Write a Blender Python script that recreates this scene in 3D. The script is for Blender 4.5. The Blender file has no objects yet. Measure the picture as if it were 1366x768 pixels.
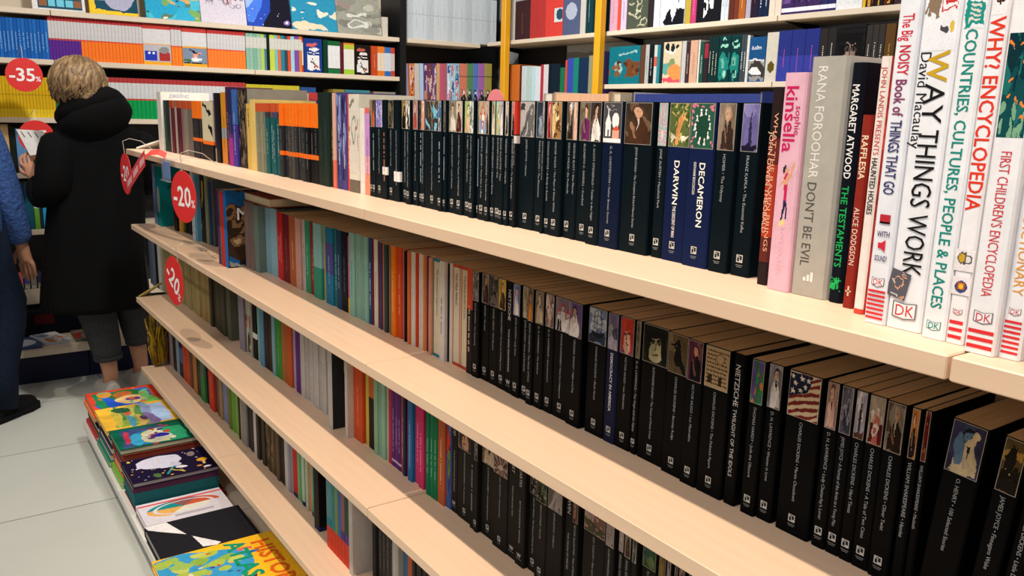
import bpy, bmesh, math, random
import numpy as np
from mathutils import Vector, Matrix, noise
S = bpy.context.scene
# ------------------------------------------------------------------ camera, world, lamps, exposure
EYE = 1.36
cam = bpy.data.cameras.new('camera'); cam.sensor_width = 36.0; cam.lens = 29.37; cam.clip_start = .02; cam.clip_end = 60
cam_ob = bpy.data.objects.new('camera', cam); S.collection.objects.link(cam_ob)
RT, UP, BK = (0.82083, -0.57061, 0.02518), (0.09774, 0.18376, 0.9781), (-0.56274, -0.80039, 0.20661)   # fitted to the photograph
cam_ob.matrix_world = Matrix.Translation((0, 0, EYE)) @ Matrix(((RT[0], UP[0], BK[0]), (RT[1], UP[1], BK[1]), (RT[2], UP[2], BK[2]))).to_4x4()
S.camera = cam_ob
S.view_settings.view_transform = 'Standard'; S.view_settings.look = 'None'
S.view_settings.exposure = 0.0; S.view_settings.gamma = 1.0; S.view_settings.use_curve_mapping = False
wd = bpy.data.worlds.new('shop'); S.world = wd; wd.use_nodes = True
wd.node_tree.nodes['Background'].inputs[0].default_value = (1.0, .95, .90, 1); wd.node_tree.nodes['Background'].inputs[1].default_value = .20
def lamp(name, loc, target, watts, size, color, spread=150, kind='AREA'):
    l = bpy.data.lights.new(name, 'AREA'); l.shape = 'DISK'; l.size = size; l.energy = watts; l.color = color
    l.spread = math.radians(spread)
    o = bpy.data.objects.new(name, l); S.collection.objects.link(o); o.location = loc
    o.rotation_euler = (Vector(target) - Vector(loc)).to_track_quat('-Z', 'Y').to_euler(); return o
WARM = (1.0, .85, .70)
lamp('ceiling_spot_far', (-.30, 2.85, 3.8), (.6, 2.75, .6), 16, .05, WARM, 125)
lamp('ceiling_spot_mid', (-.30, 1.25, 3.8), (.6, 1.25, .8), 16.5, .06, WARM, 90)
lamp('ceiling_spot_near', (-.30, -.20, 3.8), (.6, .1, .9), 13.5, .06, WARM, 90)
lamp('ceiling_spot_aisle', (.9, 2.2, 3.3), (1.5, 4.9, 1.4), 34, .25, (1.0, .97, .92), 120)
lamp('right_wall_fill', (.6, 3.0, 3.3), (3.2, 3.0, 1.5), 46, .25, (1.0, .97, .93), 120)  # unseen fill, set back and boosted for ambient light under the right wall shelves
lamp('top_shelf_fill', (.72, 1.1, 3.8), (.72, 1.1, 1.2), 5.5, .12, (.95, .97, 1.0), 90)  # added fill straight above the top shelf, whitens that board only
lamp('spine_fill_near', (-1.4, -.5, 3.3), (.7, .5, 1.2), 15, 1.0, (.97, .98, 1.0), 120)  # added soft frontal fill for the tall white spines and shelf fronts
lamp('spine_fill', (-1.6, 2.2, 3.4), (-.4, 2.4, 0), 20, 1.2, (1.0, .97, .93), 170)  # added ambient fill for the book spines, not a real fitting
# ------------------------------------------------------------------ helpers
def lin(h):
    h = h.lstrip('#'); h = h if len(h) == 6 else ''.join(q+q for q in h); v = [int(h[i:i+2], 16)/255 for i in (0, 2, 4)]
    return tuple(x/12.92 if x <= .04045 else ((x+.055)/1.055)**2.4 for x in v)
def mix(a, b, t): return tuple(x*(1-t)+y*t for x, y in zip(a, b))
class MB:
    def __init__(s): s.v = []; s.f = []; s.c = []; s.m = []
    def face(s, pts, col=(1, 1, 1), m=0):
        n = len(s.v); s.v += pts; s.f.append(tuple(range(n, n+len(pts)))); s.c.append(col); s.m.append(m)
    def grid(s, rows, col=(1, 1, 1), m=0, close=True, cap=True):
        n = len(s.v); k = len(rows[0])
        for r in rows: s.v += r
        for i in range(len(rows)-1):
            for j in range(k if close else k-1):
                a = n+i*k+j; b = n+i*k+(j+1) % k
                s.f.append((a, b, b+k, a+k)); s.c.append(col); s.m.append(m)
        if cap:
            s.f.append(tuple(range(n+k-1, n-1, -1))); s.c.append(col); s.m.append(m)
            e = n+(len(rows)-1)*k; s.f.append(tuple(range(e, e+k))); s.c.append(col); s.m.append(m)
    def box(s, a, b, col=(1, 1, 1), m=0, bev=0):
        x0, y0, z0 = a; x1, y1, z1 = b
        if bev:
            sec = lambda i: [(x0+i+bev, y0+i, 0), (x1-i-bev, y0+i, 0), (x1-i, y0+i+bev, 0), (x1-i, y1-i-bev, 0), (x1-i-bev, y1-i, 0), (x0+i+bev, y1-i, 0), (x0+i, y1-i-bev, 0), (x0+i, y0+i+bev, 0)]
            s.grid([[(p[0], p[1], z) for p in sec(i)] for i, z in ((bev, z0), (0, z0+bev), (0, z1-bev), (bev, z1))], col, m); return
        P = [(x0, y0, z0), (x1, y0, z0), (x1, y1, z0), (x0, y1, z0), (x0, y0, z1), (x1, y0, z1), (x1, y1, z1), (x0, y1, z1)]
        n = len(s.v); s.v += P
        for q in ((0, 3, 2, 1), (4, 5, 6, 7), (0, 1, 5, 4), (1, 2, 6, 5), (2, 3, 7, 6), (3, 0, 4, 7)):
            s.f.append(tuple(n+i for i in q)); s.c.append(col); s.m.append(m)
    def tube(s, pts, rad, n=8, col=(1, 1, 1), m=0, flat=1.0):
        rows = []; P = [Vector(p) for p in pts]; u = None
        for i, p in enumerate(P):
            d = (P[min(i+1, len(P)-1)]-P[max(i-1, 0)]).normalized()
            if u is None: u = d.cross(Vector((0, 0, 1))) if abs(d.z) < .95 else d.cross(Vector((0, 1, 0)))
            u = (u-d*u.dot(d)).normalized(); w = u.cross(d).normalized()
            r = rad[i] if isinstance(rad, (list, tuple)) else rad
            rows.append([tuple(p+u*(r*math.cos(2*math.pi*k/n))+w*(r*flat*math.sin(2*math.pi*k/n))) for k in range(n)])
        s.grid(rows, col, m)
    def move(s, M, start=0):
        for i in range(start, len(s.v)): s.v[i] = tuple(M @ Vector(s.v[i]))
    def build(s, name, mats, parent=None, smooth=False, loc=None, rotz=0):
        me = bpy.data.meshes.new(name); me.from_pydata(s.v, [], s.f)
        if not isinstance(mats, (list, tuple)): mats = [mats]
        for m in mats: me.materials.append(m)
        me.polygons.foreach_set('material_index', s.m)
        at = me.color_attributes.new('Col', 'FLOAT_COLOR', 'CORNER')
        arr = np.repeat(np.array([(c[0], c[1], c[2], 1.0) for c in s.c], dtype=np.float32), [len(f) for f in s.f], axis=0)
        at.data.foreach_set('color', arr.ravel())
        if smooth: me.polygons.foreach_set('use_smooth', [True]*len(s.f))
        me.validate(); me.update()
        o = bpy.data.objects.new(name, me); S.collection.objects.link(o)
        if parent is not None: o.parent = parent
        if loc is not None: o.location = loc
        o.rotation_euler = (0, 0, rotz); return o
def tag(o, label=None, cat=None, group=None, kind=None):
    if label: o['label'] = label
    if cat: o['category'] = cat
    if group: o['group'] = group
    if kind: o['kind'] = kind
    return o
def thing(name, label, cat, loc=(0, 0, 0), rotz=0, group=None):
    o = bpy.data.objects.new(name, None); S.collection.objects.link(o); o.location = loc; o.rotation_euler = (0, 0, rotz)
    o.empty_display_size = .05; return tag(o, label, cat, group)
# ------------------------------------------------------------------ materials
def mat(name, rough=.5, spec=.5, attr=False, col=None, var=0.0, scale=20, bump=0.0, bscale=200, kind=None):
    m = bpy.data.materials.new(name); m.use_nodes = True; nt = m.node_tree; N = nt.nodes; L = nt.links
    b = N['Principled BSDF']; b.inputs['Roughness'].default_value = rough; b.inputs['Specular IOR Level'].default_value = spec
    tc = N.new('ShaderNodeTexCoord')
    if attr:
        a = N.new('ShaderNodeVertexColor'); a.layer_name = 'Col'; src = a.outputs[0]
    else:
        r = N.new('ShaderNodeRGB'); r.outputs[0].default_value = (*lin(col), 1); src = r.outputs[0]
    if var:
        nz = N.new('ShaderNodeTexNoise'); nz.inputs['Scale'].default_value = scale; nz.inputs['Detail'].default_value = 4
        mp = N.new('ShaderNodeMapping'); L.new(tc.outputs['Object'], mp.inputs[0]); L.new(mp.outputs[0], nz.inputs[0])
        if kind == 'wood': mp.inputs['Scale'].default_value = (14, .6, 14)
        if kind == 'pages': mp.inputs['Scale'].default_value = (60, 1, 1)
        mr = N.new('ShaderNodeMapRange'); mr.inputs[1].default_value = .3; mr.inputs[2].default_value = .7; mr.inputs[3].default_value = 1-var; mr.inputs[4].default_value = 1+var
        mx = N.new('ShaderNodeVectorMath'); mx.operation = 'SCALE'
        L.new(nz.outputs[0], mr.inputs[0]); L.new(src, mx.inputs[0]); L.new(mr.outputs[0], mx.inputs['Scale']); src = mx.outputs[0]
    L.new(src, b.inputs['Base Color'])
    if bump:
        n2 = N.new('ShaderNodeTexVoronoi' if kind == 'knit' else 'ShaderNodeTexNoise'); n2.inputs['Scale'].default_value = bscale
        L.new(tc.outputs['Object'], n2.inputs[0])
        bp = N.new('ShaderNodeBump'); bp.inputs['Strength'].default_value = bump; bp.inputs['Distance'].default_value = .004 if kind == 'knit' else .001
        L.new(n2.outputs[0], bp.inputs['Height']); L.new(bp.outputs[0], b.inputs['Normal'])
    return m
M_PRINT = mat('printed_card', .5, .06, attr=True, var=.06, scale=60)
M_PAGES = mat('paper_pages', .8, .2, attr=True, var=.16, scale=10, kind='pages')
M_SHELF = mat('birch_laminate', .38, .4, col='#dfc0a2', var=.035, scale=6, kind='wood')
M_FARSHELF = mat('pale_laminate', .4, .4, col='#d8c8b2', var=.03, scale=6)
M_DARK = mat('charcoal_panel', .6, .3, col='#26262a', var=.1, scale=8)
M_BLACK = mat('black_metal', .45, .4, col='#0b0c10', var=.1, scale=8)
M_CREAM = mat('cream_panel', .6, .3, col='#c9bba6', var=.03, scale=5)
M_GREYWALL = mat('grey_wall_panel', .6, .3, col='#8f9294', var=.12, scale=7)
M_NAVY = mat('navy_plinth', .5, .3, col='#0c1136', var=.1, scale=6)
M_YELLOW = mat('yellow_enamel', .4, .5, col='#e0a012', var=.03, scale=5)
M_WHITE = mat('white_plastic', .4, .5, col='#dedbd4', var=.02, scale=9)
M_GREYMETAL = mat('grey_metal', .45, .5, col='#6a625c', var=.05, scale=9)
M_RED = mat('red_card', .5, .4, attr=True, var=.03, scale=14)
M_WIRE = mat('clear_wire', .3, .5, col='#b9b1a6', var=.03)
M_COAT = mat('black_wool', .9, .15, col='#040405', var=.25, scale=60, bump=.4, bscale=400)
M_SWEATER = mat('blue_knit', .9, .15, col='#3d5a94', var=.25, scale=50, bump=.9, bscale=70, kind='knit')
M_JEANS = mat('dark_denim', .85, .2, col='#0e1a2c', var=.3, scale=120, bump=.3, bscale=500)
M_TROUSER = mat('grey_tweed', .9, .15, col='#3c3d3f', var=.3, scale=160, bump=.3, bscale=500)
M_SKIN = mat('skin', .55, .4, col='#b98466', var=.06, scale=30)
M_HAIR = mat('dark_blond_hair', .5, .4, attr=True, var=.12, scale=40)
M_SHOE = mat('black_suede', .85, .2, col='#0c0c10', var=.2, scale=60)
M_SHOEW = mat('white_leather', .6, .3, col='#b9b4ac', var=.05, scale=30)
M_FLEECE = mat('yellow_plush', .95, .1, attr=True, var=.25, scale=50, bump=.5, bscale=150)
def glassy(name, col):
    m = mat(name, .12, .5, col=col); b = m.node_tree.nodes['Principled BSDF']
    b.inputs['Transmission Weight'].default_value = .0; b.inputs['Alpha'].default_value = .16; return m
M_CLEAR = glassy('clear_acrylic', '#c8d4e6')
def tile_floor():
    m = bpy.data.materials.new('floor_tiles'); m.use_nodes = True; nt = m.node_tree; N = nt.nodes; L = nt.links; b = N['Principled BSDF']
    tc = N.new('ShaderNodeTexCoord'); br = N.new('ShaderNodeTexBrick'); mp = N.new('ShaderNodeMapping')
    mp.inputs['Location'].default_value = (-.02, -.003, 0)
    L.new(tc.outputs['Object'], mp.inputs[0]); L.new(mp.outputs[0], br.inputs[0])
    br.offset = 0; br.inputs['Scale'].default_value = 1; br.inputs['Brick Width'].default_value = .6; br.inputs['Row Height'].default_value = .6
    br.inputs['Mortar Size'].default_value = .0022; br.inputs['Color1'].default_value = (*lin('#c9ccc4'), 1); br.inputs['Color2'].default_value = (*lin('#c5c8c0'), 1); br.inputs['Mortar'].default_value = (*lin('#6c695f'), 1)
    nz = N.new('ShaderNodeTexNoise'); nz.inputs['Scale'].default_value = 2.2; nz.inputs['Detail'].default_value = 5; L.new(tc.outputs['Object'], nz.inputs[0])
    mr = N.new('ShaderNodeMapRange'); mr.inputs[3].default_value = .9; mr.inputs[4].default_value = 1.08
    sc = N.new('ShaderNodeVectorMath'); sc.operation = 'SCALE'
    L.new(nz.outputs[0], mr.inputs[0]); L.new(br.outputs[0], sc.inputs[0]); L.new(mr.outputs[0], sc.inputs['Scale']); L.new(sc.outputs[0], b.inputs['Base Color'])
    b.inputs['Roughness'].default_value = .35; return m
M_FLOOR = tile_floor()
# ------------------------------------------------------------------ lettering
_txt = {}
def prepare_text(strings):
    obs = []
    for s, bold in strings:
        cu = bpy.data.curves.new('t', 'FONT'); cu.body = s; cu.size = 1; cu.resolution_u = 2; cu.offset = (0, .014, .030)[int(bold)]
        cu.align_x = 'LEFT'; ob = bpy.data.objects.new('t', cu); S.collection.objects.link(ob); obs.append((s, bold, ob, cu))
    bpy.context.view_layer.update(); dg = bpy.context.evaluated_depsgraph_get()
    for s, bold, ob, cu in obs:
        me = bpy.data.meshes.new_from_object(ob.evaluated_get(dg))
        V = [(v.co.x, v.co.y) for v in me.vertices]; F = [tuple(p.vertices) for p in me.polygons]
        _txt[(s, bold)] = (V, F, max([v[0] for v in V] or [1]), max([v[1] for v in V] or [1]))
        bpy.data.meshes.remove(me); bpy.data.objects.remove(ob); bpy.data.curves.remove(cu)
def put_text(mb, s, bold, size, col, fn, maxlen=None, center=False, fill=False):
    """fn maps (along, up) in metres to a point"""
    V, F, w, hmax = _txt[(s, bold)]; sx = size
    if maxlen and (w*size > maxlen or fill): sx = maxlen/w
    off = -w*sx/2 if center else 0
    n = len(mb.v); mb.v += [fn(x*sx+off, y*size) for x, y in V]
    for f in F: mb.f.append(tuple(n+i for i in f)); mb.c.append(col); mb.m.append(0)
# ------------------------------------------------------------------ printed pictures (small mosaics of flat colour cells)
class Pic:
    def __init__(s, nx, ny, bg):
        s.nx, s.ny = nx, ny; s.A = np.zeros((ny, nx, 3)); s.A[:] = lin(bg)
        s.X, s.Y = np.meshgrid((np.arange(nx)+.5)/nx, (np.arange(ny)+.5)/ny)
        s.X0, s.Y0 = s.X, s.Y
    def warp(s, seed, k):
        r = np.random.RandomState(seed); dx = 0; dy = 0
        for f in (2.2, 5, 9):
            a = r.uniform(0, 6.28, 6); dx = dx+k/f*2*np.sin(f*3*s.X0+a[0]+2*np.sin(f*2*s.Y0+a[1])); dy = dy+k/f*2*np.sin(f*3*s.Y0+a[2]+2*np.sin(f*2*s.X0+a[3]))
        s.X, s.Y = s.X0+dx, s.Y0+dy
    def _s(s, k, c): s.A[k] = lin(c) if isinstance(c, str) else c
    def el(s, cx, cy, rx, ry, c): s._s(((s.X-cx)/rx)**2+((s.Y-cy)/ry)**2 < 1, c)
    def rc(s, x0, y0, x1, y1, c): s._s((s.X >= x0) & (s.X < x1) & (s.Y >= y0) & (s.Y < y1), c)
    def po(s, P, c):
        k = np.zeros(s.X.shape, bool); n = len(P)
        for i in range(n):
            (x0, y0), (x1, y1) = P[i], P[(i+1) % n]
            if y0 == y1: continue
            k ^= ((y0 > s.Y) != (y1 > s.Y)) & (s.X < (x1-x0)*(s.Y-y0)/(y1-y0)+x0)
        s._s(k, c)
    def ln(s, x0, y0, x1, y1, w, c):
        dx, dy = x1-x0, y1-y0; t = np.clip(((s.X-x0)*dx+(s.Y-y0)*dy)/(dx*dx+dy*dy+1e-9), 0, 1)
        s._s((s.X-x0-t*dx)**2+(s.Y-y0-t*dy)**2 < w*w, c)
    def sp(s, R, n, a, b, cs, y0=0, y1=1, fl=1):
        for i in range(n): s.el(R.random(), R.uniform(y0, y1), R.uniform(a, b), R.uniform(a, b)*fl, R.choice(cs))
    def grain(s, R, k):
        g = np.random.RandomState(R.randrange(9999)).normal(1, k, s.X.shape); s.A *= np.clip(g, .5, 1.5)[..., None]
def art(kind, pal, nx, ny, seed):
    R = random.Random(seed); p = Pic(nx, ny, pal[0]); c = pal; g = 0.05
    if kind not in ('church', 'script', 'photogrid', 'pie', 'wedge', 'strokes', 'disc', 'disc2', 'disc3', 'redphoto', 'toys', 'butterfly'): p.warp(seed, .022 if kind in ('whale', 'globe', 'flag', 'dance', 'moon', 'space', 'comic', 'carnival', 'countryside', 'children') else .04)
    if kind == 'abs':
        p.sp(R, 16, .06, .3, c[1:]+c[:1]); p.sp(R, 14, .03, .12, c, fl=.7); g = .10
    elif kind in ('fig', 'statue'):
        p.sp(R, 8, .1, .35, [mix(lin(c[0]), lin(c[-1]), .45), mix(lin(c[0]), lin(c[2]), .2), lin(c[0])]); cx = R.uniform(.42, .58)
        p.po([(cx-.12, .62), (cx+.12, .62), (cx+.36, .4), (cx+.42, 0), (cx-.42, 0), (cx-.34, .42)], c[1]); p.ln(cx-.2, .5, cx-.05, .2, .05, mix(lin(c[1]), lin(c[2]), .35))
        p.el(cx, .79, .19, .15, c[-1] if len(c) > 3 else c[0]); p.el(cx, .745, .14, .125, c[2]); p.rc(cx-.05, .58, cx+.05, .68, c[2])
        p.el(cx-.05, .76, .02, .012, '#201816'); p.el(cx+.05, .76, .02, .012, '#201816')
        if len(c) > 3: p.po([(cx-.06, .6), (cx+.06, .6), (cx, .35)], c[3])
        if kind == 'statue': p.el(.3, .5, .14, .3, c[2]); p.ln(cx, .6, cx+.2, .8, .07, c[1])
    elif kind == 'face':
        p.el(.5, .48, .36, .46, c[1]); p.el(.5, .86, .5, .22, c[2]); p.el(.18, .5, .12, .5, c[2]); p.el(.84, .5, .12, .5, c[2]); p.el(.35, .56, .1, .035, c[3]); p.el(.65, .56, .1, .035, c[3]); p.el(.35, .555, .035, .03, '#141210'); p.el(.65, .555, .035, .03, '#141210')
        p.ln(.24, .63, .44, .6, .025, c[2]); p.ln(.76, .63, .56, .6, .025, c[2]); p.ln(.5, .55, .46, .4, .03, c[3]); p.el(.5, .27, .12, .03, mix(lin(c[3]), lin('#7a2a22'), .5)); g = .1
    elif kind == 'storm':
        for i in range(26): a = R.random(); p.ln(a, R.random(), a+R.uniform(-.3, .3), R.random(), .03, R.choice(c))
    elif kind == 'shard':
        for i in range(12): x, y = R.random(), R.random(); p.po([(x, y), (x+R.uniform(-.4, .4), y+R.uniform(0, .5)), (x+R.uniform(-.1, .3), y-R.uniform(0, .4))], R.choice(c))
        p.ln(.5, 0, .35, 1, .03, c[2]); p.po([(.55, .35), (.95, .6), (.6, .9)], c[3])
    elif kind in ('men', 'men2'):
        for x, y, a in ((.22, .55, c[1]), (.55, .68, c[-1]), (.85, .52, c[1])):
            p.po([(x-.18, 0), (x+.18, 0), (x+.13, y-.1), (x-.13, y-.1)], a if kind == 'men' else c[1]); p.el(x, y, .09, .08, c[2] if kind == 'men' else '#c8a088'); p.el(x, y+.09, .1, .05, c[3])
        if kind == 'men': p.el(.5, .3, .2, .13, c[3]); p.el(.5, .3, .1, .06, c[4])
        else: p.rc(.1, 0, .25, .3, c[2]); p.rc(.3, 0, .42, .3, c[2])
    elif kind == 'rail':
        p.po([(0, 0), (.6, .9), (1, .9), (1, 0)], c[1]); [p.ln(.1+.25*i, 0, .72+.04*i, .8, .025, c[2] if i % 2 else c[3]) for i in range(4)]; p.rc(0, .75, .35, .95, c[3]); p.el(.75, .4, .2, .3, c[1]); g = .12
    elif kind == 'church':
        p.rc(.1, .15, .42, .48, c[1]); p.po([(.08, .48), (.44, .48), (.26, .75)], c[1]); p.ln(.26, .7, .26, .85, .02, c[1]); p.rc(.22, .15, .32, .32, c[0]); p.el(.68, .55, .2, .2, c[1]); p.rc(.65, .2, .71, .5, c[1]); p.po([(.5, .3), (.95, .3), (.72, .44)], c[2]); p.rc(.52, .1, .9, .3, c[3]); p.rc(0, 0, 1, .1, c[1])
        for i in range(14): p.el(.12+R.random()*.6, .8+R.random()*.17, .02, .01, c[1])
    elif kind == 'sun':
        for i in range(22): a = i*math.pi/11; p.po([(.5, .25), (.5+1.2*math.cos(a), .25+1.2*math.sin(a)), (.5+1.2*math.cos(a+.16), .25+1.2*math.sin(a+.16))], c[1+i % 2])
        p.el(.5, .25, .16, .1, c[3])
    elif kind == 'jungle':
        for i in range(40): x, y = R.random(), R.random(); p.ln(x, y, x+R.uniform(-.2, .2), y+R.uniform(.05, .2), .02, R.choice(c[1:3]))
        p.ln(.4, .05, .55, .6, .09, c[3]); p.el(.55, .66, .12, .1, c[3]); p.ln(.5, .5, .8, .75, .05, c[3]); p.po([(.05, .1), (.4, .22), (.1, .35)], c[4]); p.po([(.7, .05), (.95, .3), (.6, .2)], c[4])
    elif kind == 'dance':
        p.el(.5, .48, .34, .36, c[3])
        for i in range(10): a = i*math.pi/5; x, y = .5+.34*math.cos(a), .48+.34*math.sin(a); p.po([(x-.06, y-.07), (x+.06, y-.07), (x, y+.06)], c[1]); p.el(x, y+.06, .035, .03, c[1])
        for i in range(12): p.el(R.choice([R.uniform(0, .15), R.uniform(.85, 1)]), R.random(), .05, .03, c[2])
        for i in range(6): p.el(R.random(), R.uniform(.9, 1), .06, .03, c[2])
    elif kind == 'tower':
        p.sp(R, 8, .1, .3, [c[2], c[0]], .4, 1); p.rc(.4, 0, .6, .6, c[1]); p.rc(.44, .6, .56, .75, c[1]); p.el(.5, .8, .06, .06, c[1]); p.rc(0, 0, 1, .15, c[3]); p.rc(.36, .42, .64, .47, c[1])
    elif kind == 'ship':
        p.sp(R, 8, .1, .3, [c[2], c[0]], .3, 1); p.rc(0, 0, 1, .25, c[1])
        for x in (.3, .5, .72): p.rc(x-.015, .2, x+.015, .95, c[3]); [p.rc(x-.14, y, x+.14, y+.02, c[3]) for y in (.45, .62, .78)]
        p.po([(.1, .32), (.95, .32), (.8, .15), (.25, .15)], c[3])
    elif kind == 'land':
        p.rc(0, 0, 1, .5, c[1]); p.el(.3, .5, .45, .16, c[2]); p.el(.8, .45, .4, .2, c[3]); p.sp(R, 10, .04, .12, c, 0, .5, .5); p.rc(.1, .4, .3, .6, c[2])
    elif kind == 'raven':
        p.sp(R, 6, .1, .3, [c[2], c[0]]); p.el(.52, .42, .24, .26, c[1]); p.el(.42, .74, .17, .12, c[1]); p.po([(.3, .8), (.3, .7), (.08, .7)], c[1]); p.po([(.55, .35), (.75, 0), (.95, 0), (.72, .5)], c[1]); p.el(.38, .76, .03, .02, c[2]); p.rc(.42, 0, .46, .2, c[1])
    elif kind == 'script':
        for i in range(9):
            y = .92-i*.1; x = .06
            while x < .9: w = R.uniform(.04, .14); p.ln(x, y, x+w, y-.02, .017, c[1]); x += w+.05
        p.el(.62, .74, .2, .14, c[2]); p.el(.62, .74, .15, .1, c[0]); p.rc(.12, .1, .3, .3, c[1]); p.rc(.6, .08, .75, .3, c[1])
    elif kind == 'flag':
        for i in range(9): p.po([(0, .1+i*.16-.55), (1, .1+i*.16-.3), (1, .18+i*.16-.3), (0, .18+i*.16-.55)], c[1])
        p.po([(0, .42), (.62, .6), (.72, 1), (0, 1)], c[2])
        for x, y in ((.12, .55), (.35, .62), (.2, .75), (.5, .72), (.1, .92), (.4, .9), (.6, .9)): p.po([(x+.085*(1 if k % 2 == 0 else .42)*math.sin(k*math.pi/5), y+.08*(1 if k % 2 == 0 else .42)*math.cos(k*math.pi/5)) for k in range(10)], '#e8e2d0')
    elif kind == 'house':
        p.rc(0, .62, 1, .8, c[2]); p.rc(0, 0, 1, .3, c[1]); p.rc(.15, .25, .6, .68, c[1]); p.po([(.1, .66), (.65, .66), (.4, .88)], c[1]); p.rc(.5, .6, .58, .9, c[1]); p.el(.3, .45, .03, .02, c[3]); p.el(.5, .4, .03, .02, c[3]); p.sp(R, 5, .05, .15, [c[1]], .2, .4)
    elif kind == 'arrow':
        p.ln(.1, .92, .85, .75, .05, c[1]); p.po([(.7, .9), (1, .7), (.7, .62)], c[1]); p.po([(.6, .3), (1, .12), (1, .3), (.7, .42)], c[1])
    elif kind == 'crowd':
        p.sp(R, 60, .05, .14, c[1:]+[c[0]], fl=.6); p.sp(R, 30, .03, .06, [c[2], c[1]]); g = .15
    elif kind == 'sketch':
        for i in range(8): x, y = R.random(), R.random(); p.ln(x, y, x+R.uniform(-.4, .4), y+R.uniform(-.15, .15), .025, R.choice(c[1:]))
        p.el(.5, .55, .25, .2, c[2]); p.el(.5, .55, .2, .15, c[0])
    elif kind == 'dancer':
        p.ln(.5, .5, .38, .12, .05, c[2]); p.ln(.5, .5, .6, .15, .05, c[2]); p.ln(.5, .48, .48, .75, .07, c[1]); p.ln(.5, .72, .85, .95, .035, c[3]); p.ln(.48, .7, .2, .6, .03, c[3]); p.el(.45, .85, .08, .06, c[3]); p.el(.36, .86, .06, .05, c[2]); p.el(.4, .04, .2, .05, c[4])
    elif kind == 'mammoth':
        p.el(.28, .72, .2, .16, c[1]); p.rc(.14, .5, .22, .75, c[1]); p.rc(.34, .5, .42, .72, c[1]); p.ln(.12, .8, .06, .55, .04, c[1]); p.rc(.5, .55, .95, .9, c[3]); p.rc(.52, .57, .93, .88, c[0]); [p.rc(.58, y, .88, y+.05, c[3]) for y in (.62, .7, .78)]; p.ln(.5, .36, .72, .3, .03, c[4]); p.el(.85, .36, .08, .08, c[2])
    elif kind == 'ourworld':
        p.rc(.05, .05, .95, .55, c[1]); [p.rc(.2, y, .8, y+.05, c[2]) for y in (.13, .24, .35, .45)]; p.el(.4, .8, .25, .16, '#8a8078'); p.el(.7, .85, .2, .12, c[3]); p.el(.55, .75, .1, .06, '#3a3430')
    elif kind == 'butterfly':
        p.el(.36, .6, .22, .28, c[2]); p.el(.36, .6, .17, .22, c[1]); p.el(.68, .55, .2, .22, c[2]); p.el(.68, .55, .15, .16, c[3]); p.ln(.5, .3, .55, .85, .04, c[2])
    elif kind == 'fish':
        p.sp(R, 26, .06, .2, c[:3]); p.sp(R, 8, .05, .12, [c[4]], 0, .3)
        for i in range(9): x, y = R.random(), R.uniform(.2, .95); p.el(x, y, .07, .02, c[3]); p.po([(x+.05, y), (x+.11, y+.025), (x+.11, y-.025)], c[3])
    elif kind in ('disc', 'disc2', 'disc3'): p.el(.62 if kind == 'disc' else .5, .45, .34, .34 if kind != 'disc3' else .2, c[1]); g = .02
    elif kind == 'logs':
        p.rc(0, .84, 1, 1, c[3]); p.rc(0, .78, 1, .84, c[3])
        for i in range(16): x, y, r = R.random(), R.uniform(.34, .76), R.uniform(.1, .2); p.el(x, y, r, r*.55, c[0]); p.el(x, y, r*.9, r*.48, c[1]); p.el(x, y, r*.5, r*.25, c[2] if i % 3 else c[0])
        p.el(.62, .3, .12, .075, c[0]); p.el(.6, .27, .1, .065, c[4]); p.po([(.3, .05), (1, .05), (.85, .2), (.42, .2)], c[5]); p.po([(.55, .22), (.68, .22), (.62, .1)], '#e8e4e0'); p.rc(0, .0, 1, .06, c[6]); p.rc(0, .06, .3, .13, c[3])
    elif kind == 'toys': p.rc(.05, .05, .5, .6, c[1]); p.el(.2, .5, .05, .04, '#e8e8f0'); p.el(.36, .5, .05, .04, '#e8e8f0'); p.rc(.55, .08, .95, .55, c[2]); p.el(.75, .7, .18, .2, c[3])
    elif kind == 'bird': p.ln(.25, .9, .7, .65, .05, c[3]); p.po([(.4, .65), (.9, .75), (.5, .5)], c[1]); p.ln(.55, .6, .5, .35, .07, c[1]); p.el(.55, .25, .2, .1, c[2]); p.rc(.05, 0, .95, .07, c[3]); p.el(.2, .2, .15, .08, '#4a6a4a')
    elif kind == 'comic': p.rc(.14, .05, .86, .52, c[1]); p.ln(.3, .3, .7, .2, .02, c[3]); p.ln(.4, .45, .6, .1, .02, c[3]); p.rc(.6, .12, .8, .2, c[2]); p.el(.4, .84, .3, .06, c[2]); p.el(.55, .7, .3, .05, c[1]); p.rc(.15, .58, .85, .6, c[1])
    elif kind == 'redphoto': p.rc(.55, .1, 1, .85, c[1]); p.el(.85, .5, .2, .3, c[2])
    elif kind == 'curls':
        for i in range(7): x, y = R.uniform(.5, .95), i/7; p.el(x, y, .16, .09, c[1]); p.el(x+.02, y, .12, .06, c[0])
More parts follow.
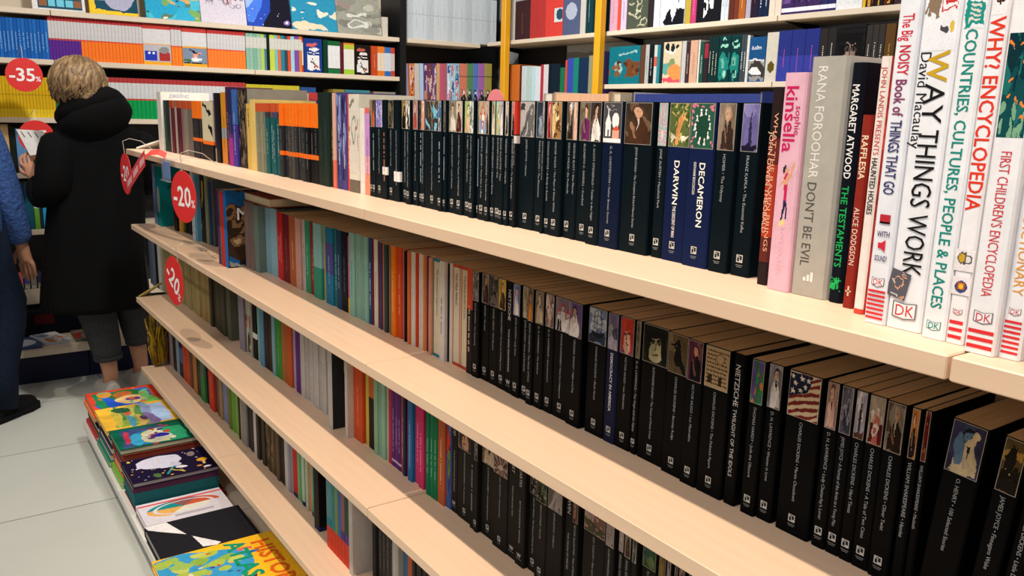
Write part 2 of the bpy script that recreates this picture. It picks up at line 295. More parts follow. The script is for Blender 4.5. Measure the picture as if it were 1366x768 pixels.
        p.rc(.1, .25, .5, .3, c[1]); p.rc(.1, .55, .3, .58, c[1])
    elif kind == 'portrait': p.el(.6, .78, .22, .3, c[1]); p.el(.5, .68, .17, .26, c[2]); p.po([(.1, 0), (.4, .32), (.55, .12), (.72, .35), (1, .25), (1, 0)], c[1]); p.po([(.42, .35), (.55, .1), (.62, .32)], c[2]); p.el(.48, .72, .05, .03, c[1]); p.po([(.6, .5), (.8, .8), (.8, .4)], c[1])
    elif kind == 'whitefig': p.el(.55, .82, .1, .09, c[1]); p.po([(.4, .2), (.7, .2), (.62, .75), (.48, .75)], c[1]); p.ln(.5, .1, .45, .7, .03, c[0]); p.rc(.3, .1, .42, .5, c[1]); p.el(.36, .3, .05, .1, c[0])
    elif kind == 'strokes': p.ln(.4, .9, .45, .2, .06, c[1]); p.ln(.62, .9, .6, .25, .05, c[1])
    elif kind == 'head': p.el(.32, .42, .12, .17, c[1]); p.rc(.55, .2, 1, .62, c[2]); p.rc(.35, .8, .9, .86, c[1]); p.sp(R, 10, .03, .08, ['#7a5030', '#4a2c1a'], .25, .6)
    elif kind == 'hills': p.el(.3, .35, .5, .18, c[1]); p.el(.8, .25, .5, .2, c[2]); p.rc(0, 0, 1, .1, c[3]); [p.el(.2+.3*i, .9, .1, .09, c[4]) for i in range(3)]; p.el(.5, .5, .2, .1, '#7a8a5a'); p.rc(.1, .78, .9, .82, '#e8e8e4')
    elif kind == 'orb': p.el(.5, .34, .42, .3, c[1]); p.el(.4, .42, .2, .1, mix(lin(c[1]), lin(c[2]), .4)); p.el(.6, .15, .18, .08, c[2]); p.sp(R, 10, .03, .1, [c[3], c[1]], .1, .6); p.rc(.15, .76, .85, .82, c[2]); p.rc(.35, .9, .65, .94, c[2])
    elif kind == 'mount': p.rc(0, 0, 1, .5, c[1]); p.po([(0, .3), (.5, .55), (1, .35), (1, .1), (0, .1)], c[2]); p.el(.4, .2, .4, .08, c[3]); p.rc(0, .48, 1, .52, c[3])
    elif kind == 'photogrid':
        p.rc(.1, .03, .95, 1, '#1e4a5a')
        for i in range(5):
            for j in range(6): p.rc(.13+.165*i, .07+.16*j, .27+.165*i, .2+.16*j, R.choice(c[1:]))
    elif kind == 'moon': p.rc(.1, .08, 1, 1, '#14465a'); p.el(.62, .5, .36, .4, c[1]); p.el(.55, .6, .2, .14, c[2]); p.sp(R, 12, .03, .09, [c[1], c[2], '#c8c8dc'], .3, .7); p.el(.2, .3, .12, .05, '#6a8a7a')
    elif kind == 'worldmap': p.sp(R, 14, .08, .25, ['#2aa0c8', '#4ab8d0', '#1c8ab8']); p.sp(R, 26, .04, .13, ['#a8b870', '#c8b878', '#7aa860', '#d8a868', '#5a7a68'], fl=.7); p.sp(R, 14, .015, .04, ['#1c4a4a', '#7a4a2a', '#e8e0c8']); p.el(.5, .98, .2, .1, '#d86a3a')
    elif kind == 'sketchc':
        for i in range(10): x = .06+i*.095; p.ln(x, 1, x+R.uniform(-.05, .05), .35+R.random()*.3, .022, R.choice(['#a8404a', '#7a3a4a', '#b8a8b0'])); p.el(x, .35+R.random()*.2, .045, .06, '#8a8290'); p.el(x, .38, .03, .05, c[0])
    elif kind == 'space': p.el(.12, .55, .42, .62, '#2a4ab0'); p.el(.05, .6, .32, .5, '#4a7ae0'); p.el(.0, .66, .2, .3, '#9ab8f0'); p.sp(R, 12, .006, .014, ['#d8d8f0']); p.el(.88, .1, .08, .05, '#8a6ab0'); p.el(.88, .1, .035, .025, '#f0e8f8'); [p.el(.35+.12*i, .82, .045, .09, '#c8cce0') for i in range(5)]; [p.el(.35+.12*i, .82, .022, .06, c[0]) for i in range(5)]
    elif kind == 'bluemap': p.sp(R, 9, .05, .16, ['#d8d4bc', '#c8ccb0', '#b8603a', '#e0dcc8'], .3, 1, .5); p.rc(0, 0, .7, .08, '#d8c8a8'); p.el(.35, .06, .4, .08, '#dccdb0'); p.sp(R, 8, .01, .05, ['#1c4a6a', '#e8e4d8'], .2, .8, .4)
    elif kind == 'greycov': p.po([(0, 1), (.5, 1), (.3, .5), (0, .6)], '#a87878'); p.sp(R, 16, .08, .25, ['#8a8a80', '#a8a89a', '#7a7a70', '#b8b4a4'], fl=.4); p.rc(.2, .38, .7, .45, '#cfcfc4'); p.el(.45, .2, .25, .1, '#d0d0c8'); p.el(.45, .2, .18, .06, '#98988c'); g = .1
    elif kind == 'carnival': p.rc(.1, .08, 1, .86, '#3a6ac8'); p.el(.85, .8, .3, .14, '#6ab858'); p.el(.75, .35, .4, .3, '#2a5ad0'); p.el(.3, .5, .24, .22, '#2f7a3a'); p.el(.3, .48, .17, .13, '#b8703a'); p.el(.62, .55, .2, .22, '#f0cc8a'); p.el(.6, .56, .07, .1, '#6a3aa0'); p.rc(.1, .08, 1, .2, '#2a8a5a'); p.el(.45, .75, .2, .08, '#7ac878'); p.el(.2, .25, .12, .1, '#e0a040'); p.sp(R, 12, .02, .06, ['#4a9ae0', '#6ac0a0', '#e06a3a'], .15, .8)
    elif kind == 'countryside': p.rc(.1, .16, .96, .9, '#a8c4e8'); p.el(.3, .60, .35, .10, '#8aa0c8'); p.el(.75, .58, .3, .13, '#7a6a9a'); p.rc(.1, .16, .96, .56, '#8aa848'); p.el(.4, .52, .35, .05, '#5a8a4a'); p.el(.8, .48, .3, .05, '#c8a860'); p.el(.3, .42, .3, .04, '#b8b060'); p.el(.75, .36, .3, .04, '#4a9ab8'); p.el(.35, .28, .35, .05, '#4a8a4a'); p.el(.35, .35, .12, .06, '#c0583a'); p.el(.5, .2, .4, .06, '#c8b848'); p.el(.2, .3, .12, .12, '#2f5a3a'); p.el(.7, .52, .1, .05, '#5a3a5a'); p.sp(R, 30, .008, .02, ['#d8c880', '#2f6a3a', '#c87848'], .18, .5, .5)
    elif kind == 'children': p.rc(.14, .08, .96, .7, '#3a4a78'); p.el(.62, .5, .36, .36, '#2a7ab0'); p.el(.62, .56, .34, .3, '#d8d068'); p.rc(.3, .6, .95, .86, '#2f9a6a'); p.el(.62, .5, .3, .18, '#c8c8b0'); p.el(.6, .55, .1, .12, '#2a2a9a'); p.sp(R, 16, .02, .06, ['#b84a3a', '#3a3a7a', '#e0d8c0', '#6a3a5a'], .4, .7); p.el(.65, .26, .3, .08, '#3aa0c8'); p.rc(.3, .9, .8, .94, '#7ab8a0'); p.el(.5, .14, .3, .04, '#b8384a'); p.rc(0, 0, .12, 1, c[0]); p.rc(0, 0, 1, .07, c[0]); p.rc(0, .93, 1, 1, c[0])
    elif kind == 'whale': p.el(.33, .4, .27, .27, '#cfcfe0'); p.po([(.5, .5), (.62, .38), (.66, .62)], '#cfcfe0'); p.po([(.36, .14), (.46, .08), (.42, .2)], '#cfcfe0'); p.el(.55, .58, .09, .08, '#c4c4d4'); p.sp(R, 30, .008, .018, ['#e0b048', '#d8d8e0', '#8a9ac0']); p.el(.58, .86, .07, .06, '#e0a030'); p.el(.68, .86, .08, .02, '#e8c070'); p.el(.7, .62, .06, .05, '#e0dce0'); p.ln(.62, .56, .9, .45, .018, '#2a8a8a'); p.ln(.75, .5, .95, .62, .012, '#c8b04a'); p.el(.88, .3, .09, .05, '#4a6a3a'); p.el(.9, .88, .05, .04, '#d8d8d8'); p.el(.25, .82, .1, .06, '#8a7a7a'); p.el(.8, .8, .03, .03, '#e08a30'); p.el(.1, .1, .03, .025, '#e0c848')
    elif kind == 'pie':
        p.rc(.08, .0, .13, 1, '#d84a42'); q = [('#c8583a', 90, 150), ('#8a5a58', 150, 200), ('#1f8a88', 200, 260), ('#e0a858', 260, 330), ('#dcd8c8', 330, 450)]
        for col, a0, a1 in q: p.po([(.42, .5)]+[(.42+.22*math.cos(math.radians(a0+(a1-a0)*i/8)), .5+.32*math.sin(math.radians(a0+(a1-a0)*i/8))) for i in range(9)], col)
        for col, a0, a1 in q[:4]: [p.el(.42+.27*math.cos(math.radians(a)), .5+.4*math.sin(math.radians(a)), .025, .035, col) for a in range(a0+4, a1, 4)]
        for i in range(5): p.rc(.70+.018*i, .35, .705+.018*i, .8, '#7a7478')
        p.rc(.88, .0, 1, .2, '#b8b0a8')
    elif kind == 'wedge': p.po([(0, .0), (0, .22), (.5, .34), (.12, .02)], '#e4e2e2'); p.po([(.58, .38), (.95, .42), (1, .55), (.95, .6)], '#e4e2e2'); g = .02
    elif kind == 'globe':
        p.el(.42, .2, .40, .52, '#3a98c8'); p.sp(R, 1, .01, .02, ['#3a98c8'])
        for i in range(26):
            a = R.random()*6.3; r = R.random()**.6; x, y = .36+.3*r*math.cos(a), .18+.42*r*math.sin(a); p.el(x, y, R.uniform(.03, .09), R.uniform(.04, .1), R.choice(['#a8bc4a', '#8ab048', '#c0c860', '#98b85a']))
        for i in range(22): a = R.random()*6.3; r = R.random(); p.el(.42+.36*r*math.cos(a), .22+.46*r*math.sin(a), .013, .018, R.choice(['#c84a2a', '#2a4a3a', '#e8e0d0', '#5a2a5a', '#d8a030']))
        for x, y, col in ((.22, .70, '#d86a5a'), (.33, .75, '#2a6aa8'), (.74, .60, '#4a3a3a'), (.80, .52, '#3a2a2a'), (.84, .42, '#7a5a3a'), (.86, .3, '#5a3a3a')): p.rc(x-.03, y-.07, x+.03, y+.07, col)
    if kind in ('fig', 'statue', 'face', 'abs', 'men', 'men2', 'land', 'raven', 'tower', 'ship', 'house', 'jungle', 'crowd', 'carnival', 'countryside', 'children'):
        r = np.random.RandomState(seed+1); q = r.uniform(0, 6.28, 8); f = 0
        for i, k in enumerate((3, 5.5, 9, 14)): f = f+np.sin(k*p.X0*2+q[i]+1.7*np.sin(k*p.Y0*1.6+q[i+4]))/(i+1.6)
        p.A *= (1+.20*f)[..., None].clip(.45, 1.6)
    p.grain(R, g); return p.A
def put_art(mb, A, fn, m=0):
    ny, nx = A.shape[:2]
    for j in range(ny):
        i = 0
        while i < nx:
            k = i+1
            while k < nx and np.abs(A[j, k]-A[j, i]).max() < .006: k += 1
            mb.face([fn(i/nx, j/ny), fn(k/nx, j/ny), fn(k/nx, (j+1)/ny), fn(i/nx, (j+1)/ny)], tuple(A[j, i]), m); i = k
# ------------------------------------------------------------------ one standing book: origin at the foot of its spine, x along the shelf, y into it
DKRED = '#c9323c'
def book(name, label, cat, group, loc, rotz, w, d, h, e, seed, near=True):
    R = random.Random(seed); mb = MB(); c = lin(e['c']); s = lin(e.get('s', e['c'])); hard = e.get('hb')
    t = .0026 if hard else .0005
    t = min(t, w*.2); cf = min(.0030 if hard else .0017, w*.24)
    out = [(-w/2, d), (-w/2, cf), (-w/2+cf, 0), (w/2-cf, 0), (w/2, cf), (w/2, d)]
    inn = [(-w/2+t, d), (-w/2+t, cf+t), (-w/2+cf+t*.5, t), (w/2-cf-t*.5, t), (w/2-t, cf+t), (w/2-t, d)]
    for i in range(5):
        a, b, ai, bi = out[i], out[i+1], inn[i], inn[i+1]; col = c if i in (1, 2, 3) else s
        mb.face([(*a, 0), (*b, 0), (*b, h), (*a, h)], col)
        if near: mb.face([(*bi, 0), (*ai, 0), (*ai, h), (*bi, h)], (.6, .58, .5))
        mb.face([(*a, h), (*b, h), (*bi, h), (*ai, h)], col); mb.face([(*b, 0), (*a, 0), (*ai, 0), (*bi, 0)], col)
    E0 = .00012; k = [0]
    def lay(): k[0] += 1; return -E0*k[0]
    xa, xb = -w/2+cf, w/2-cf
    for z0, z1, col in e.get('bd', []):
        y = lay(); ep = -y; o4 = [(-w/2-ep, d*.985), (-w/2-ep, cf), (-w/2+cf, y), (w/2-cf, y), (w/2+ep, cf), (w/2+ep, d*.985)]
        for i in range(5): p0, p1 = o4[i], o4[i+1]; mb.face([(*p0, z0*h), (*p1, z0*h), (*p1, z1*h), (*p0, z1*h)], lin(col))
    if 'n' in e:
        y = lay()
        for a in (xa, xb-.0022): mb.face([(a, y, 0), (a+.0022, y, 0), (a+.0022, y, h), (a, y, h)], lin(e['n']))
    cell = (.0006 if h > .27 else .0009) if near else .0055
    if e.get('ar'):
        if len(e['ar']) == 4: kind, pal, z0, z1 = e['ar']
        y = lay(); ny = max(8, min(110, int((z1-z0)*h/cell))); nx = max(3, min(64, int((xb-xa)/cell)))
        if e.get('g') == 'W':
            mb.face([(xa, y, z0*h), (xb, y, z0*h), (xb, y, z1*h), (xa, y, z1*h)], lin('#b8b0a4')); y = lay(); fr = min(.0006, w*.06)
        else: fr = 0
        put_art(mb, art(kind, pal, nx, ny, seed), lambda u, v: (xa+fr+(xb-xa-2*fr)*u, y, z0*h+fr+((z1-z0)*h-2*fr)*v))
    if e.get('sa'):
        kind, pal = e['sa']; put_art(mb, art(kind, pal, 44, 66, seed), lambda u, v: (w/2+.0002, cf+(d-cf)*u, h*v))
    if e.get('q'):
        y = lay(); col = lin(e['q']); wd_ = min(.0045, (xb-xa)*.45); z = h*R.uniform(.62, .72); zend = h*R.uniform(.16, .3); rows = 1 if w < .02 else 1
        while z > zend:
            l = R.uniform(.0012, .0024)*(1 if near else 3); mb.face([(-wd_/2, y, z-l), (wd_/2*R.uniform(.4, 1), y, z-l), (wd_/2*R.uniform(.4, 1), y, z), (-wd_/2, y, z)], col); z -= l+.0011*(1 if near else 3)
            if R.random() < .14: z -= .004
    T = e.get('t')
    if isinstance(T, str): T = [(T, .705, min(.0058, w*.55), '#a2a6a8', .5, 0)]
    for s_, zt, size, col, xf, style, *ml in T or []:
        y = lay(); bold = style in (1, 2, 3)
        if style == 2: put_text(mb, s_, bold, size, lin(col), lambda a, b: (w/2+.0005, .03+a, h*.62+b))
        elif style == 3: put_text(mb, s_, bold, size, lin(col), lambda a, b: (-w/2+.012+a, y, h*.72+b), w*.8)
        elif style == 4: put_text(mb, s_, bold, size, lin(col), lambda a, b: (w/2+.0005, .03+a, h*.905+b))
        else:
            cap = size*.36; put_text(mb, s_, bold, size, lin(col), lambda a, b: (xa+(xb-xa)*xf-cap+b, y, zt*h-a), ml[0]*h if ml else zt*h-(.034 if e.get('l') else .012), fill=bool(ml))
    def rect(x0, z0, x1, z1, col, yy): mb.face([(x0, yy, z0), (x1, yy, z0), (x1, yy, z1), (x0, yy, z1)], lin(col))
    L = e.get('l', 0)
    if L == 1:
        y = lay(); r = min(.0046, w*.3); rect(-r, .016, r, .016+2*r, '#bfbdb6', y); y = lay(); rect(-r*.7, .016+r*.3, -r*.1, .016+r*1.3, '#22262a', y); rect(r*.1, .016+r*.7, r*.75, .016+r*1.7, '#22262a', y); rect(-r*.5, .016+r*1.5, r*.2, .016+r*1.75, '#22262a', y)
        rect(-r*1.1, .0125, r*1.1, .0133, '#7d8182', y); rect(-r*.8, .0105, r*.8, .0113, '#7d8182', y)
    elif L == 2:
        y = lay(); put_text(mb, 'W', 1, min(.011, w*.75), lin('#cfcfcf'), lambda a, b: (a, y, .016+b), center=True); rect(-w*.3, .0125, w*.3, .0132, '#9a9a9a', y)
    elif L == 3:
        y = lay(); [rect(-.006+i*.0042, .016, -.003+i*.0042, .020+i*.003, '#e8e6e0', y) for i in range(3)]
    elif L == 4: y = lay(); put_art(mb, art('abs', ['#10141d', '#21a653', '#21a653', '#10141d'], 10, 12, 5), lambda u, v: (-.006+.012*u, y, .012+.014*v))
    elif L == 5: y = lay(); rect(-.001, .012, .001, .022, '#d8b89a', y); rect(-.003, .016, .003, .0175, '#d8b89a', y)
    elif L >= 6:
        y = lay(); a = xa+.001; b = xb-.001; n = {6: 7, 9: 3, 10: 3, 11: 7}.get(L, 0); sp_ = .0062 if n == 3 else .0041
        for i in range(n): z = .0045+i*sp_; rect(xa, z, xb, z+sp_*.48, '#d8343a', y)
        zb = {6: .034, 7: .009, 8: .007, 9: .0245, 10: .0245, 11: .035}[L]; lw = min((b-a)*.42, .0125); lh = lw*.72; col = '#1f8f86' if L == 8 else '#7a7678'
        P = [(-lw, zb+.002), (-lw, zb+2*lh), (0, zb+2*lh-.0015), (lw, zb+2*lh), (lw, zb+.002), (0, zb)]
        mb.face([(x, y, z) for x, z in P], lin(col)); y = lay()
        mb.face([(x*.88, y, zb+lh+(z-zb-lh)*.86) for x, z in P], lin('#eae9ec')); y = lay()
        put_text(mb, 'DK', 0 if L != 8 else 1, lh*1.75, lin('#1f8f86' if L == 8 else DKRED), lambda p, q: (p, y, zb+lh*.42+q), lw*1.6, True)
        if L == 6:
            for s_, z in (('WITH', .080), ('SOUND!', .058)): put_text(mb, s_, 1, .0072, lin('#3a3468'), lambda p, q: (p, y, z+q), (b-a)*.8, True)
            rect(-.004, .0695, -.001, .0745, '#cf3040', y); mb.face([(-.001, y, .0695), (.003, y, .0665), (.003, y, .0775), (-.001, y, .0745)], lin('#cf3040')); rect(-.005, .092, .005, .100, '#b83038', y); rect(-.005, .092, .005, .0935, '#4a3a3a', y)
        if L == 7:
            put_art(mb, art('sketch', ['#5a5a62', '#c8c4c0', '#d8a080'], 18, 24, 3), lambda u, v: (-.019+.018*u+.004*v, y, .030+.024*v-.004*u))
        if L == 9:
            put_art(mb, art('butterfly', ['#e4dfe0', '#c8a030', '#4a4a50', '#d8d4d0'], 16, 20, 3), lambda u, v: (-.008+.016*u, y, .062+.018*v)); put_art(mb, art('disc2', ['#e4dfe0', '#3a4a78', '#e4dfe0'], 20, 20, 4), lambda u, v: (-.0075+.015*u, y, .042+.015*v)); y = lay(); put_art(mb, art('disc2', ['#b8582a', '#e8b838', '#b8582a'], 10, 10, 4), lambda u, v: (-.003+.006*u, y, .0465+.006*v))
    # page block
    pg = MB() if near else mb; pc = lin(e.get('pg') or R.choice(['#c4b294', '#beac8e', '#cab89a', '#b8a688'])); ins = .003 if hard else .0003
    fd = d-.004 if hard else d-.0004
    pg.box((-w/2+t+.0002, cf+t+.0004, ins), (w/2-t-.0002, fd, h-ins), pc, 0 if near else 1)
    o = mb.build(name, [M_PRINT] if near else [M_PRINT, M_PAGES], None, loc=loc, rotz=rotz)
    if near: pg.build('page_block', M_PAGES, o)
    if e.get('ln'): o.rotation_euler = (0, e['ln'], rotz); o.location = Vector(loc)
    return tag(o, label, cat, group)
ROWS = {}
# standing books: a..b along the shelf, v distance of the spine, h height, d description, c colour, then print
ROWS['top']=[
 {'a':3.5009,'b':3.4329,'v':0.76,'h':0.2212,'d':'tall white book','c':'#d9d6cf','t':[('ДЖЕЙМС', 0.9, 0.016,'#8a90b8', 0.5, 4)]},
 {'a':3.4329,'b':3.3857,'v':0.767,'h':0.1901,'d':'small dark green paperback','c':'#1d3a33','q':'#8aa'},
 {'a':3.3857,'b':3.3342,'v':0.767,'h':0.1902,'d':'small bottle green paperback','c':'#26302b'},
 {'a':3.3342,'b':3.3018,'v':0.767,'h':0.1904,'d':'small grey striped paperback','c':'#9a8d86','bd':[(0.86, 1,'#a5482f')]},
 {'a':3.3018,'b':3.2682,'v':0.767,'h':0.1901,'d':'small wine red paperback','c':'#5d2530','bd':[(0.86, 1,'#a5482f')]},
 {'a':3.2682,'b':3.2317,'v':0.767,'h':0.1903,'d':'small pale grey paperback','c':'#aaa39b','bd':[(0.88, 1,'#8a6a58')]},
 {'a':3.2317,'b':3.1774,'v':0.767,'h':0.19,'d':'small maroon paperback','c':'#55202c','bd':[(0.86, 1,'#b0502f')]},
 {'a':3.1774,'b':3.1361,'v':0.767,'h':0.1898,'d':'small brown grey paperback','c':'#7a6660','bd':[(0.86, 1,'#b0502f')]},
 {'a':3.1361,'b':3.0877,'v':0.767,'h':0.1896,'d':'small taupe paperback','c':'#857a70','bd':[(0.85, 1,'#b4512d')]},
 {'a':3.0877,'b':3.0297,'v':0.767,'h':0.1894,'d':'small smoky grey paperback','c':'#6d665e','bd':[(0.85, 1,'#b4512d')]},
 {'a':3.0236,'b':2.9916,'v':0.767,'h':0.1885,'d':'small black paperback with orange top and band','c':'#232224','bd':[(0.7, 1,'#f0751c'), (0.3, 0.36,'#ee701a')],'q':'#77726c'},
 {'a':2.9916,'b':2.9602,'v':0.767,'h':0.1887,'d':'small black paperback with orange top and band','c':'#28272a','bd':[(0.7, 1,'#f0751c'), (0.3, 0.36,'#ee701a')],'q':'#77726c'},
 {'a':2.9602,'b':2.9308,'v':0.767,'h':0.1884,'d':'small black paperback with orange top and band','c':'#232224','bd':[(0.7, 1,'#f0751c'), (0.3, 0.36,'#ee701a')],'q':'#77726c'},
 {'a':2.9308,'b':2.9019,'v':0.767,'h':0.1882,'d':'small black paperback with orange top and band','c':'#2a292b','bd':[(0.7, 1,'#f0751c'), (0.3, 0.36,'#ee701a')],'q':'#77726c'},
 {'a':2.899,'b':2.7816,'v':0.767,'h':0.1884,'d':'cream paperback with black arrows and an orange band','c':'#cdc6a6','bd':[(0.0, 0.27,'#1d1a18'), (0.27, 0.33,'#ee701a')],'ar':('arrow', ['#cdc6a6','#1b1a18'], 0.35, 0.98)},
 {'a':2.775,'b':2.7317,'v':0.767,'h':0.2149,'d':'dark purple book with white lettering','c':'#3a2a4e','bd':[(0, 0.2,'#8c8680')],'q':'#d8d0d8'},
 {'a':2.7317,'b':2.6933,'v':0.767,'h':0.2147,'d':'thin black book','c':'#17171a'},
 {'a':2.6933,'b':2.635,'v':0.767,'h':0.2167,'d':'mustard book with black lettering','c':'#c98a2b','bd':[(0.36, 0.5,'#8f9aa2'), (0, 0.36,'#cf8434')],'q':'#3a2a12'},
 {'a':2.6325,'b':2.5953,'v':0.767,'h':0.2323,'d':'tall maroon book','c':'#50203d','q':'#b98'},
 {'a':2.5953,'b':2.5554,'v':0.767,'h':0.2266,'d':'navy and magenta book','c':'#252a55','bd':[(0, 0.36,'#a02f86'), (0.36, 0.42,'#5c2a70')],'q':'#7a86c0'},
 {'a':2.5542,'b':2.5154,'v':0.767,'h':0.2243,'d':'violet blue book with white lettering','c':'#3f3590','bd':[(0.55, 1,'#3c62a8')],'q':'#e8e4ee'},
 {'a':2.5131,'b':2.4277,'v':0.767,'h':0.2264,'d':'dark book with a cover of crowded figures','c':'#2b2621','s':'#928e86','ar':('crowd', ['#1e1b18','#5a4c3c','#756450','#35302a'], 0.02, 0.98)},
 {'a':2.4333,'b':2.3898,'v':0.767,'h':0.1845,'d':'yellow book with black lettering','c':'#cfae57','t':[('БАРНИЕ', 0.93, 0.013,'#1a1712', 0.5, 1)]},
 {'a':2.3898,'b':2.3502,'v':0.767,'h':0.1964,'d':'yellow hardback','c':'#d9be70','hb':1},
 {'a':2.3474,'b':2.3216,'v':0.767,'h':0.1859,'d':'small grey green paperback','c':'#80806c','bd':[(0.88, 1,'#c4532f')],'q':'#b8b09a'},
 {'a':2.3216,'b':2.3026,'v':0.767,'h':0.1861,'d':'small grey green paperback','c':'#77785f','bd':[(0.88, 1,'#c4532f')],'q':'#b8b09a'},
 {'a':2.3026,'b':2.285,'v':0.767,'h':0.1862,'d':'small grey green paperback','c':'#83846f','bd':[(0.88, 1,'#c4532f')],'q':'#b8b09a'},
 {'a':2.285,'b':2.2677,'v':0.767,'h':0.1864,'d':'small grey green paperback','c':'#6f735f','bd':[(0.88, 1,'#c4532f')],'q':'#b8b09a'},
 {'a':2.2677,'b':2.2432,'v':0.767,'h':0.1865,'d':'small teal paperback','c':'#1f5a5e','bd':[(0.88, 1,'#c4532f'), (0.8, 0.88,'#3c3a3c')],'q':'#b9c8c4'},
 {'a':2.2432,'b':2.2193,'v':0.767,'h':0.1866,'d':'small teal paperback','c':'#225f63','bd':[(0.88, 1,'#c4532f'), (0.8, 0.88,'#6a5a4c')],'q':'#b9c8c4'},
 {'a':2.2193,'b':2.1957,'v':0.767,'h':0.1868,'d':'small teal paperback','c':'#1c555a','bd':[(0.88, 1,'#c4532f'), (0.8, 0.88,'#4a4668')],'q':'#b9c8c4'},
 {'a':2.1957,'b':2.1748,'v':0.767,'h':0.187,'d':'small teal paperback','c':'#1f5a5e','bd':[(0.88, 1,'#c4532f'), (0.8, 0.88,'#7a6a60')],'q':'#b9c8c4'},
 {'a':2.1748,'b':2.1542,'v':0.767,'h':0.1871,'d':'small teal paperback','c':'#1c5054','bd':[(0.88, 1,'#c4532f'), (0.8, 0.88,'#3a3450')],'q':'#b9c8c4'},
 {'a':2.1542,'b':2.1295,'v':0.767,'h':0.1872,'d':'small black paperback with orange top and band','c':'#2b2c2e','bd':[(0.7, 1,'#f0751c'), (0.3, 0.36,'#ee701a')],'q':'#77726c'},
 {'a':2.1295,'b':2.1085,'v':0.767,'h':0.1874,'d':'small black paperback with orange top and band','c':'#242a33','bd':[(0.7, 1,'#f0751c'), (0.3, 0.36,'#ee701a')],'q':'#77726c'},
 {'a':2.1085,'b':2.0879,'v':0.767,'h':0.1875,'d':'small black paperback with orange top and band','c':'#2e2e2e','bd':[(0.7, 1,'#f0751c'), (0.3, 0.36,'#ee701a')],'q':'#77726c'},
 {'a':2.0879,'b':2.0697,'v':0.767,'h':0.1877,'d':'small black paperback with orange top and band','c':'#3a3836','bd':[(0.7, 1,'#f0751c'), (0.3, 0.36,'#ee701a')],'q':'#77726c'},
 {'a':2.0697,'b':2.0517,'v':0.767,'h':0.1878,'d':'small black paperback with orange top and band','c':'#454341','bd':[(0.7, 1,'#f0751c'), (0.3, 0.36,'#ee701a')],'q':'#77726c'},
 {'a':2.0517,'b':2.0351,'v':0.767,'h':0.1879,'d':'small black paperback with orange top and band','c':'#2c3036','bd':[(0.7, 1,'#f0751c'), (0.3, 0.36,'#ee701a')],'q':'#77726c'},
 {'a':2.0351,'b':2.0176,'v':0.767,'h':0.188,'d':'small black paperback with orange top and band','c':'#302f31','bd':[(0.7, 1,'#f0751c'), (0.3, 0.36,'#ee701a')],'q':'#77726c'},
 {'a':2.0176,'b':1.9993,'v':0.767,'h':0.1881,'d':'small black paperback with orange top and band','c':'#3b3a39','bd':[(0.7, 1,'#f0751c'), (0.3, 0.36,'#ee701a')],'q':'#77726c'},
 {'a':1.9993,'b':1.9774,'v':0.767,'h':0.1883,'d':'small black paperback with orange top and band','c':'#262a2e','bd':[(0.7, 1,'#f0751c'), (0.3, 0.36,'#ee701a')],'q':'#77726c'},
 {'a':1.9774,'b':1.9529,'v':0.767,'h':0.1877,'d':'small glossy black paperback with orange top and band','c':'#121214','bd':[(0.7, 1,'#f0751c'), (0.3, 0.36,'#ee701a')],'q':'#777'},
 {'a':1.9529,'b':1.927,'v':0.767,'h':0.1879,'d':'small glossy black paperback with orange top and band','c':'#141416','bd':[(0.7, 1,'#f0751c'), (0.3, 0.36,'#ee701a')],'q':'#777'},
 {'a':1.927,'b':1.9016,'v':0.767,'h':0.1877,'d':'small glossy black paperback with orange top and band','c':'#151515','bd':[(0.7, 1,'#f0751c'), (0.3, 0.36,'#ee701a')],'q':'#777'},
 {'a':1.8997,'b':1.8658,'v':0.767,'h':0.2137,'d':'dark green hardback','c':'#1b2a24','hb':1,'q':'#3f5046'},
 {'a':1.8658,'b':1.8311,'v':0.767,'h':0.2136,'d':'dark green hardback','c':'#1d2c27','hb':1,'q':'#3f5046'},
 {'a':1.8311,'b':1.8111,'v':0.767,'h':0.2054,'d':'olive book with gold lettering','c':'#2d2e25','q':'#b99545'},
 {'a':1.8111,'b':1.7957,'v':0.767,'h':0.2121,'d':'thin pinkish white book','c':'#d3a79b','bd':[(0, 0.3,'#d9705a')]},
 {'a':1.7957,'b':1.7679,'v':0.767,'h':0.2133,'d':'indigo patterned book','c':'#3c4178','ar':('abs', ['#3c4178','#7b8bc0','#232349','#9fb0d8'], 0.1, 0.98),'q':'#d8d8e8'},
 {'a':1.7679,'b':1.7408,'v':0.767,'h':0.2119,'d':'violet patterned book','c':'#4a427e','ar':('abs', ['#4a427e','#8190c4','#2a2450','#6d86c0'], 0.1, 0.98),'q':'#d8d8e8'},
 {'a':1.7408,'b':1.7239,'v':0.767,'h':0.2099,'d':'red book with white lettering','c':'#d8493a','q':'#eecabb'},
 {'a':1.7239,'b':1.6731,'v':0.767,'h':0.2093,'d':'white hardback with red and grey print','c':'#d6d3c6','s':'#d6d3c6','bd':[(0, 0.13,'#6f6558')],'ar':('sketch', ['#d6d3c6','#b04a3a','#7a7a72'], 0.2, 0.98)},
 {'a':1.67,'b':1.6489,'v':0.767,'h':0.1811,'d':'slim white paperback','c':'#e3dcd4'},
 {'a':1.6489,'b':1.6245,'v':0.767,'h':0.1813,'d':'lilac and peach book','c':'#c48fcf','bd':[(0.25, 0.45,'#e2a9b4'), (0, 0.25,'#ea8f73'), (0.94, 1,'#d86a5a')],'q':'#8e6ab8'},
 {'a':1.62,'b':1.6057,'v':0.767,'h':0.198,'d':'black paperback with a narrow tan picture','c':'#08141a','bd':[(0.725, 1,'#7c6a58')],'ar':('fig', ['#8a7a68','#3a2b20','#b98'], 0.725, 0.995),'l':1,'g':'W'},
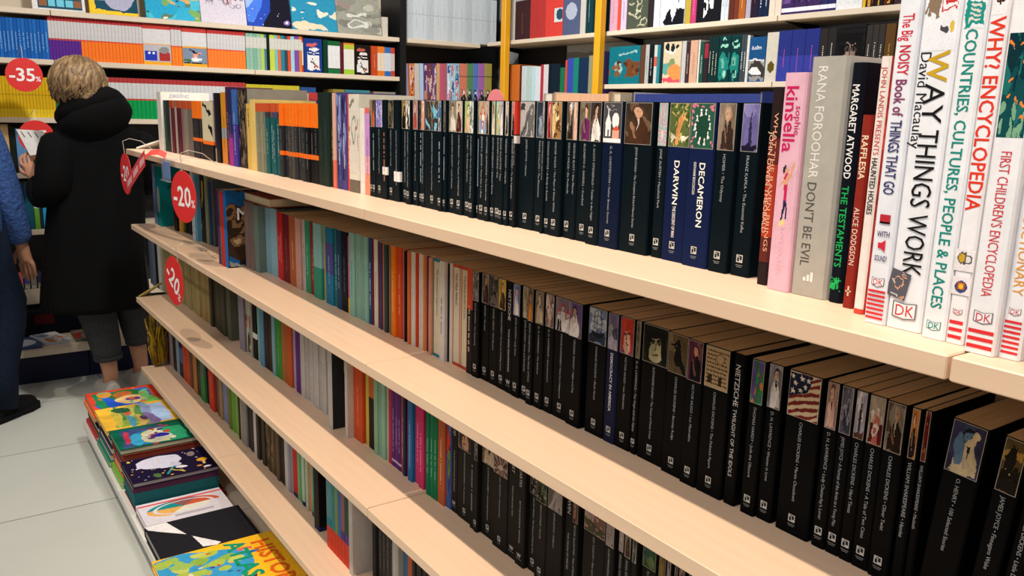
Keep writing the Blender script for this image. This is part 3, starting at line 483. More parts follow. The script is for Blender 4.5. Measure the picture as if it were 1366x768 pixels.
 {'a':1.6057,'b':1.5907,'v':0.767,'h':0.198,'d':'black paperback with an orange flame on brown','c':'#08141a','ar':('fig', ['#3a2a22','#e0602a','#6a4632'], 0.725, 0.995),'l':1,'q':'#9aa','g':'W'},
 {'a':1.5907,'b':1.5574,'v':0.767,'h':0.198,'d':'black paperback with a violet storm picture','c':'#08141a','ar':('storm', ['#8a7fc0','#b9b2e0','#5a4f92','#e0dcf2'], 0.725, 0.995),'t':'EMILY BRONTE • Wuthering Heights','l':1,'g':'W'},
 {'a':1.5574,'b':1.5369,'v':0.767,'h':0.198,'d':'black paperback with orange lettering and a white price label','c':'#08141a','bd':[(0.25, 0.33,'#e6e6e2')],'l':0,'q':'#c98a5a','g':'W'},
 {'a':1.5369,'b':1.5113,'v':0.767,'h':0.198,'d':'black paperback with a dark forest picture','c':'#08141a','ar':('abs', ['#26261f','#4a4636','#14140f','#6d664c'], 0.725, 0.995),'t':'MARCO POLO • The Travels','l':1,'g':'W'},
 {'a':1.5113,'b':1.4871,'v':0.767,'h':0.198,'d':'black paperback with bold lettering and a large white price label','c':'#08141a','bd':[(0.2, 0.3,'#eceae6')],'t':'HISTORY OF THE PELOPONNESIAN WAR','l':0,'g':'W'},
 {'a':1.4871,'b':1.457,'v':0.767,'h':0.198,'d':'black paperback with a cloaked figure against a yellow sky','c':'#08141a','ar':('fig', ['#8a7448','#16120e','#4a3a26','#c8b070'], 0.725, 0.995),'t':'CHARLES DICKENS • Great Expectations','l':1,'g':'W'},
 {'a':1.457,'b':1.4369,'v':0.767,'h':0.198,'d':'black paperback with a white and black winter scene','c':'#08141a','ar':('abs', ['#d8d2c8','#1c1a18','#8a8278','#eeeae2'], 0.725, 0.995),'t':'THOMAS HARDY • The Return of the Native','l':1,'g':'W'},
 {'a':1.4369,'b':1.4144,'v':0.767,'h':0.198,'d':'black paperback with a pink red portrait','c':'#08141a','ar':('fig', ['#b08a88','#a8483f','#d8a898','#5a3a3a'], 0.725, 0.995),'t':'HENRY JAMES • The Portrait of a Lady','l':1,'g':'W'},
 {'a':1.4144,'b':1.4013,'v':0.767,'h':0.198,'d':'black paperback with a thin black strip of figures','c':'#08141a','ar':('abs', ['#191515','#4a2a28','#2a2220','#857068'], 0.725, 0.995),'l':1,'q':'#9ab','g':'W'},
 {'a':1.4013,'b':1.3857,'v':0.767,'h':0.198,'d':'black paperback with a rosy nude painting','c':'#08141a','ar':('fig', ['#e8b8a4','#d88a78','#f0cdb8','#8a4a40'], 0.725, 0.995),'t':'GUSTAVE FLAUBERT • Madame Bovary','l':1,'g':'W'},
 {'a':1.3857,'b':1.3308,'v':0.767,'h':0.198,'d':'black paperback with a blue sailing ship','c':'#08141a','ar':('shard', ['#3c3634','#4a9ab8','#8a7a5a','#7ac0d8','#201c1c'], 0.725, 0.995),'t':'JAMES FENIMORE COOPER • The Last of the Mohicans','l':1,'g':'W'},
 {'a':1.3308,'b':1.3169,'v':0.767,'h':0.198,'d':'black paperback with a bright blue strip','c':'#08141a','ar':('abs', ['#2a5a9a','#4a8ac8','#c8a040','#e8e4d8'], 0.725, 0.995),'l':1,'q':'#9ab','g':'W'},
 {'a':1.3169,'b':1.3063,'v':0.767,'h':0.198,'d':'black paperback with a dark brown strip','c':'#08141a','ar':('abs', ['#3a3028','#6a5a48','#8a98a0','#201a16'], 0.725, 0.995),'l':1,'q':'#9ab','g':'W'},
 {'a':1.3063,'b':1.2783,'v':0.767,'h':0.198,'d':'black paperback with a seated woman in grey','c':'#08141a','ar':('fig', ['#8a8272','#d8d0c0','#c8a890','#4a4238'], 0.725, 0.995),'t':'LOUISA MAY ALCOTT • Little Women','l':1,'g':'W'},
 {'a':1.2783,'b':1.2534,'v':0.767,'h':0.198,'d':'black paperback with a woman in dark red','c':'#08141a','ar':('fig', ['#c8b8a4','#4a2020','#d8b098','#2a1a18'], 0.725, 0.995),'t':'ANNE BRONTE • The Tenant of Wildfell Hall','l':1,'g':'W'},
 {'a':1.2534,'b':1.2286,'v':0.767,'h':0.198,'d':'black paperback with a lime green garden picture','c':'#08141a','ar':('fig', ['#a8c078','#d8b088','#e0c8a0','#5a6a3a'], 0.725, 0.995),'t':'E. NESBIT • The Railway Children','l':1,'g':'W'},
 {'a':1.2286,'b':1.2118,'v':0.767,'h':0.198,'d':'black paperback with two white dogs','c':'#08141a','ar':('abs', ['#c8ccc8','#8a9a9a','#e6e6e0','#5a6a62'], 0.725, 0.995),'t':'JACK LONDON • The Call of the Wild & White Fang','l':1,'g':'W'},
 {'a':1.2118,'b':1.2012,'v':0.767,'h':0.198,'d':'black paperback with a grey arch','c':'#08141a','ar':('fig', ['#7a7a76','#4a4238','#b0a898','#2a2622'], 0.725, 0.995),'l':1,'q':'#9ab','g':'W'},
 {'a':1.2012,'b':1.1768,'v':0.767,'h':0.198,'d':'black paperback with three men around a red lifebuoy','c':'#08141a','ar':('men', ['#b89a80','#7aa8d0','#e0b898','#c83a34','#f0ece4'], 0.725, 0.995),'t':'JEROME K. JEROME • Three Men in a Boat','l':1,'g':'W'},
 {'a':1.1768,'b':1.1636,'v':0.767,'h':0.198,'d':'black paperback with a woman in a dark dress','c':'#08141a','ar':('fig', ['#c8b0a0','#2a2022','#d8b8a0','#7a2a2a'], 0.725, 0.995),'t':'NATHANIEL HAWTHORNE • The Scarlet Letter','l':1,'g':'W'},
 {'a':1.1636,'b':1.1495,'v':0.767,'h':0.198,'d':'black paperback with a green field party','c':'#08141a','ar':('fig', ['#a8b088','#d8d0b8','#a8484a','#4a5a38'], 0.725, 0.995),'t':'ANTON CHEKHOV • Selected Stories','l':1,'g':'W'},
 {'a':1.1495,'b':1.1325,'v':0.767,'h':0.198,'d':'black paperback with a pale green palm picture','c':'#08141a','ar':('abs', ['#a8c8b0','#c8b878','#7a9a88','#e8e4d0'], 0.725, 0.995),'t':'RUDYARD KIPLING • Kim','l':1,'g':'W'},
 {'a':1.1325,'b':1.1199,'v':0.767,'h':0.198,'d':'black paperback with a lilac portrait in white','c':'#08141a','ar':('fig', ['#b0a4b8','#e8e0dc','#d8b098','#3a3a48'], 0.725, 0.995),'t':'EDGAR ALLAN POE • Tales','l':1,'g':'W'},
 {'a':1.1199,'b':1.107,'v':0.767,'h':0.198,'d':'black paperback with a lady in black','c':'#08141a','ar':('fig', ['#c8beb4','#1e1a1c','#d8b8a0','#6a5a54'], 0.725, 0.995),'t':'VIRGINIA WOOLF • Orlando','l':1,'g':'W'},
 {'a':1.107,'b':1.0934,'v':0.767,'h':0.198,'d':'black paperback with a pink and black figure','c':'#08141a','ar':('fig', ['#b08a80','#1c1a1e','#d8a898','#d84a4a'], 0.725, 0.995),'t':'VIRGINIA WOOLF • To the Lighthouse','l':1,'g':'W'},
 {'a':1.0934,'b':1.0866,'v':0.767,'h':0.198,'d':'black paperback with a red top and gold lettering','c':'#12161a','bd':[(0.74, 0.995,'#c8382a'), (0.67, 0.73,'#e0d8d0')],'t':'LAO TZU • TAO TE CHING','l':0,'g':'W'},
 {'a':1.0866,'b':1.0455,'v':0.767,'h':0.198,'d':'black paperback with a steep grey railway picture','c':'#08141a','ar':('rail', ['#b4b0ac','#6a6866','#d0ccc8','#3a3838'], 0.725, 0.995),'t':'JAMES JOYCE • Ulysses','l':1,'g':'W'},
 {'a':1.0455,'b':1.0208,'v':0.767,'h':0.198,'d':'black paperback with a blue stone face','c':'#08141a','ar':('face', ['#5a6a78','#8a9aa8','#2c3640','#b8c0c6'], 0.725, 0.995),'t':'WILKIE COLLINS • The Moonstone','l':1,'g':'W'},
 {'a':1.0208,'b':1.0129,'v':0.767,'h':0.198,'d':'black paperback with a grey lavender strip','c':'#08141a','ar':('abs', ['#8a8690','#b0acb4','#5a565e','#a09898'], 0.725, 0.995),'t':'EDITH WHARTON • Ethan Frome','l':0,'g':'W'},
 {'a':1.0129,'b':0.9994,'v':0.767,'h':0.198,'d':'black paperback with a red and white strip','c':'#08141a','ar':('fig', ['#c8342c','#8a1e1a','#e0b09a','#e8dcd0'], 0.725, 0.995),'t':'CONAN DOYLE • A Study in Scarlet','l':1,'g':'W'},
 {'a':0.9994,'b':0.972,'v':0.767,'h':0.198,'d':'black paperback with a gilded room','c':'#08141a','ar':('abs', ['#a07848','#d8b478','#5a3a20','#e8d0a0'], 0.725, 0.995),'t':'OSCAR WILDE • The Plays of Oscar Wilde','l':1,'g':'W'},
 {'a':0.9708,'b':0.9524,'v':0.767,'h':0.198,'d':'black paperback with a man holding a white letter','c':'#08141a','ar':('fig', ['#5a4a38','#2a2018','#c89a78','#e8e4de'], 0.725, 0.995),'t':'OSCAR WILDE • De Profundis','l':1,'g':'W'},
 {'a':0.9524,'b':0.9402,'v':0.767,'h':0.198,'d':'black paperback with a plain peach picture','c':'#08141a','ar':('abs', ['#e0a890','#e8b8a0','#d09a84','#e8c0ac'], 0.725, 0.995),'t':'GEORGE ELIOT • Silas Marner','l':0,'g':'W'},
 {'a':0.9402,'b':0.9097,'v':0.767,'h':0.198,'d':'black paperback with a lady in a plum jacket','c':'#08141a','ar':('fig', ['#7a705a','#6a2a5a','#d8a888','#3a2a22'], 0.725, 0.995),'t':'ELIZABETH C. GASKELL • Cranford','l':1,'g':'W'},
 {'a':0.9097,'b':0.8825,'v':0.767,'h':0.198,'d':'black paperback with a man in a white suit','c':'#08141a','ar':('fig', ['#3a3230','#e8e2da','#d8a888','#241c1a'], 0.725, 0.995),'t':'F. SCOTT FITZGERALD • Tender is the Night','l':1,'g':'W'},
 {'a':0.8825,'b':0.8427,'v':0.767,'h':0.198,'d':'black paperback with a white church on grey','c':'#0c1830','ar':('church', ['#4a484c','#f2f0ee','#d8583a','#e8a890'], 0.725, 0.995),'t':'G. K. CHESTERTON • Father Brown Stories','l':1,'g':'W'},
 {'a':0.8427,'b':0.7886,'v':0.767,'h':0.198,'d':'black paperback with a man in a brown suit','c':'#08141a','ar':('fig', ['#3a2e22','#4a3020','#d0a080','#e0d8cc','#4a3a2a'], 0.725, 0.995),'t':'JOHN BUCHAN • The Complete Richard Hannay Stories','l':1,'g':'W'},
 {'a':0.784,'b':0.7649,'v':0.767,'h':0.198,'d':'black paperback with a pink and teal sunburst','c':'#08141a','ar':('sun', ['#b8c8c0','#d8889a','#8ab0b0','#e8c8c8'], 0.725, 0.995),'t':'JANE AUSTEN • Mansfield Park','l':1,'g':'W'},
 {'a':0.764,'b':0.725,'v':0.767,'h':0.198,'d':'black paperback with a jungle picture above big white letters','c':'#101c40','ar':('jungle', ['#5a6a38','#c8b470','#3a4a24','#d89858','#e8e0c8'], 0.725, 0.995),'t':[('DARWIN', 0.645, 0.0125,'#f4f0e4', 0.5, 1, 0.28), ('THE DESCENT OF MAN', 0.355, 0.0072,'#e8e4da', 0.5, 1, 0.2)],'l':1,'g':'W'},
 {'a':0.7229,'b':0.682,'v':0.767,'h':0.198,'d':'black paperback with a ring of white dancers on green','c':'#121e44','ar':('dance', ['#2a5a48','#f0e8e0','#d87888','#1e4636'], 0.725, 0.995),'t':[('DECAMERON', 0.645, 0.0128,'#f6f2e8', 0.62, 1, 0.395), ('GIOVANNI BOCCACCIO', 0.645, 0.0056,'#e6e2da', 0.3, 1, 0.2)],'l':1,'g':'W'},
 {'a':0.6788,'b':0.6499,'v':0.767,'h':0.198,'d':'black paperback with a bearded man in rags','c':'#08141a','ar':('fig', ['#7a6a5a','#3a2a24','#c09878','#9a8a78'], 0.725, 0.995),'t':'HOMER • The Odyssey','l':1,'g':'W'},
 {'a':0.6477,'b':0.6202,'v':0.767,'h':0.198,'d':'black paperback with a violet night tower','c':'#08141a','ar':('tower', ['#6a649a','#2c2a4a','#8a84b8','#1c1a30'], 0.725, 0.995),'t':'FRANZ KAFKA • The Essential Kafka','l':1,'g':'W'},
 {'a':0.5949,'b':0.5813,'v':0.752,'h':0.214,'d':'dark red and black book with cream lettering','c':'#2a1f20','bd':[(0.25, 0.62,'#b3402a'), (0.12, 0.25,'#5e2a24'), (0.62, 0.75,'#6a2c26')],'t':[('JOHN OWEN THEOBALD', 0.78, 0.0075,'#f0c8a8', 0.26, 0, 0.51), ('WHAT THE RAVEN BRINGS', 0.875, 0.0075,'#e8a888', 0.72, 0, 0.7)]},
 {'a':0.5729,'b':0.5447,'v':0.742,'h':0.228,'d':'pink book with magenta lettering','c':'#dfb0c0','s':'#e3b6c4','t':[('kinsella', 0.945, 0.021,'#c8245e', 0.42, 1, 0.3), ('sophie', 0.855, 0.0105,'#c8245e', 0.8, 0, 0.13), ('LOVE YOUR LIFE', 0.3, 0.008,'#eec8d6', 0.5, 0, 0.22)],'ar':('dancer', ['#dfb0c0','#c82a5a','#2a2a4a','#d8a080','#e6d08a'], 0.3, 0.6)},
 {'a':0.5459,'b':0.5015,'v':0.745,'h':0.243,'d':'thick grey hardback with pale lettering','c':'#a9a69c','hb':1,'s':'#c9c6c0','t':[('RANA FOROOHAR', 0.965, 0.0155,'#e4e2da', 0.33, 0, 0.46), ("DON'T BE EVIL", 0.49, 0.0155,'#57544e', 0.33, 0, 0.36)],'l':3},
 {'a':0.4986,'b':0.4829,'v':0.745,'h':0.236,'d':'navy black hardback with white and green lettering','c':'#10141d','hb':1,'s':'#12161f','t':[('MARGARET ATWOOD', 0.915, 0.0105,'#e8e6e2', 0.5, 1, 0.385), ('THE TESTAMENTS', 0.5, 0.0105,'#21a653', 0.5, 1, 0.345)],'l':4},
 {'a':0.475,'b':0.4636,'v':0.735,'h':0.187,'d':'short rust red paperback','c':'#8a2c22','t':[('RAFFLESIA', 0.9, 0.0095,'#ead6b4', 0.55, 1, 0.225), ('ALICE DODGSON', 0.53, 0.0082,'#ead8c8', 0.5, 0, 0.3)],'l':5},
 {'a':0.4543,'b':0.4439,'v':0.722,'h':0.239,'d':'white book with a red and black edge','c':'#e6dcd4','s':'#c0392e','bd':[(0, 0.02,'#d04a3a')],'t':[('JOHN LANDIS PRESENTS', 0.96, 0.0075,'#c8483c', 0.6, 0, 0.33), ('HAUNTED HOUSES', 0.62, 0.0078,'#2a2624', 0.6, 1, 0.22)],'sa':('abs', ['#c0392e','#1c1614','#8a2a20','#d84a3a'])},
 {'a':0.4287,'b':0.4078,'v':0.7,'h':0.3,'d':'tall white book with a title in red and navy','c':'#e6e8ee','t':[('The Big', 0.905, 0.0145,'#cf2c3c', 0.5, 1, 0.075), ('NOISY', 0.82, 0.0145,'#cf2c3c', 0.5, 1, 0.085), ('Book of', 0.725, 0.0145,'#8a3a62', 0.5, 1, 0.105), ('THINGS THAT GO', 0.608, 0.0145,'#3d3a6b', 0.5, 1, 0.215)],'l':6},
 {'a':0.4081,'b':0.375,'v':0.702,'h':0.3,'d':'wide white book with giant black serif title','c':'#e9eaee','t':[('David Macaulay', 0.8, 0.0135,'#22201f', 0.2, 0, 0.27), ('W', 0.8, 0.0255,'#c8a02a', 0.6, 1, 0.085), ('AY', 0.712, 0.0255,'#1d1b1b', 0.6, 0, 0.11), ('THINGS', 0.585, 0.0255,'#1d1b1b', 0.58, 0, 0.22), ('WORK', 0.345, 0.0255,'#1d1b1b', 0.58, 0, 0.18)],'ar':('mammoth', ['#e9eaee','#8a7560','#d8b84a','#c83a3a','#4a4a50'], 0.8, 0.99),'l':7},
 {'a':0.3706,'b':0.3499,'v':0.695,'h':0.297,'d':'white book with a teal and green title','c':'#e9ebee','t':[('COUNTRIES, CULTURES, PEOPLE & PLACES', 0.86, 0.0135,'#1c8a7c', 0.5, 1, 0.77)],'ar':('ourworld', ['#e9ebee','#1f8f86','#d8d4c8','#c8543a'], 0.86, 0.99),'l':8},
 {'a':0.35,'b':0.3346,'v':0.696,'h':0.294,'d':'white book with a bold red title','c':'#ebe8ea','t':[('WHY? ENCYCLOPEDIA', 0.895, 0.0165,'#dd3a26', 0.55, 1, 0.515)],'ar':('butterfly', ['#ebe8ea','#c8742a','#3a2a22','#e8a83a'], 0.9, 0.995),'l':9},
 {'a':0.327,'b':0.303,'v':0.682,'h':0.286,'d':'white book with an aquarium picture on its spine','c':'#ebeaec','t':[("FIRST CHILDREN'S ENCYCLOPEDIA", 0.565, 0.0115,'#d6363a', 0.5, 0, 0.4)],'ar':('fish', ['#12484c','#1d6a66','#0c3038','#e8843a','#7aa888'], 0.6, 0.87),'l':10},
 {'a':0.305,'b':0.2862,'v':0.688,'h':0.286,'d':'white book with an orange title','c':'#eae9ec','t':[("CHILDREN'S DICTIONARY", 0.6, 0.0115,'#e39a2e', 0.5, 0, 0.42)],'ar':('fish', ['#c8382c','#3a8ac8','#e8c83a','#e8843a','#7aa888'], 0.62, 0.8),'l':11},
 {'a':0.2906,'b':0.272,'v':0.7,'h':0.28,'d':'slate blue book at the right end','c':'#2c3c5a'},
]
ROWS['second']=[
 {'a':3.594,'b':3.562,'v':0.745,'h':0.238,'d':'pale blue violet book','c':'#6c78a0','s':'#7c86aa','ar':('abs', ['#6c78a0','#8a94b8','#b04868','#5a6690'], 0.05, 0.95)},
 {'a':3.545,'b':3.478,'v':0.745,'h':0.236,'d':'wide teal book with a grey moon disc','c':'#0f7a7c','s':'#0f7f80','ar':('disc', ['#0f7a7c','#a8aeac','#0f7a7c'], 0.15, 0.8),'t':[('ro', 0.0, 0.03,'#14282c', 0.5, 2)]},
 {'a':3.37,'b':3.345,'v':0.765,'h':0.2,'d':'dark maroon book','c':'#3a1418'},
 {'a':3.344,'b':3.322,'v':0.768,'h':0.205,'d':'brown black book','c':'#1e1614'},
 {'a':3.32,'b':3.292,'v':0.775,'h':0.13,'d':'short mustard book','c':'#c89a3a'},
 {'a':3.29,'b':3.255,'v':0.785,'h':0.14,'d':'short dark olive book','c':'#23251a','ar':('abs', ['#23251a','#4a5234','#14160f','#6a6a4a'], 0.1, 0.9)},
 {'a':3.25,'b':3.2,'v':0.79,'h':0.2,'d':'black book behind the red disc','c':'#141311'},
 {'a':3.1,'b':3.068,'v':0.768,'h':0.245,'d':'white and blue book','c':'#b8c2c8','ar':('abs', ['#b8c2c8','#5a7aa8','#d8dcdc','#8aa0b4'], 0.1, 0.9)},
 {'a':3.067,'b':3.04,'v':0.77,'h':0.235,'d':'sky blue book','c':'#5a94b0'},
 {'a':3.039,'b':2.985,'v':0.785,'h':0.24,'d':'black and amber book','c':'#1d1a12','ar':('abs', ['#1d1a12','#c8902a','#3a2a14','#141310'], 0.02, 0.9)},
 {'a':2.984,'b':2.952,'v':0.785,'h':0.24,'d':'grey green book','c':'#7a8468'},
 {'a':2.951,'b':2.925,'v':0.79,'h':0.22,'d':'deep blue book','c':'#263a62'},
 {'a':2.924,'b':2.9,'v':0.795,'h':0.23,'d':'slate book','c':'#4a545a'},
 {'a':2.585,'b':2.562,'v':0.714,'h':0.228,'d':'thin purple book','c':'#5a2a62'},
 {'a':2.561,'b':2.546,'v':0.714,'h':0.226,'d':'thin moss green book','c':'#5a6a4a'},
 {'a':2.545,'b':2.52,'v':0.713,'h':0.226,'d':'thin red book','c':'#c03030'},
 {'a':2.518,'b':2.494,'v':0.715,'h':0.232,'d':'blue book with cut logs and a suited woman on its cover','c':'#1a6ab0','s':'#2a6ab4','t':[('M', 0.0, 0.05,'#e8e8e8', 0.5, 2)],'sa':('logs', ['#3a2c22','#8a6a48','#c8b08a','#1a5a9a','#d8a888','#1c2230','#8a9094'])},
 {'a':2.5135,'b':2.4653,'v':0.768,'h':0.2,'d':'mauve grey book','c':'#7d6a66'},
 {'a':2.4653,'b':2.4186,'v':0.77,'h':0.2,'d':'mauve grey book','c':'#75655f'},
 {'a':2.4186,'b':2.3836,'v':0.772,'h':0.196,'d':'grey green book','c':'#6a7e76'},
 {'a':2.3836,'b':2.3495,'v':0.795,'h':0.194,'d':'pale blue book','c':'#7ba3b4'},
 {'a':2.3495,'b':2.2965,'v':0.795,'h':0.194,'d':'pale blue book','c':'#86aebd'},
 {'a':2.2965,'b':2.2675,'v':0.795,'h':0.19,'d':'red paperback','c':'#c02a2c','q':'#e8a898'},
 {'a':2.2675,'b':2.2406,'v':0.795,'h':0.19,'d':'red paperback','c':'#b82628','q':'#e8a898'},
 {'a':2.2406,'b':2.187,'v':0.795,'h':0.19,'d':'maroon paperback','c':'#6a1c24','q':'#a86a5a'},
 {'a':2.187,'b':2.1368,'v':0.795,'h':0.19,'d':'rust orange paperback','c':'#a85a34','q':'#e8c8a8'},
 {'a':2.1368,'b':2.1024,'v':0.795,'h':0.19,'d':'dusty pink paperback','c':'#c09488'},
 {'a':2.1024,'b':2.0787,'v':0.795,'h':0.19,'d':'pale grey paperback with black lettering','c':'#b5a9a4','q':'#2a2424'},
 {'a':2.0787,'b':2.0471,'v':0.795,'h':0.19,'d':'green paperback','c':'#2f8a66','q':'#a8d8c0'},
 {'a':2.0471,'b':2.0137,'v':0.795,'h':0.192,'d':'brick red paperback','c':'#7c3226','q':'#c89a7a'},
 {'a':2.0137,'b':1.9632,'v':0.795,'h':0.192,'d':'pale blue paperback with green foot','c':'#7fb0ae','bd':[(0, 0.42,'#2f8a72')]},
 {'a':1.9632,'b':1.9357,'v':0.795,'h':0.192,'d':'mustard paperback','c':'#a89a5c','q':'#5a4a2a'},
 {'a':1.9357,'b':1.8894,'v':0.795,'h':0.192,'d':'blue paperback with a violet patch','c':'#1f7096','bd':[(0.4, 0.8,'#4a4a86')],'q':'#8ac0d0'},
 {'a':1.8894,'b':1.8692,'v':0.795,'h':0.193,'d':'sea green paperback','c':'#27706c','q':'#9ac8b8'},
 {'a':1.8692,'b':1.8414,'v':0.795,'h':0.193,'d':'dark blue paperback','c':'#20405e','q':'#9ab8c8'},
 {'a':1.8414,'b':1.8074,'v':0.795,'h':0.193,'d':'black paperback','c':'#17171b','q':'#6a6a72'},
 {'a':1.8074,'b':1.7919,'v':0.795,'h':0.185,'d':'thin magenta paperback with yellow foot','c':'#b0508a','bd':[(0, 0.2,'#d8b030')]},
 {'a':1.7916,'b':1.7633,'v':0.795,'h':0.197,'d':'pale green paperback','c':'#86b2a4','q':'#4a7a70'},
 {'a':1.7633,'b':1.7366,'v':0.795,'h':0.197,'d':'pale green paperback','c':'#80ab9c','q':'#4a7a70'},
 {'a':1.7366,'b':1.7096,'v':0.795,'h':0.197,'d':'grey green paperback','c':'#7aa090'},
 {'a':1.7096,'b':1.6994,'v':0.795,'h':0.197,'d':'pale green paperback','c':'#8ab4a8','q':'#5a8a80'},
 {'a':1.7142,'b':1.6927,'v':0.795,'h':0.197,'d':'pale teal paperback','c':'#74a8a0'},
 {'a':1.6927,'b':1.6782,'v':0.795,'h':0.197,'d':'navy paperback with white lettering','c':'#32446a','q':'#c8d0e0'},
 {'a':1.6782,'b':1.6696,'v':0.795,'h':0.197,'d':'dark red paperback','c':'#6a201c'},
 {'a':1.6696,'b':1.6516,'v':0.795,'h':0.197,'d':'slim white paperback','c':'#d2c8b8','q':'#c87a5a'},
 {'a':1.6516,'b':1.6405,'v':0.795,'h':0.194,'d':'slim wine paperback','c':'#6a2a2c'},
 {'a':1.6405,'b':1.6257,'v':0.795,'h':0.194,'d':'slim navy paperback','c':'#3a3a5e'},
 {'a':1.6257,'b':1.6121,'v':0.795,'h':0.194,'d':'slim orange paperback','c':'#c8683a'},
 {'a':1.6121,'b':1.5986,'v':0.795,'h':0.194,'d':'slim dark teal paperback','c':'#2e4444'},
 {'a':1.5986,'b':1.588,'v':0.795,'h':0.194,'d':'slim orange paperback','c':'#cc6c3c'},
 {'a':1.588,'b':1.5757,'v':0.795,'h':0.194,'d':'slim grey green paperback','c':'#5a6a52'},
 {'a':1.5757,'b':1.5566,'v':0.795,'h':0.196,'d':'bright orange paperback','c':'#e07418','q':'#f0b070'},
 {'a':1.5566,'b':1.5379,'v':0.795,'h':0.196,'d':'vermilion paperback','c':'#c8482a','q':'#e8a080'},
 {'a':1.5379,'b':1.5204,'v':0.795,'h':0.196,'d':'rose brown paperback','c':'#b0604e'},
 {'a':1.5204,'b':1.513,'v':0.795,'h':0.194,'d':'black paperback','c':'#1e1614'},
 {'a':1.513,'b':1.5023,'v':0.795,'h':0.194,'d':'grey green paperback','c':'#6c7660'},
 {'a':1.5023,'b':1.4918,'v':0.795,'h':0.194,'d':'slim orange paperback','c':'#cc6a38'},
 {'a':1.4918,'b':1.475,'v':0.795,'h':0.196,'d':'white paperback','c':'#cdc3b4','q':'#b0a494'},
 {'a':1.475,'b':1.4648,'v':0.795,'h':0.196,'d':'red paperback','c':'#b8321e'},
 {'a':1.4648,'b':1.4438,'v':0.795,'h':0.196,'d':'white paperback','c':'#cbc1b0','q':'#b0a494'},
 {'a':1.4438,'b':1.4316,'v':0.795,'h':0.196,'d':'orange paperback','c':'#c8703e'},
 {'a':1.4316,'b':1.4143,'v':0.795,'h':0.196,'d':'navy violet paperback','c':'#33244e','q':'#8a7aa8'},
 {'a':1.4143,'b':1.4032,'v':0.795,'h':0.196,'d':'salmon paperback','c':'#c88a6e'},
 {'a':1.4032,'b':1.3691,'v':0.795,'h':0.197,'d':'cream paperback in a teal frame','c':'#cfc5a6','bd':[(0, 0.03,'#2a7a88'), (0.97, 1,'#2a7a88')],'t':[("The Architect's Apprentice", 0.9, 0.0085,'#6a5a48', 0.5, 0)],'n':'#2a7a88'},
 {'a':1.3691,'b':1.3508,'v':0.795,'h':0.197,'d':'white paperback with navy lettering','c':'#cfc8c0','q':'#4a5070'},
 {'a':1.3508,'b':1.3452,'v':0.795,'h':0.194,'d':'black paperback','c':'#191418'},
 {'a':1.3452,'b':1.3335,'v':0.795,'h':0.196,'d':'white paperback','c':'#c8c0b4'},
 {'a':1.3335,'b':1.3031,'v':0.795,'h':0.197,'d':'cream paperback in a red frame','c':'#cdc3a8','bd':[(0, 0.03,'#b8442e'), (0.97, 1,'#b8442e')],'t':[('The Flea Palace', 0.92, 0.01,'#3a2c24', 0.5, 0)],'n':'#b8442e'},
 {'a':1.3031,'b':1.2744,'v':0.795,'h':0.197,'d':'cream paperback in a red frame','c':'#cbbfa0','bd':[(0, 0.03,'#b8442e'), (0.97, 1,'#b8442e')],'t':[('The Forty Rules of Love', 0.92, 0.0085,'#7a5a44', 0.5, 0)],'n':'#b8442e'},
 {'a':1.2744,'b':1.254,'v':0.795,'h':0.198,'d':'dark paperback with a vermilion top','c':'#251c1c','bd':[(0.62, 1,'#c04a2c')],'q':'#d8c0a8'},
 {'a':1.252,'b':1.2287,'v':0.795,'h':0.198,'d':'black paperback with a grey street picture','c':'#050607','ar':('abs', ['#6e6a66','#8e8a86','#4e4a48','#a8a4a0'], 0.725, 0.995),'t':'KATE CHOPIN • The Awakening','l':1,'g':'W'},
 {'a':1.2287,'b':1.2018,'v':0.795,'h':0.198,'d':'black paperback with a warrior in brown armour','c':'#050607','ar':('fig', ['#7a726a','#3a2620','#b08868','#2a1c18'], 0.725, 0.995),'t':'HOMER • The Iliad','l':1,'g':'W'},
 {'a':1.2018,'b':1.1736,'v':0.795,'h':0.198,'d':'black paperback with a harbour in mist','c':'#050607','ar':('abs', ['#3a3638','#6a625e','#22201f','#7a6a5a'], 0.725, 0.995),'t':'DANIEL DEFOE • Moll Flanders','l':1,'g':'W'},
 {'a':1.1736,'b':1.1477,'v':0.795,'h':0.198,'d':'black paperback with a yellow dress','c':'#050607','ar':('fig', ['#c8a83a','#3a2c22','#d8a888','#6a4a2a'], 0.725, 0.995),'t':'THOMAS HARDY • Far from the Madding Crowd','l':1,'g':'W'},
 {'a':1.1477,'b':1.1251,'v':0.795,'h':0.198,'d':'black paperback with plain white NIETZSCHE lettering','c':'#050607','t':[('NIETZSCHE', 0.93, 0.0105,'#d8d8d8', 0.5, 0), ('THUS SPAKE ZARATHUSTRA', 0.58, 0.006,'#c8c8c8', 0.5, 0)],'l':2,'g':'W'},
 {'a':1.1251,'b':1.1024,'v':0.795,'h':0.198,'d':'black paperback with a woman against blue sky','c':'#050607','ar':('fig', ['#6a7eb0','#e0d8d8','#d8b098','#4a5a88'], 0.725, 0.995),'t':'JANE AUSTEN • Lady Susan','l':1,'g':'W'},
 {'a':1.1024,'b':1.0804,'v':0.795,'h':0.198,'d':'black paperback with a tan desert picture','c':'#050607','ar':('abs', ['#a89a80','#c8bca0','#8a7a60','#6a5c46'], 0.725, 0.995),'t':'JANE AUSTEN • Sense and Sensibility','l':1,'g':'W'},
 {'a':1.0804,'b':1.0625,'v':0.795,'h':0.198,'d':'black paperback with an orange and brown figure','c':'#050607','ar':('fig', ['#5a4a38','#c87a2a','#c89878','#2a201a'], 0.725, 0.995),'t':'EDITH WHARTON • The House of Mirth','l':1,'g':'W'},
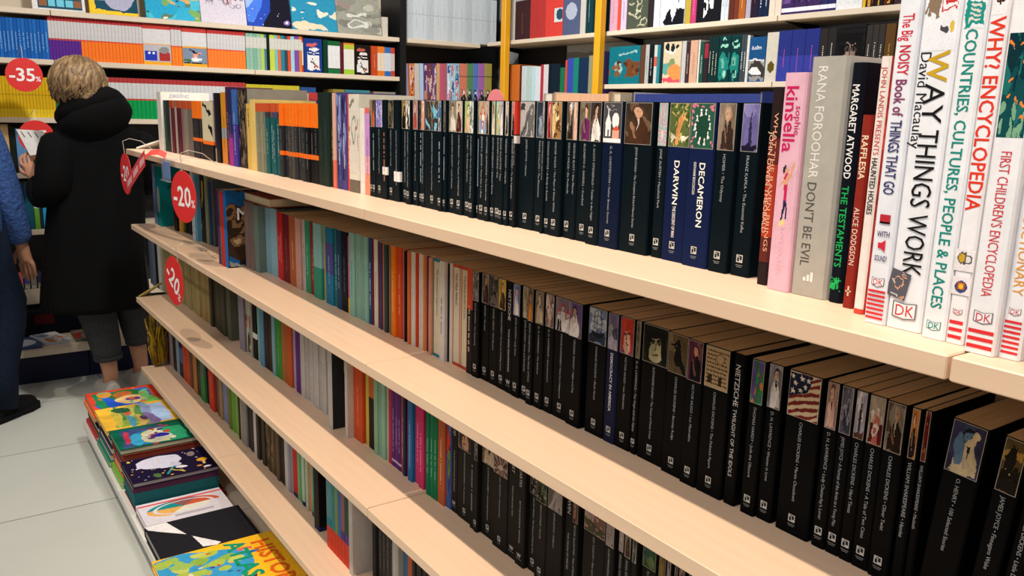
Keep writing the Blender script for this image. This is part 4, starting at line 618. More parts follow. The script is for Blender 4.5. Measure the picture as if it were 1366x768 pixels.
 {'a':1.0625,'b':1.0369,'v':0.795,'h':0.198,'d':'black paperback with a pale nude figure','c':'#050607','ar':('fig', ['#6a6252','#c0aa8e','#c8b098','#4a4438'], 0.725, 0.995),'t':'D. H. LAWRENCE • The Rainbow','l':1,'g':'W'},
 {'a':1.0369,'b':1.0121,'v':0.795,'h':0.198,'d':'black paperback with a pink crowd','c':'#050607','ar':('abs', ['#a89088','#c8aaa0','#7a625c','#d8c8c0'], 0.725, 0.995),'t':'D. H. LAWRENCE • Sons and Lovers','l':1,'g':'W'},
 {'a':1.0121,'b':0.9737,'v':0.795,'h':0.198,'d':'black paperback with a man in a white coat and red hats','c':'#050607','ar':('men2', ['#7a6a78','#d8d4d4','#1c1a1c','#b83a34'], 0.725, 0.995),'t':'FYODOR DOSTOEVSKY • Notes from Underground','l':1,'g':'W'},
 {'a':0.9737,'b':0.9396,'v':0.795,'h':0.198,'d':'black paperback with a woman in white on violet','c':'#050607','ar':('fig', ['#5a4a78','#e0dcd8','#c89a80','#2a2230'], 0.725, 0.995),'t':'VIRGINIA WOOLF • Night and Day','l':1,'g':'W'},
 {'a':0.9324,'b':0.889,'v':0.795,'h':0.198,'d':'black paperback with a tall masted ship','c':'#050607','ar':('ship', ['#6a7a98','#2a3444','#b0b8c8','#1c2028'], 0.725, 0.995),'t':'CHARLES DICKENS • Bleak House','l':1,'g':'W'},
 {'a':0.8877,'b':0.8629,'v':0.795,'h':0.198,'d':'black paperback with a pale violet landscape','c':'#151a34','ar':('land', ['#6a6280','#a8a0b4','#8a8a90','#4a4460'], 0.725, 0.995),'t':[('DEMOCRACY IN AMERICA', 0.7, 0.0075,'#d8d8e0', 0.5, 1)],'l':1,'g':'W'},
 {'a':0.8629,'b':0.8312,'v':0.795,'h':0.198,'d':'black paperback with a red haired girl','c':'#050607','ar':('face', ['#7a4a62','#d8a890','#b83a2a','#4a2a3a'], 0.725, 0.995),'t':'VICTOR HUGO • Les Misérables','l':1,'g':'W'},
 {'a':0.8306,'b':0.8182,'v':0.795,'h':0.198,'d':'black paperback with a small brown scene','c':'#050607','ar':('abs', ['#5a5a4a','#8a7a5a','#3a3a30','#7a6a52'], 0.725, 0.995),'t':'D. H. LAWRENCE • The Virgin and the Gypsy','l':1,'g':'W'},
 {'a':0.817,'b':0.7653,'v':0.795,'h':0.198,'d':'black paperback with a glowering grey face','c':'#050607','ar':('face', ['#2a2a22','#b0aa86','#15150f','#6a6850'], 0.725, 0.995),'t':'ALEXANDRE DUMAS • The Count of Monte Cristo','l':1,'g':'W'},
 {'a':0.7631,'b':0.7249,'v':0.795,'h':0.198,'d':'black paperback with a black raven on brown','c':'#050607','ar':('raven', ['#5e4e34','#121214','#7a6644'], 0.725, 0.995),'t':'CHARLES DICKENS • Barnaby Rudge','l':1,'g':'W'},
 {'a':0.7244,'b':0.6961,'v':0.795,'h':0.198,'d':'black paperback with a dark soldier against red','c':'#050607','ar':('fig', ['#5a2a42','#16141a','#c08a68','#3a1c2c'], 0.725, 0.995),'t':'VICTOR HUGO • Les Misérables','l':1,'g':'W'},
 {'a':0.6951,'b':0.6529,'v':0.795,'h':0.198,'d':'black paperback with a handwritten page and inkwell','c':'#050607','ar':('script', ['#b49a72','#3a2a1c','#8a7250'], 0.725, 0.995),'t':'CHARLES DICKENS • The Pickwick Papers','l':1,'g':'W'},
 {'a':0.6502,'b':0.632,'v':0.795,'h':0.198,'d':'black paperback with slanted white lettering on plain black','c':'#050607','t':[('NIETZSCHE', 0.93, 0.0105,'#d8d8d8', 0.45, 0), ('TWILIGHT OF THE IDOLS', 0.64, 0.0078,'#c8c8c8', 0.45, 0)],'l':0,'g':'W'},
 {'a':0.6221,'b':0.6004,'v':0.795,'h':0.198,'d':'black paperback with green roofs under a violet moon','c':'#050607','ar':('abs', ['#3a6a3a','#5a4a8a','#2a8a4a','#c8783a'], 0.725, 0.995),'t':'THOMAS HARDY • Jude the Obscure','l':1,'g':'W'},
 {'a':0.6004,'b':0.5781,'v':0.795,'h':0.198,'d':'black paperback with a dancing couple','c':'#050607','ar':('fig', ['#8a8a94','#d8d4d0','#c8a890','#1c1a1e'], 0.725, 0.995),'t':'D. H. LAWRENCE • Women in Love','l':1,'g':'W'},
 {'a':0.5714,'b':0.526,'v':0.795,'h':0.198,'d':'black paperback with a stars and stripes flag picture','c':'#050607','ar':('flag', ['#d8c4a0','#7a2a28','#1c2440'], 0.725, 0.995),'t':'CHARLES DICKENS • Martin Chuzzlewit','l':1,'g':'W'},
 {'a':0.5221,'b':0.5043,'v':0.795,'h':0.198,'d':'black paperback with a woman in a pink gown','c':'#050607','ar':('fig', ['#9a7a6e','#d8b0a4','#d8b49a','#5a3a34'], 0.725, 0.995),'t':"D. H. LAWRENCE • Lady Chatterley's Lover",'l':1,'g':'W'},
 {'a':0.5043,'b':0.4867,'v':0.795,'h':0.198,'d':'black paperback with a grey machine','c':'#050607','ar':('abs', ['#5a5a6a','#8a8a98','#2a2a32','#3a3a48'], 0.725, 0.995),'t':'JAMES JOYCE • A Portrait of the Artist as a Young Man','l':1,'g':'W'},
 {'a':0.4867,'b':0.4707,'v':0.795,'h':0.198,'d':'black paperback with a factory chimney in smoke','c':'#050607','ar':('tower', ['#a8a8b8','#3a2c2a','#d0cdd2','#5a3a30'], 0.725, 0.995),'t':'CHARLES DICKENS • Hard Times','l':1,'g':'W'},
 {'a':0.4707,'b':0.4495,'v':0.795,'h':0.198,'d':'black paperback with a red sleeve and grey hair','c':'#050607','ar':('men', ['#a89a8a','#5a1c1c','#d8b8a0','#e0d8d0','#c06a5a'], 0.725, 0.995),'t':'CHARLES DICKENS • A Tale of Two Cities','l':1,'g':'W'},
 {'a':0.4495,'b':0.4265,'v':0.795,'h':0.198,'d':'black paperback with a ragged boy in brown','c':'#050607','ar':('fig', ['#5a4a38','#2a1c14','#b88a68','#a8a090'], 0.725, 0.995),'t':'CHARLES DICKENS • Oliver Twist','l':1,'g':'W'},
 {'a':0.424,'b':0.412,'v':0.795,'h':0.198,'d':'black paperback with a sunset and a dark prince','c':'#050607','ar':('fig', ['#c0803a','#2a1c1c','#d8c8b8','#8a2a1e'], 0.725, 0.995),'t':'WILLIAM SHAKESPEARE • Hamlet','l':0,'g':'W'},
 {'a':0.412,'b':0.4028,'v':0.795,'h':0.198,'d':'black paperback with a red banner','c':'#050607','ar':('abs', ['#6a1c1a','#8a3a2a','#2a1a18','#b07a4a'], 0.725, 0.995),'t':'WILLIAM SHAKESPEARE • Macbeth','l':0,'g':'W'},
 {'a':0.3967,'b':0.3608,'v':0.795,'h':0.198,'d':'black paperback with the statue of a robed woman at night','c':'#050607','ar':('statue', ['#3a3a5c','#c8b894','#5a7a98','#1c1c28'], 0.725, 0.995),'t':'O. HENRY • 100 Selected Stories','l':1,'ln':0.07,'g':'W'},
 {'a':0.3476,'b':0.3247,'v':0.795,'h':0.198,'d':'black paperback with a dark house under a yellow sky','c':'#050607','ar':('house', ['#5a4a2a','#1e1a14','#a8863a','#d8c860'], 0.725, 0.995),'t':'JAMES JOYCE • Finnegans Wake','l':1,'ln':0.075,'g':'W'},
 {'a':0.3195,'b':0.3046,'v':0.795,'h':0.198,'d':'black paperback with a dim brown landscape','c':'#050607','ar':('land', ['#4a4434','#6a5c42','#2a261e','#8a7a58'], 0.725, 0.995),'t':'CHARLES DICKENS • Little Dorrit','l':1,'ln':0.08,'g':'W'},
 {'a':0.3009,'b':0.2865,'v':0.795,'h':0.198,'d':'black paperback with a dim green landscape','c':'#050607','ar':('land', ['#3a4434','#5a6c42','#20261e','#7a8a58'], 0.725, 0.995),'l':1,'ln':0.08,'g':'W'},
]
ROWS['third']=[  # black paperbacks use a lighter black: light reflected off the shelf, put into colour
 {'a':3.858,'b':3.8036,'v':0.765,'h':0.22,'d':'slate blue book','c':'#4a5666'},
 {'a':3.8036,'b':3.7557,'v':0.765,'h':0.22,'d':'slate grey book','c':'#5a6470'},
 {'a':3.7557,'b':3.7089,'v':0.77,'h':0.215,'d':'black book','c':'#161618'},
 {'a':3.7089,'b':3.6682,'v':0.77,'h':0.215,'d':'white book','c':'#b8b8b0'},
 {'a':3.6531,'b':3.5987,'v':0.775,'h':0.225,'d':'cream book of a long set','c':'#a89c74'},
 {'a':3.5987,'b':3.5457,'v':0.775,'h':0.225,'d':'cream book of a long set','c':'#9e926a'},
 {'a':3.5457,'b':3.494,'v':0.78,'h':0.225,'d':'cream book of a long set','c':'#a5986e'},
 {'a':3.494,'b':3.4436,'v':0.78,'h':0.225,'d':'cream book of a long set','c':'#a09468'},
 {'a':3.4436,'b':3.3945,'v':0.785,'h':0.225,'d':'cream book of a long set','c':'#a89c70'},
 {'a':3.4137,'b':3.3738,'v':0.79,'h':0.225,'d':'cream book of a long set','c':'#a89a6c','bd':[(0.46, 0.54,'#8a7a50')],'q':'#7a6a44'},
 {'a':3.3738,'b':3.339,'v':0.79,'h':0.225,'d':'cream book of a long set','c':'#9c8e60','bd':[(0.46, 0.54,'#8a7a50')],'q':'#7a6a44'},
 {'a':3.339,'b':3.3006,'v':0.79,'h':0.225,'d':'cream book of a long set','c':'#ab9d70','bd':[(0.46, 0.54,'#8a7a50')],'q':'#7a6a44'},
 {'a':3.3006,'b':3.2609,'v':0.79,'h':0.225,'d':'cream book of a long set','c':'#9f9060','bd':[(0.46, 0.54,'#8a7a50')],'q':'#7a6a44'},
 {'a':3.2609,'b':3.2219,'v':0.79,'h':0.225,'d':'cream book of a long set','c':'#a89664','bd':[(0.46, 0.54,'#8a7a50')],'q':'#7a6a44'},
 {'a':3.2219,'b':3.1778,'v':0.79,'h':0.225,'d':'cream book of a long set','c':'#a18e5c','bd':[(0.46, 0.54,'#8a7a50')],'q':'#7a6a44'},
 {'a':3.1778,'b':3.1348,'v':0.79,'h':0.225,'d':'cream book of a long set','c':'#aa9766','bd':[(0.46, 0.54,'#8a7a50')],'q':'#7a6a44'},
 {'a':3.1348,'b':3.0927,'v':0.79,'h':0.225,'d':'cream book of a long set','c':'#9d8a5a','bd':[(0.46, 0.54,'#8a7a50')],'q':'#7a6a44'},
 {'a':3.0927,'b':3.0552,'v':0.79,'h':0.225,'d':'cream book of a long set','c':'#a8935e','bd':[(0.46, 0.54,'#8a7a50')],'q':'#7a6a44'},
 {'a':3.0552,'b':2.9969,'v':0.79,'h':0.225,'d':'cream book of a long set','c':'#a38f60','bd':[(0.46, 0.54,'#8a7a50')],'q':'#7a6a44'},
 {'a':3.0043,'b':2.9685,'v':0.79,'h':0.21,'d':'dark olive book','c':'#3e3a2c','q':'#6a6a52'},
 {'a':2.9685,'b':2.9334,'v':0.79,'h':0.21,'d':'dark olive book','c':'#38382e','q':'#6a6a52'},
 {'a':2.9334,'b':2.8922,'v':0.79,'h':0.21,'d':'dark olive book','c':'#4a4636','q':'#6a6a52'},
 {'a':2.8922,'b':2.8553,'v':0.79,'h':0.21,'d':'dark olive book','c':'#3c4036','q':'#6a6a52'},
 {'a':2.8553,'b':2.8208,'v':0.79,'h':0.21,'d':'dark olive book','c':'#4a4a3a','q':'#6a6a52'},
 {'a':2.8208,'b':2.787,'v':0.79,'h':0.21,'d':'dark olive book','c':'#434a3c','q':'#6a6a52'},
 {'a':2.787,'b':2.7523,'v':0.79,'h':0.21,'d':'dark olive book','c':'#5a5c4c','q':'#6a6a52'},
 {'a':2.6573,'b':2.6065,'v':0.79,'h':0.23,'d':'lavender grey book','c':'#8a8490'},
 {'a':2.6065,'b':2.5809,'v':0.79,'h':0.22,'d':'black book','c':'#1c1a1c'},
 {'a':2.5809,'b':2.5338,'v':0.79,'h':0.22,'d':'white book with an orange picture','c':'#a8a898','ar':('abs', ['#a8a898','#c8582a','#7a8a7a','#3a3a34'], 0.05, 0.6)},
 {'a':2.5338,'b':2.496,'v':0.79,'h':0.22,'d':'black book with a white label','c':'#121214','bd':[(0.3, 0.38,'#d8d8d4')]},
 {'a':2.4907,'b':2.4488,'v':0.79,'h':0.23,'d':'pale teal book','c':'#7aa8a4'},
 {'a':2.4488,'b':2.4156,'v':0.79,'h':0.23,'d':'blue book','c':'#5a8eaa'},
 {'a':2.418,'b':2.3783,'v':0.79,'h':0.22,'d':'dark brown book','c':'#2c2320','q':'#6a5a4a'},
 {'a':2.3783,'b':2.3397,'v':0.79,'h':0.22,'d':'dark brown book','c':'#332825','q':'#6a5a4a'},
 {'a':2.3397,'b':2.3164,'v':0.79,'h':0.215,'d':'pale blue book','c':'#7aa4b0'},
 {'a':2.3164,'b':2.271,'v':0.79,'h':0.215,'d':'green book','c':'#3a8a3a','q':'#8ac08a'},
 {'a':2.271,'b':2.2461,'v':0.79,'h':0.215,'d':'tan orange book','c':'#a86a38'},
 {'a':2.2461,'b':2.223,'v':0.79,'h':0.215,'d':'tan orange book','c':'#a2622f'},
 {'a':2.223,'b':2.187,'v':0.79,'h':0.215,'d':'rust orange book','c':'#b85628'},
 {'a':2.187,'b':2.1584,'v':0.79,'h':0.21,'d':'lavender book','c':'#a494b4'},
 {'a':2.1584,'b':2.1153,'v':0.79,'h':0.21,'d':'purple book','c':'#5a2a72'},
 {'a':2.1188,'b':2.0878,'v':0.79,'h':0.205,'d':'white paperback of a matching run','c':'#bcb7b3','q':'#8a8684'},
 {'a':2.0878,'b':2.0671,'v':0.79,'h':0.205,'d':'white paperback of a matching run','c':'#b4afab','q':'#8a8684'},
 {'a':2.0671,'b':2.0396,'v':0.79,'h':0.205,'d':'white paperback of a matching run','c':'#bcb7b3','q':'#8a8684'},
 {'a':2.0396,'b':2.0162,'v':0.79,'h':0.205,'d':'white paperback of a matching run','c':'#b4afab','q':'#8a8684'},
 {'a':2.0162,'b':1.9875,'v':0.79,'h':0.205,'d':'white paperback of a matching run','c':'#bcb7b3','q':'#8a8684'},
 {'a':1.9875,'b':1.9628,'v':0.79,'h':0.205,'d':'white paperback of a matching run','c':'#b4afab','q':'#8a8684'},
 {'a':1.9628,'b':1.9407,'v':0.79,'h':0.205,'d':'white paperback of a matching run','c':'#bcb7b3','q':'#8a8684'},
 {'a':1.9407,'b':1.919,'v':0.79,'h':0.205,'d':'white paperback of a matching run','c':'#b4afab','q':'#8a8684'},
 {'a':1.919,'b':1.8998,'v':0.79,'h':0.205,'d':'white paperback of a matching run','c':'#bcb7b3','q':'#8a8684'},
 {'a':1.8998,'b':1.8809,'v':0.79,'h':0.205,'d':'white paperback of a matching run','c':'#b4afab','q':'#8a8684'},
 {'a':1.8809,'b':1.8634,'v':0.79,'h':0.205,'d':'white paperback of a matching run','c':'#bcb7b3','q':'#8a8684'},
 {'a':1.8626,'b':1.8381,'v':0.762,'h':0.23,'d':'white hardback with a black back cover','c':'#b8b4ae','s':'#2c2c2c','t':[('I', 0.0, 0.05,'#d8d8d8', 0.5, 2)]},
 {'a':1.7794,'b':1.7669,'v':0.77,'h':0.19,'d':'white paperback','c':'#c8beb2'},
 {'a':1.7669,'b':1.7183,'v':0.79,'h':0.2,'d':'orange red paperback','c':'#c8502a','q':'#e8a070'},
 {'a':1.7161,'b':1.6947,'v':0.79,'h':0.198,'d':'yellow paperback','c':'#c8b04a'},
 {'a':1.6947,'b':1.6582,'v':0.79,'h':0.19,'d':'black and orange paperback','c':'#241c18','bd':[(0.66, 1,'#b8642e')]},
 {'a':1.6582,'b':1.6399,'v':0.79,'h':0.19,'d':'pale green paperback','c':'#8aae90'},
 {'a':1.6399,'b':1.6228,'v':0.79,'h':0.19,'d':'pale green paperback','c':'#7fa68a'},
 {'a':1.6228,'b':1.6061,'v':0.79,'h':0.188,'d':'mint paperback','c':'#8ab8a0'},
 {'a':1.6061,'b':1.5925,'v':0.79,'h':0.188,'d':'cream paperback','c':'#b8ae94'},
 {'a':1.5925,'b':1.5762,'v':0.79,'h':0.19,'d':'raspberry paperback','c':'#a83250'},
 {'a':1.5762,'b':1.5601,'v':0.79,'h':0.19,'d':'purple paperback','c':'#5c2a6a','bd':[(0.06, 0.09,'#c8b0d0')],'q':'#a886b4'},
 {'a':1.5601,'b':1.5452,'v':0.79,'h':0.19,'d':'purple paperback','c':'#64307a','bd':[(0.06, 0.09,'#c8b0d0')],'q':'#a886b4'},
 {'a':1.5452,'b':1.5296,'v':0.79,'h':0.19,'d':'purple paperback','c':'#582664','bd':[(0.06, 0.09,'#c8b0d0')],'q':'#a886b4'},
 {'a':1.5296,'b':1.517,'v':0.79,'h':0.19,'d':'brown orange paperback','c':'#a8582a','q':'#d8a070'},
 {'a':1.517,'b':1.5045,'v':0.79,'h':0.19,'d':'navy paperback','c':'#2c2a4e'},
 {'a':1.5045,'b':1.4904,'v':0.79,'h':0.19,'d':'crimson paperback','c':'#a82a3a'},
 {'a':1.4904,'b':1.4704,'v':0.79,'h':0.19,'d':'blue paperback','c':'#2a6a9c','q':'#8ab8d8'},
 {'a':1.4704,'b':1.4483,'v':0.79,'h':0.19,'d':'hot pink paperback','c':'#c83a6e','q':'#e8a0bc'},
 {'a':1.4483,'b':1.4267,'v':0.79,'h':0.19,'d':'hot pink paperback','c':'#c23466','q':'#e8a0bc'},
 {'a':1.4267,'b':1.4112,'v':0.79,'h':0.193,'d':'emerald green paperback','c':'#14704a','q':'#7abc9a'},
 {'a':1.4112,'b':1.3967,'v':0.79,'h':0.193,'d':'emerald green paperback','c':'#127048','q':'#7abc9a'},
 {'a':1.3967,'b':1.3817,'v':0.79,'h':0.193,'d':'emerald green paperback','c':'#167650','q':'#7abc9a'},
 {'a':1.3817,'b':1.3661,'v':0.79,'h':0.193,'d':'emerald green paperback','c':'#117046','q':'#7abc9a'},
 {'a':1.3661,'b':1.3395,'v':0.79,'h':0.193,'d':'terracotta paperback','c':'#b05a34','q':'#e0b090'},
 {'a':1.3395,'b':1.3209,'v':0.79,'h':0.195,'d':'colourful comic paperback','c':'#3a5a9a','ar':('abs', ['#3a5a9a','#c8382c','#6a8a3a','#2a2a5a'], 0.0, 0.98)},
 {'a':1.3209,'b':1.2969,'v':0.79,'h':0.198,'d':'black paperback with large white letters UD near its top','c':'#1a1917','t':[('FREUD', 0.99, 0.012,'#c8c8c8', 0.5, 0), ('THE INTERPRETATION OF DREAMS', 0.66, 0.0055,'#a8a8a8', 0.5, 0)],'l':2,'g':'W'},
 {'a':1.2957,'b':1.2431,'v':0.79,'h':0.198,'d':"black paperback with a woman's face on grey",'c':'#1a1917','ar':('face', ['#7a6a60','#c09a80','#3a302c','#8a3a30'], 0.725, 0.995),'t':'JEAN-JACQUES ROUSSEAU • The Confessions','l':1,'g':'W'},
 {'a':1.2431,'b':1.2275,'v':0.79,'h':0.198,'d':'black paperback with a narrow plain spine','c':'#1a1917','l':0,'q':'#8a8a88','g':'W'},
 {'a':1.2275,'b':1.2135,'v':0.79,'h':0.198,'d':'black paperback with a narrow grey strip','c':'#1a1917','ar':('abs', ['#4a4644','#6a6664','#2a2826','#8a8684'], 0.725, 0.995),'l':1,'g':'W'},
 {'a':1.2135,'b':1.1666,'v':0.79,'h':0.198,'d':'black paperback with a white cloth painting','c':'#1a1917','ar':('fig', ['#6a5848','#c8b8a0','#b89878','#3a2c24'], 0.725, 0.995),'t':'GUSTAVE FLAUBERT • Sentimental Education','l':1,'g':'W'},
 {'a':1.1666,'b':1.1192,'v':0.79,'h':0.198,'d':'black paperback with brown rays of light','c':'#1a1917','ar':('sun', ['#7a625a','#b09a88','#4a3834','#c8b0a0'], 0.725, 0.995),'t':'LEO TOLSTOY • Anna Karenina','l':1,'g':'W'},
 {'a':1.1192,'b':1.0908,'v':0.79,'h':0.198,'d':'black paperback with large white letters UST','c':'#1a1917','t':[('FAUST', 0.99, 0.0115,'#c8c8c8', 0.5, 0), ('PARTS ONE AND TWO', 0.7, 0.0055,'#a8a8a8', 0.5, 0)],'l':2,'g':'W'},
 {'a':1.0908,'b':1.0632,'v':0.79,'h':0.198,'d':'black paperback with large white letters CARTES','c':'#1a1917','t':[('DESCARTES', 1.0, 0.0095,'#c8c8c8', 0.5, 0), ('KEY PHILOSOPHICAL WRITINGS', 0.62, 0.0055,'#a8a8a8', 0.5, 0)],'l':2,'g':'W'},
 {'a':1.0632,'b':1.034,'v':0.79,'h':0.198,'d':'black paperback with a framed dark interior','c':'#1a1917','ar':('abs', ['#3a3430','#8a8480','#1c1a18','#5a4c42'], 0.725, 0.995),'t':'OSCAR WILDE • The Picture of Dorian Gray','l':1,'g':'W'},
 {'a':1.034,'b':1.0032,'v':0.79,'h':0.198,'d':'black paperback with a green lizard','c':'#1a1917','ar':('abs', ['#3a3e34','#8a9a78','#1c1e18','#5a6a4a'], 0.725, 0.995),'t':'BRAM STOKER • Dracula','l':1,'g':'W'},
 {'a':1.0032,'b':0.9623,'v':0.79,'h':0.198,'d':'black paperback with a grey spiral','c':'#1a1917','ar':('rail', ['#6a6260','#9a928e','#3a3432','#b0a8a2'], 0.725, 0.995),'t':'JAMES JOYCE • Dubliners','l':1,'g':'W'},
 {'a':0.9623,'b':0.9413,'v':0.79,'h':0.198,'d':'black paperback with large white letters RWIN','c':'#1a1917','t':[('DARWIN', 1.0, 0.0115,'#c8c8c8', 0.5, 0), ('THE ORIGIN OF SPECIES', 0.6, 0.006,'#a8a8a8', 0.5, 0)],'l':0,'g':'W'},
 {'a':0.9413,'b':0.9258,'v':0.79,'h':0.198,'d':'black paperback with a thin rust strip','c':'#1a1917','ar':('abs', ['#5a4a44','#8a5a48','#2a2422','#a08070'], 0.725, 0.995),'t':'EDGAR ALLAN POE • Tales of Mystery','l':0,'g':'W'},
 {'a':0.9152,'b':0.8625,'v':0.79,'h':0.198,'d':'black paperback with a moss green and pink map','c':'#1a1917','ar':('land', ['#a08278','#4a4c34','#b09a90','#7a5a50'], 0.725, 0.995),'t':'LEO TOLSTOY • War and Peace','l':1,'g':'W'},
 {'a':0.8593,'b':0.8378,'v':0.79,'h':0.198,'d':'black paperback with a pale pencil drawing','c':'#1a1917','ar':('sketch', ['#a09490','#6a605c','#8a7e7a'], 0.725, 0.995),'t':'LUIGI PIRANDELLO • Six Characters','l':1,'g':'W'},
 {'a':0.8356,'b':0.8218,'v':0.79,'h':0.198,'d':'black paperback with a white letter shape on pink','c':'#1a1917','ar':('sketch', ['#b0a2a0','#4a3c3c','#d8d0cc'], 0.725, 0.995),'t':'VIRGINIA WOOLF • The Years','l':1,'g':'W'},
 {'a':0.8188,'b':0.8027,'v':0.79,'h':0.198,'d':'black paperback with a brown horse','c':'#1a1917','ar':('fig', ['#8a7a72','#4a3428','#a08a7a','#2a201c'], 0.725, 0.995),'t':'ANNA SEWELL • Black Beauty','l':1,'g':'W'},
 {'a':0.8009,'b':0.7887,'v':0.79,'h':0.198,'d':'black paperback with a grey green strip','c':'#1a1917','ar':('abs', ['#5a5e56','#7a8076','#3a3e38','#a0a49a'], 0.725, 0.995),'l':1,'g':'W'},
 {'a':0.7869,'b':0.757,'v':0.79,'h':0.198,'d':'black paperback with a blue pool in green leaves','c':'#1a1917','ar':('abs', ['#3a5a3a','#2a5a8a','#7aa870','#6a7a48'], 0.725, 0.995),'t':'RUDYARD KIPLING • The Jungle Book','l':1,'g':'W'},
 {'a':0.7515,'b':0.7354,'v':0.79,'h':0.198,'d':'black paperback with an ochre figure','c':'#1a1917','ar':('fig', ['#5a4e30','#8a7438','#a08a60','#2a2418'], 0.725, 0.995),'l':1,'g':'W'},
 {'a':0.7327,'b':0.7222,'v':0.79,'h':0.198,'d':'black paperback with a white and mauve strip','c':'#1a1917','ar':('abs', ['#8a7a84','#c8bec4','#4a3e46','#6a5a64'], 0.725, 0.995),'l':1,'g':'W'},
 {'a':0.7211,'b':0.7118,'v':0.79,'h':0.198,'d':'black paperback with a grey mauve strip','c':'#1a1917','ar':('abs', ['#6a5e66','#9a8e94','#3a3238','#5a4e54'], 0.725, 0.995),'l':1,'g':'W'},
 {'a':0.7103,'b':0.6971,'v':0.79,'h':0.198,'d':'black paperback with a dusky pink strip','c':'#1a1917','ar':('abs', ['#8a7068','#a88a80','#4a3c36','#6a5650'], 0.725, 0.995),'l':1,'g':'W'},
 {'a':0.6946,'b':0.6798,'v':0.79,'h':0.198,'d':'black paperback with a dark mossy strip','c':'#1a1917','ar':('abs', ['#3a3e34','#5a6050','#22241e','#6a6c5a'], 0.725, 0.995),'l':1,'g':'W'},
 {'a':0.6773,'b':0.6629,'v':0.79,'h':0.198,'d':'black paperback with a hidden dusk scene','c':'#1a1917','ar':('land', ['#5a5048','#7a6c5c','#3a322c','#8a7a68'], 0.725, 0.995),'l':1,'g':'W'},
 {'a':0.6606,'b':0.6465,'v':0.79,'h':0.198,'d':'black paperback with a hidden rose scene','c':'#1a1917','ar':('abs', ['#6a5048','#8a6c5c','#3a322c','#9a7a68'], 0.725, 0.995),'l':1,'g':'W'},
]
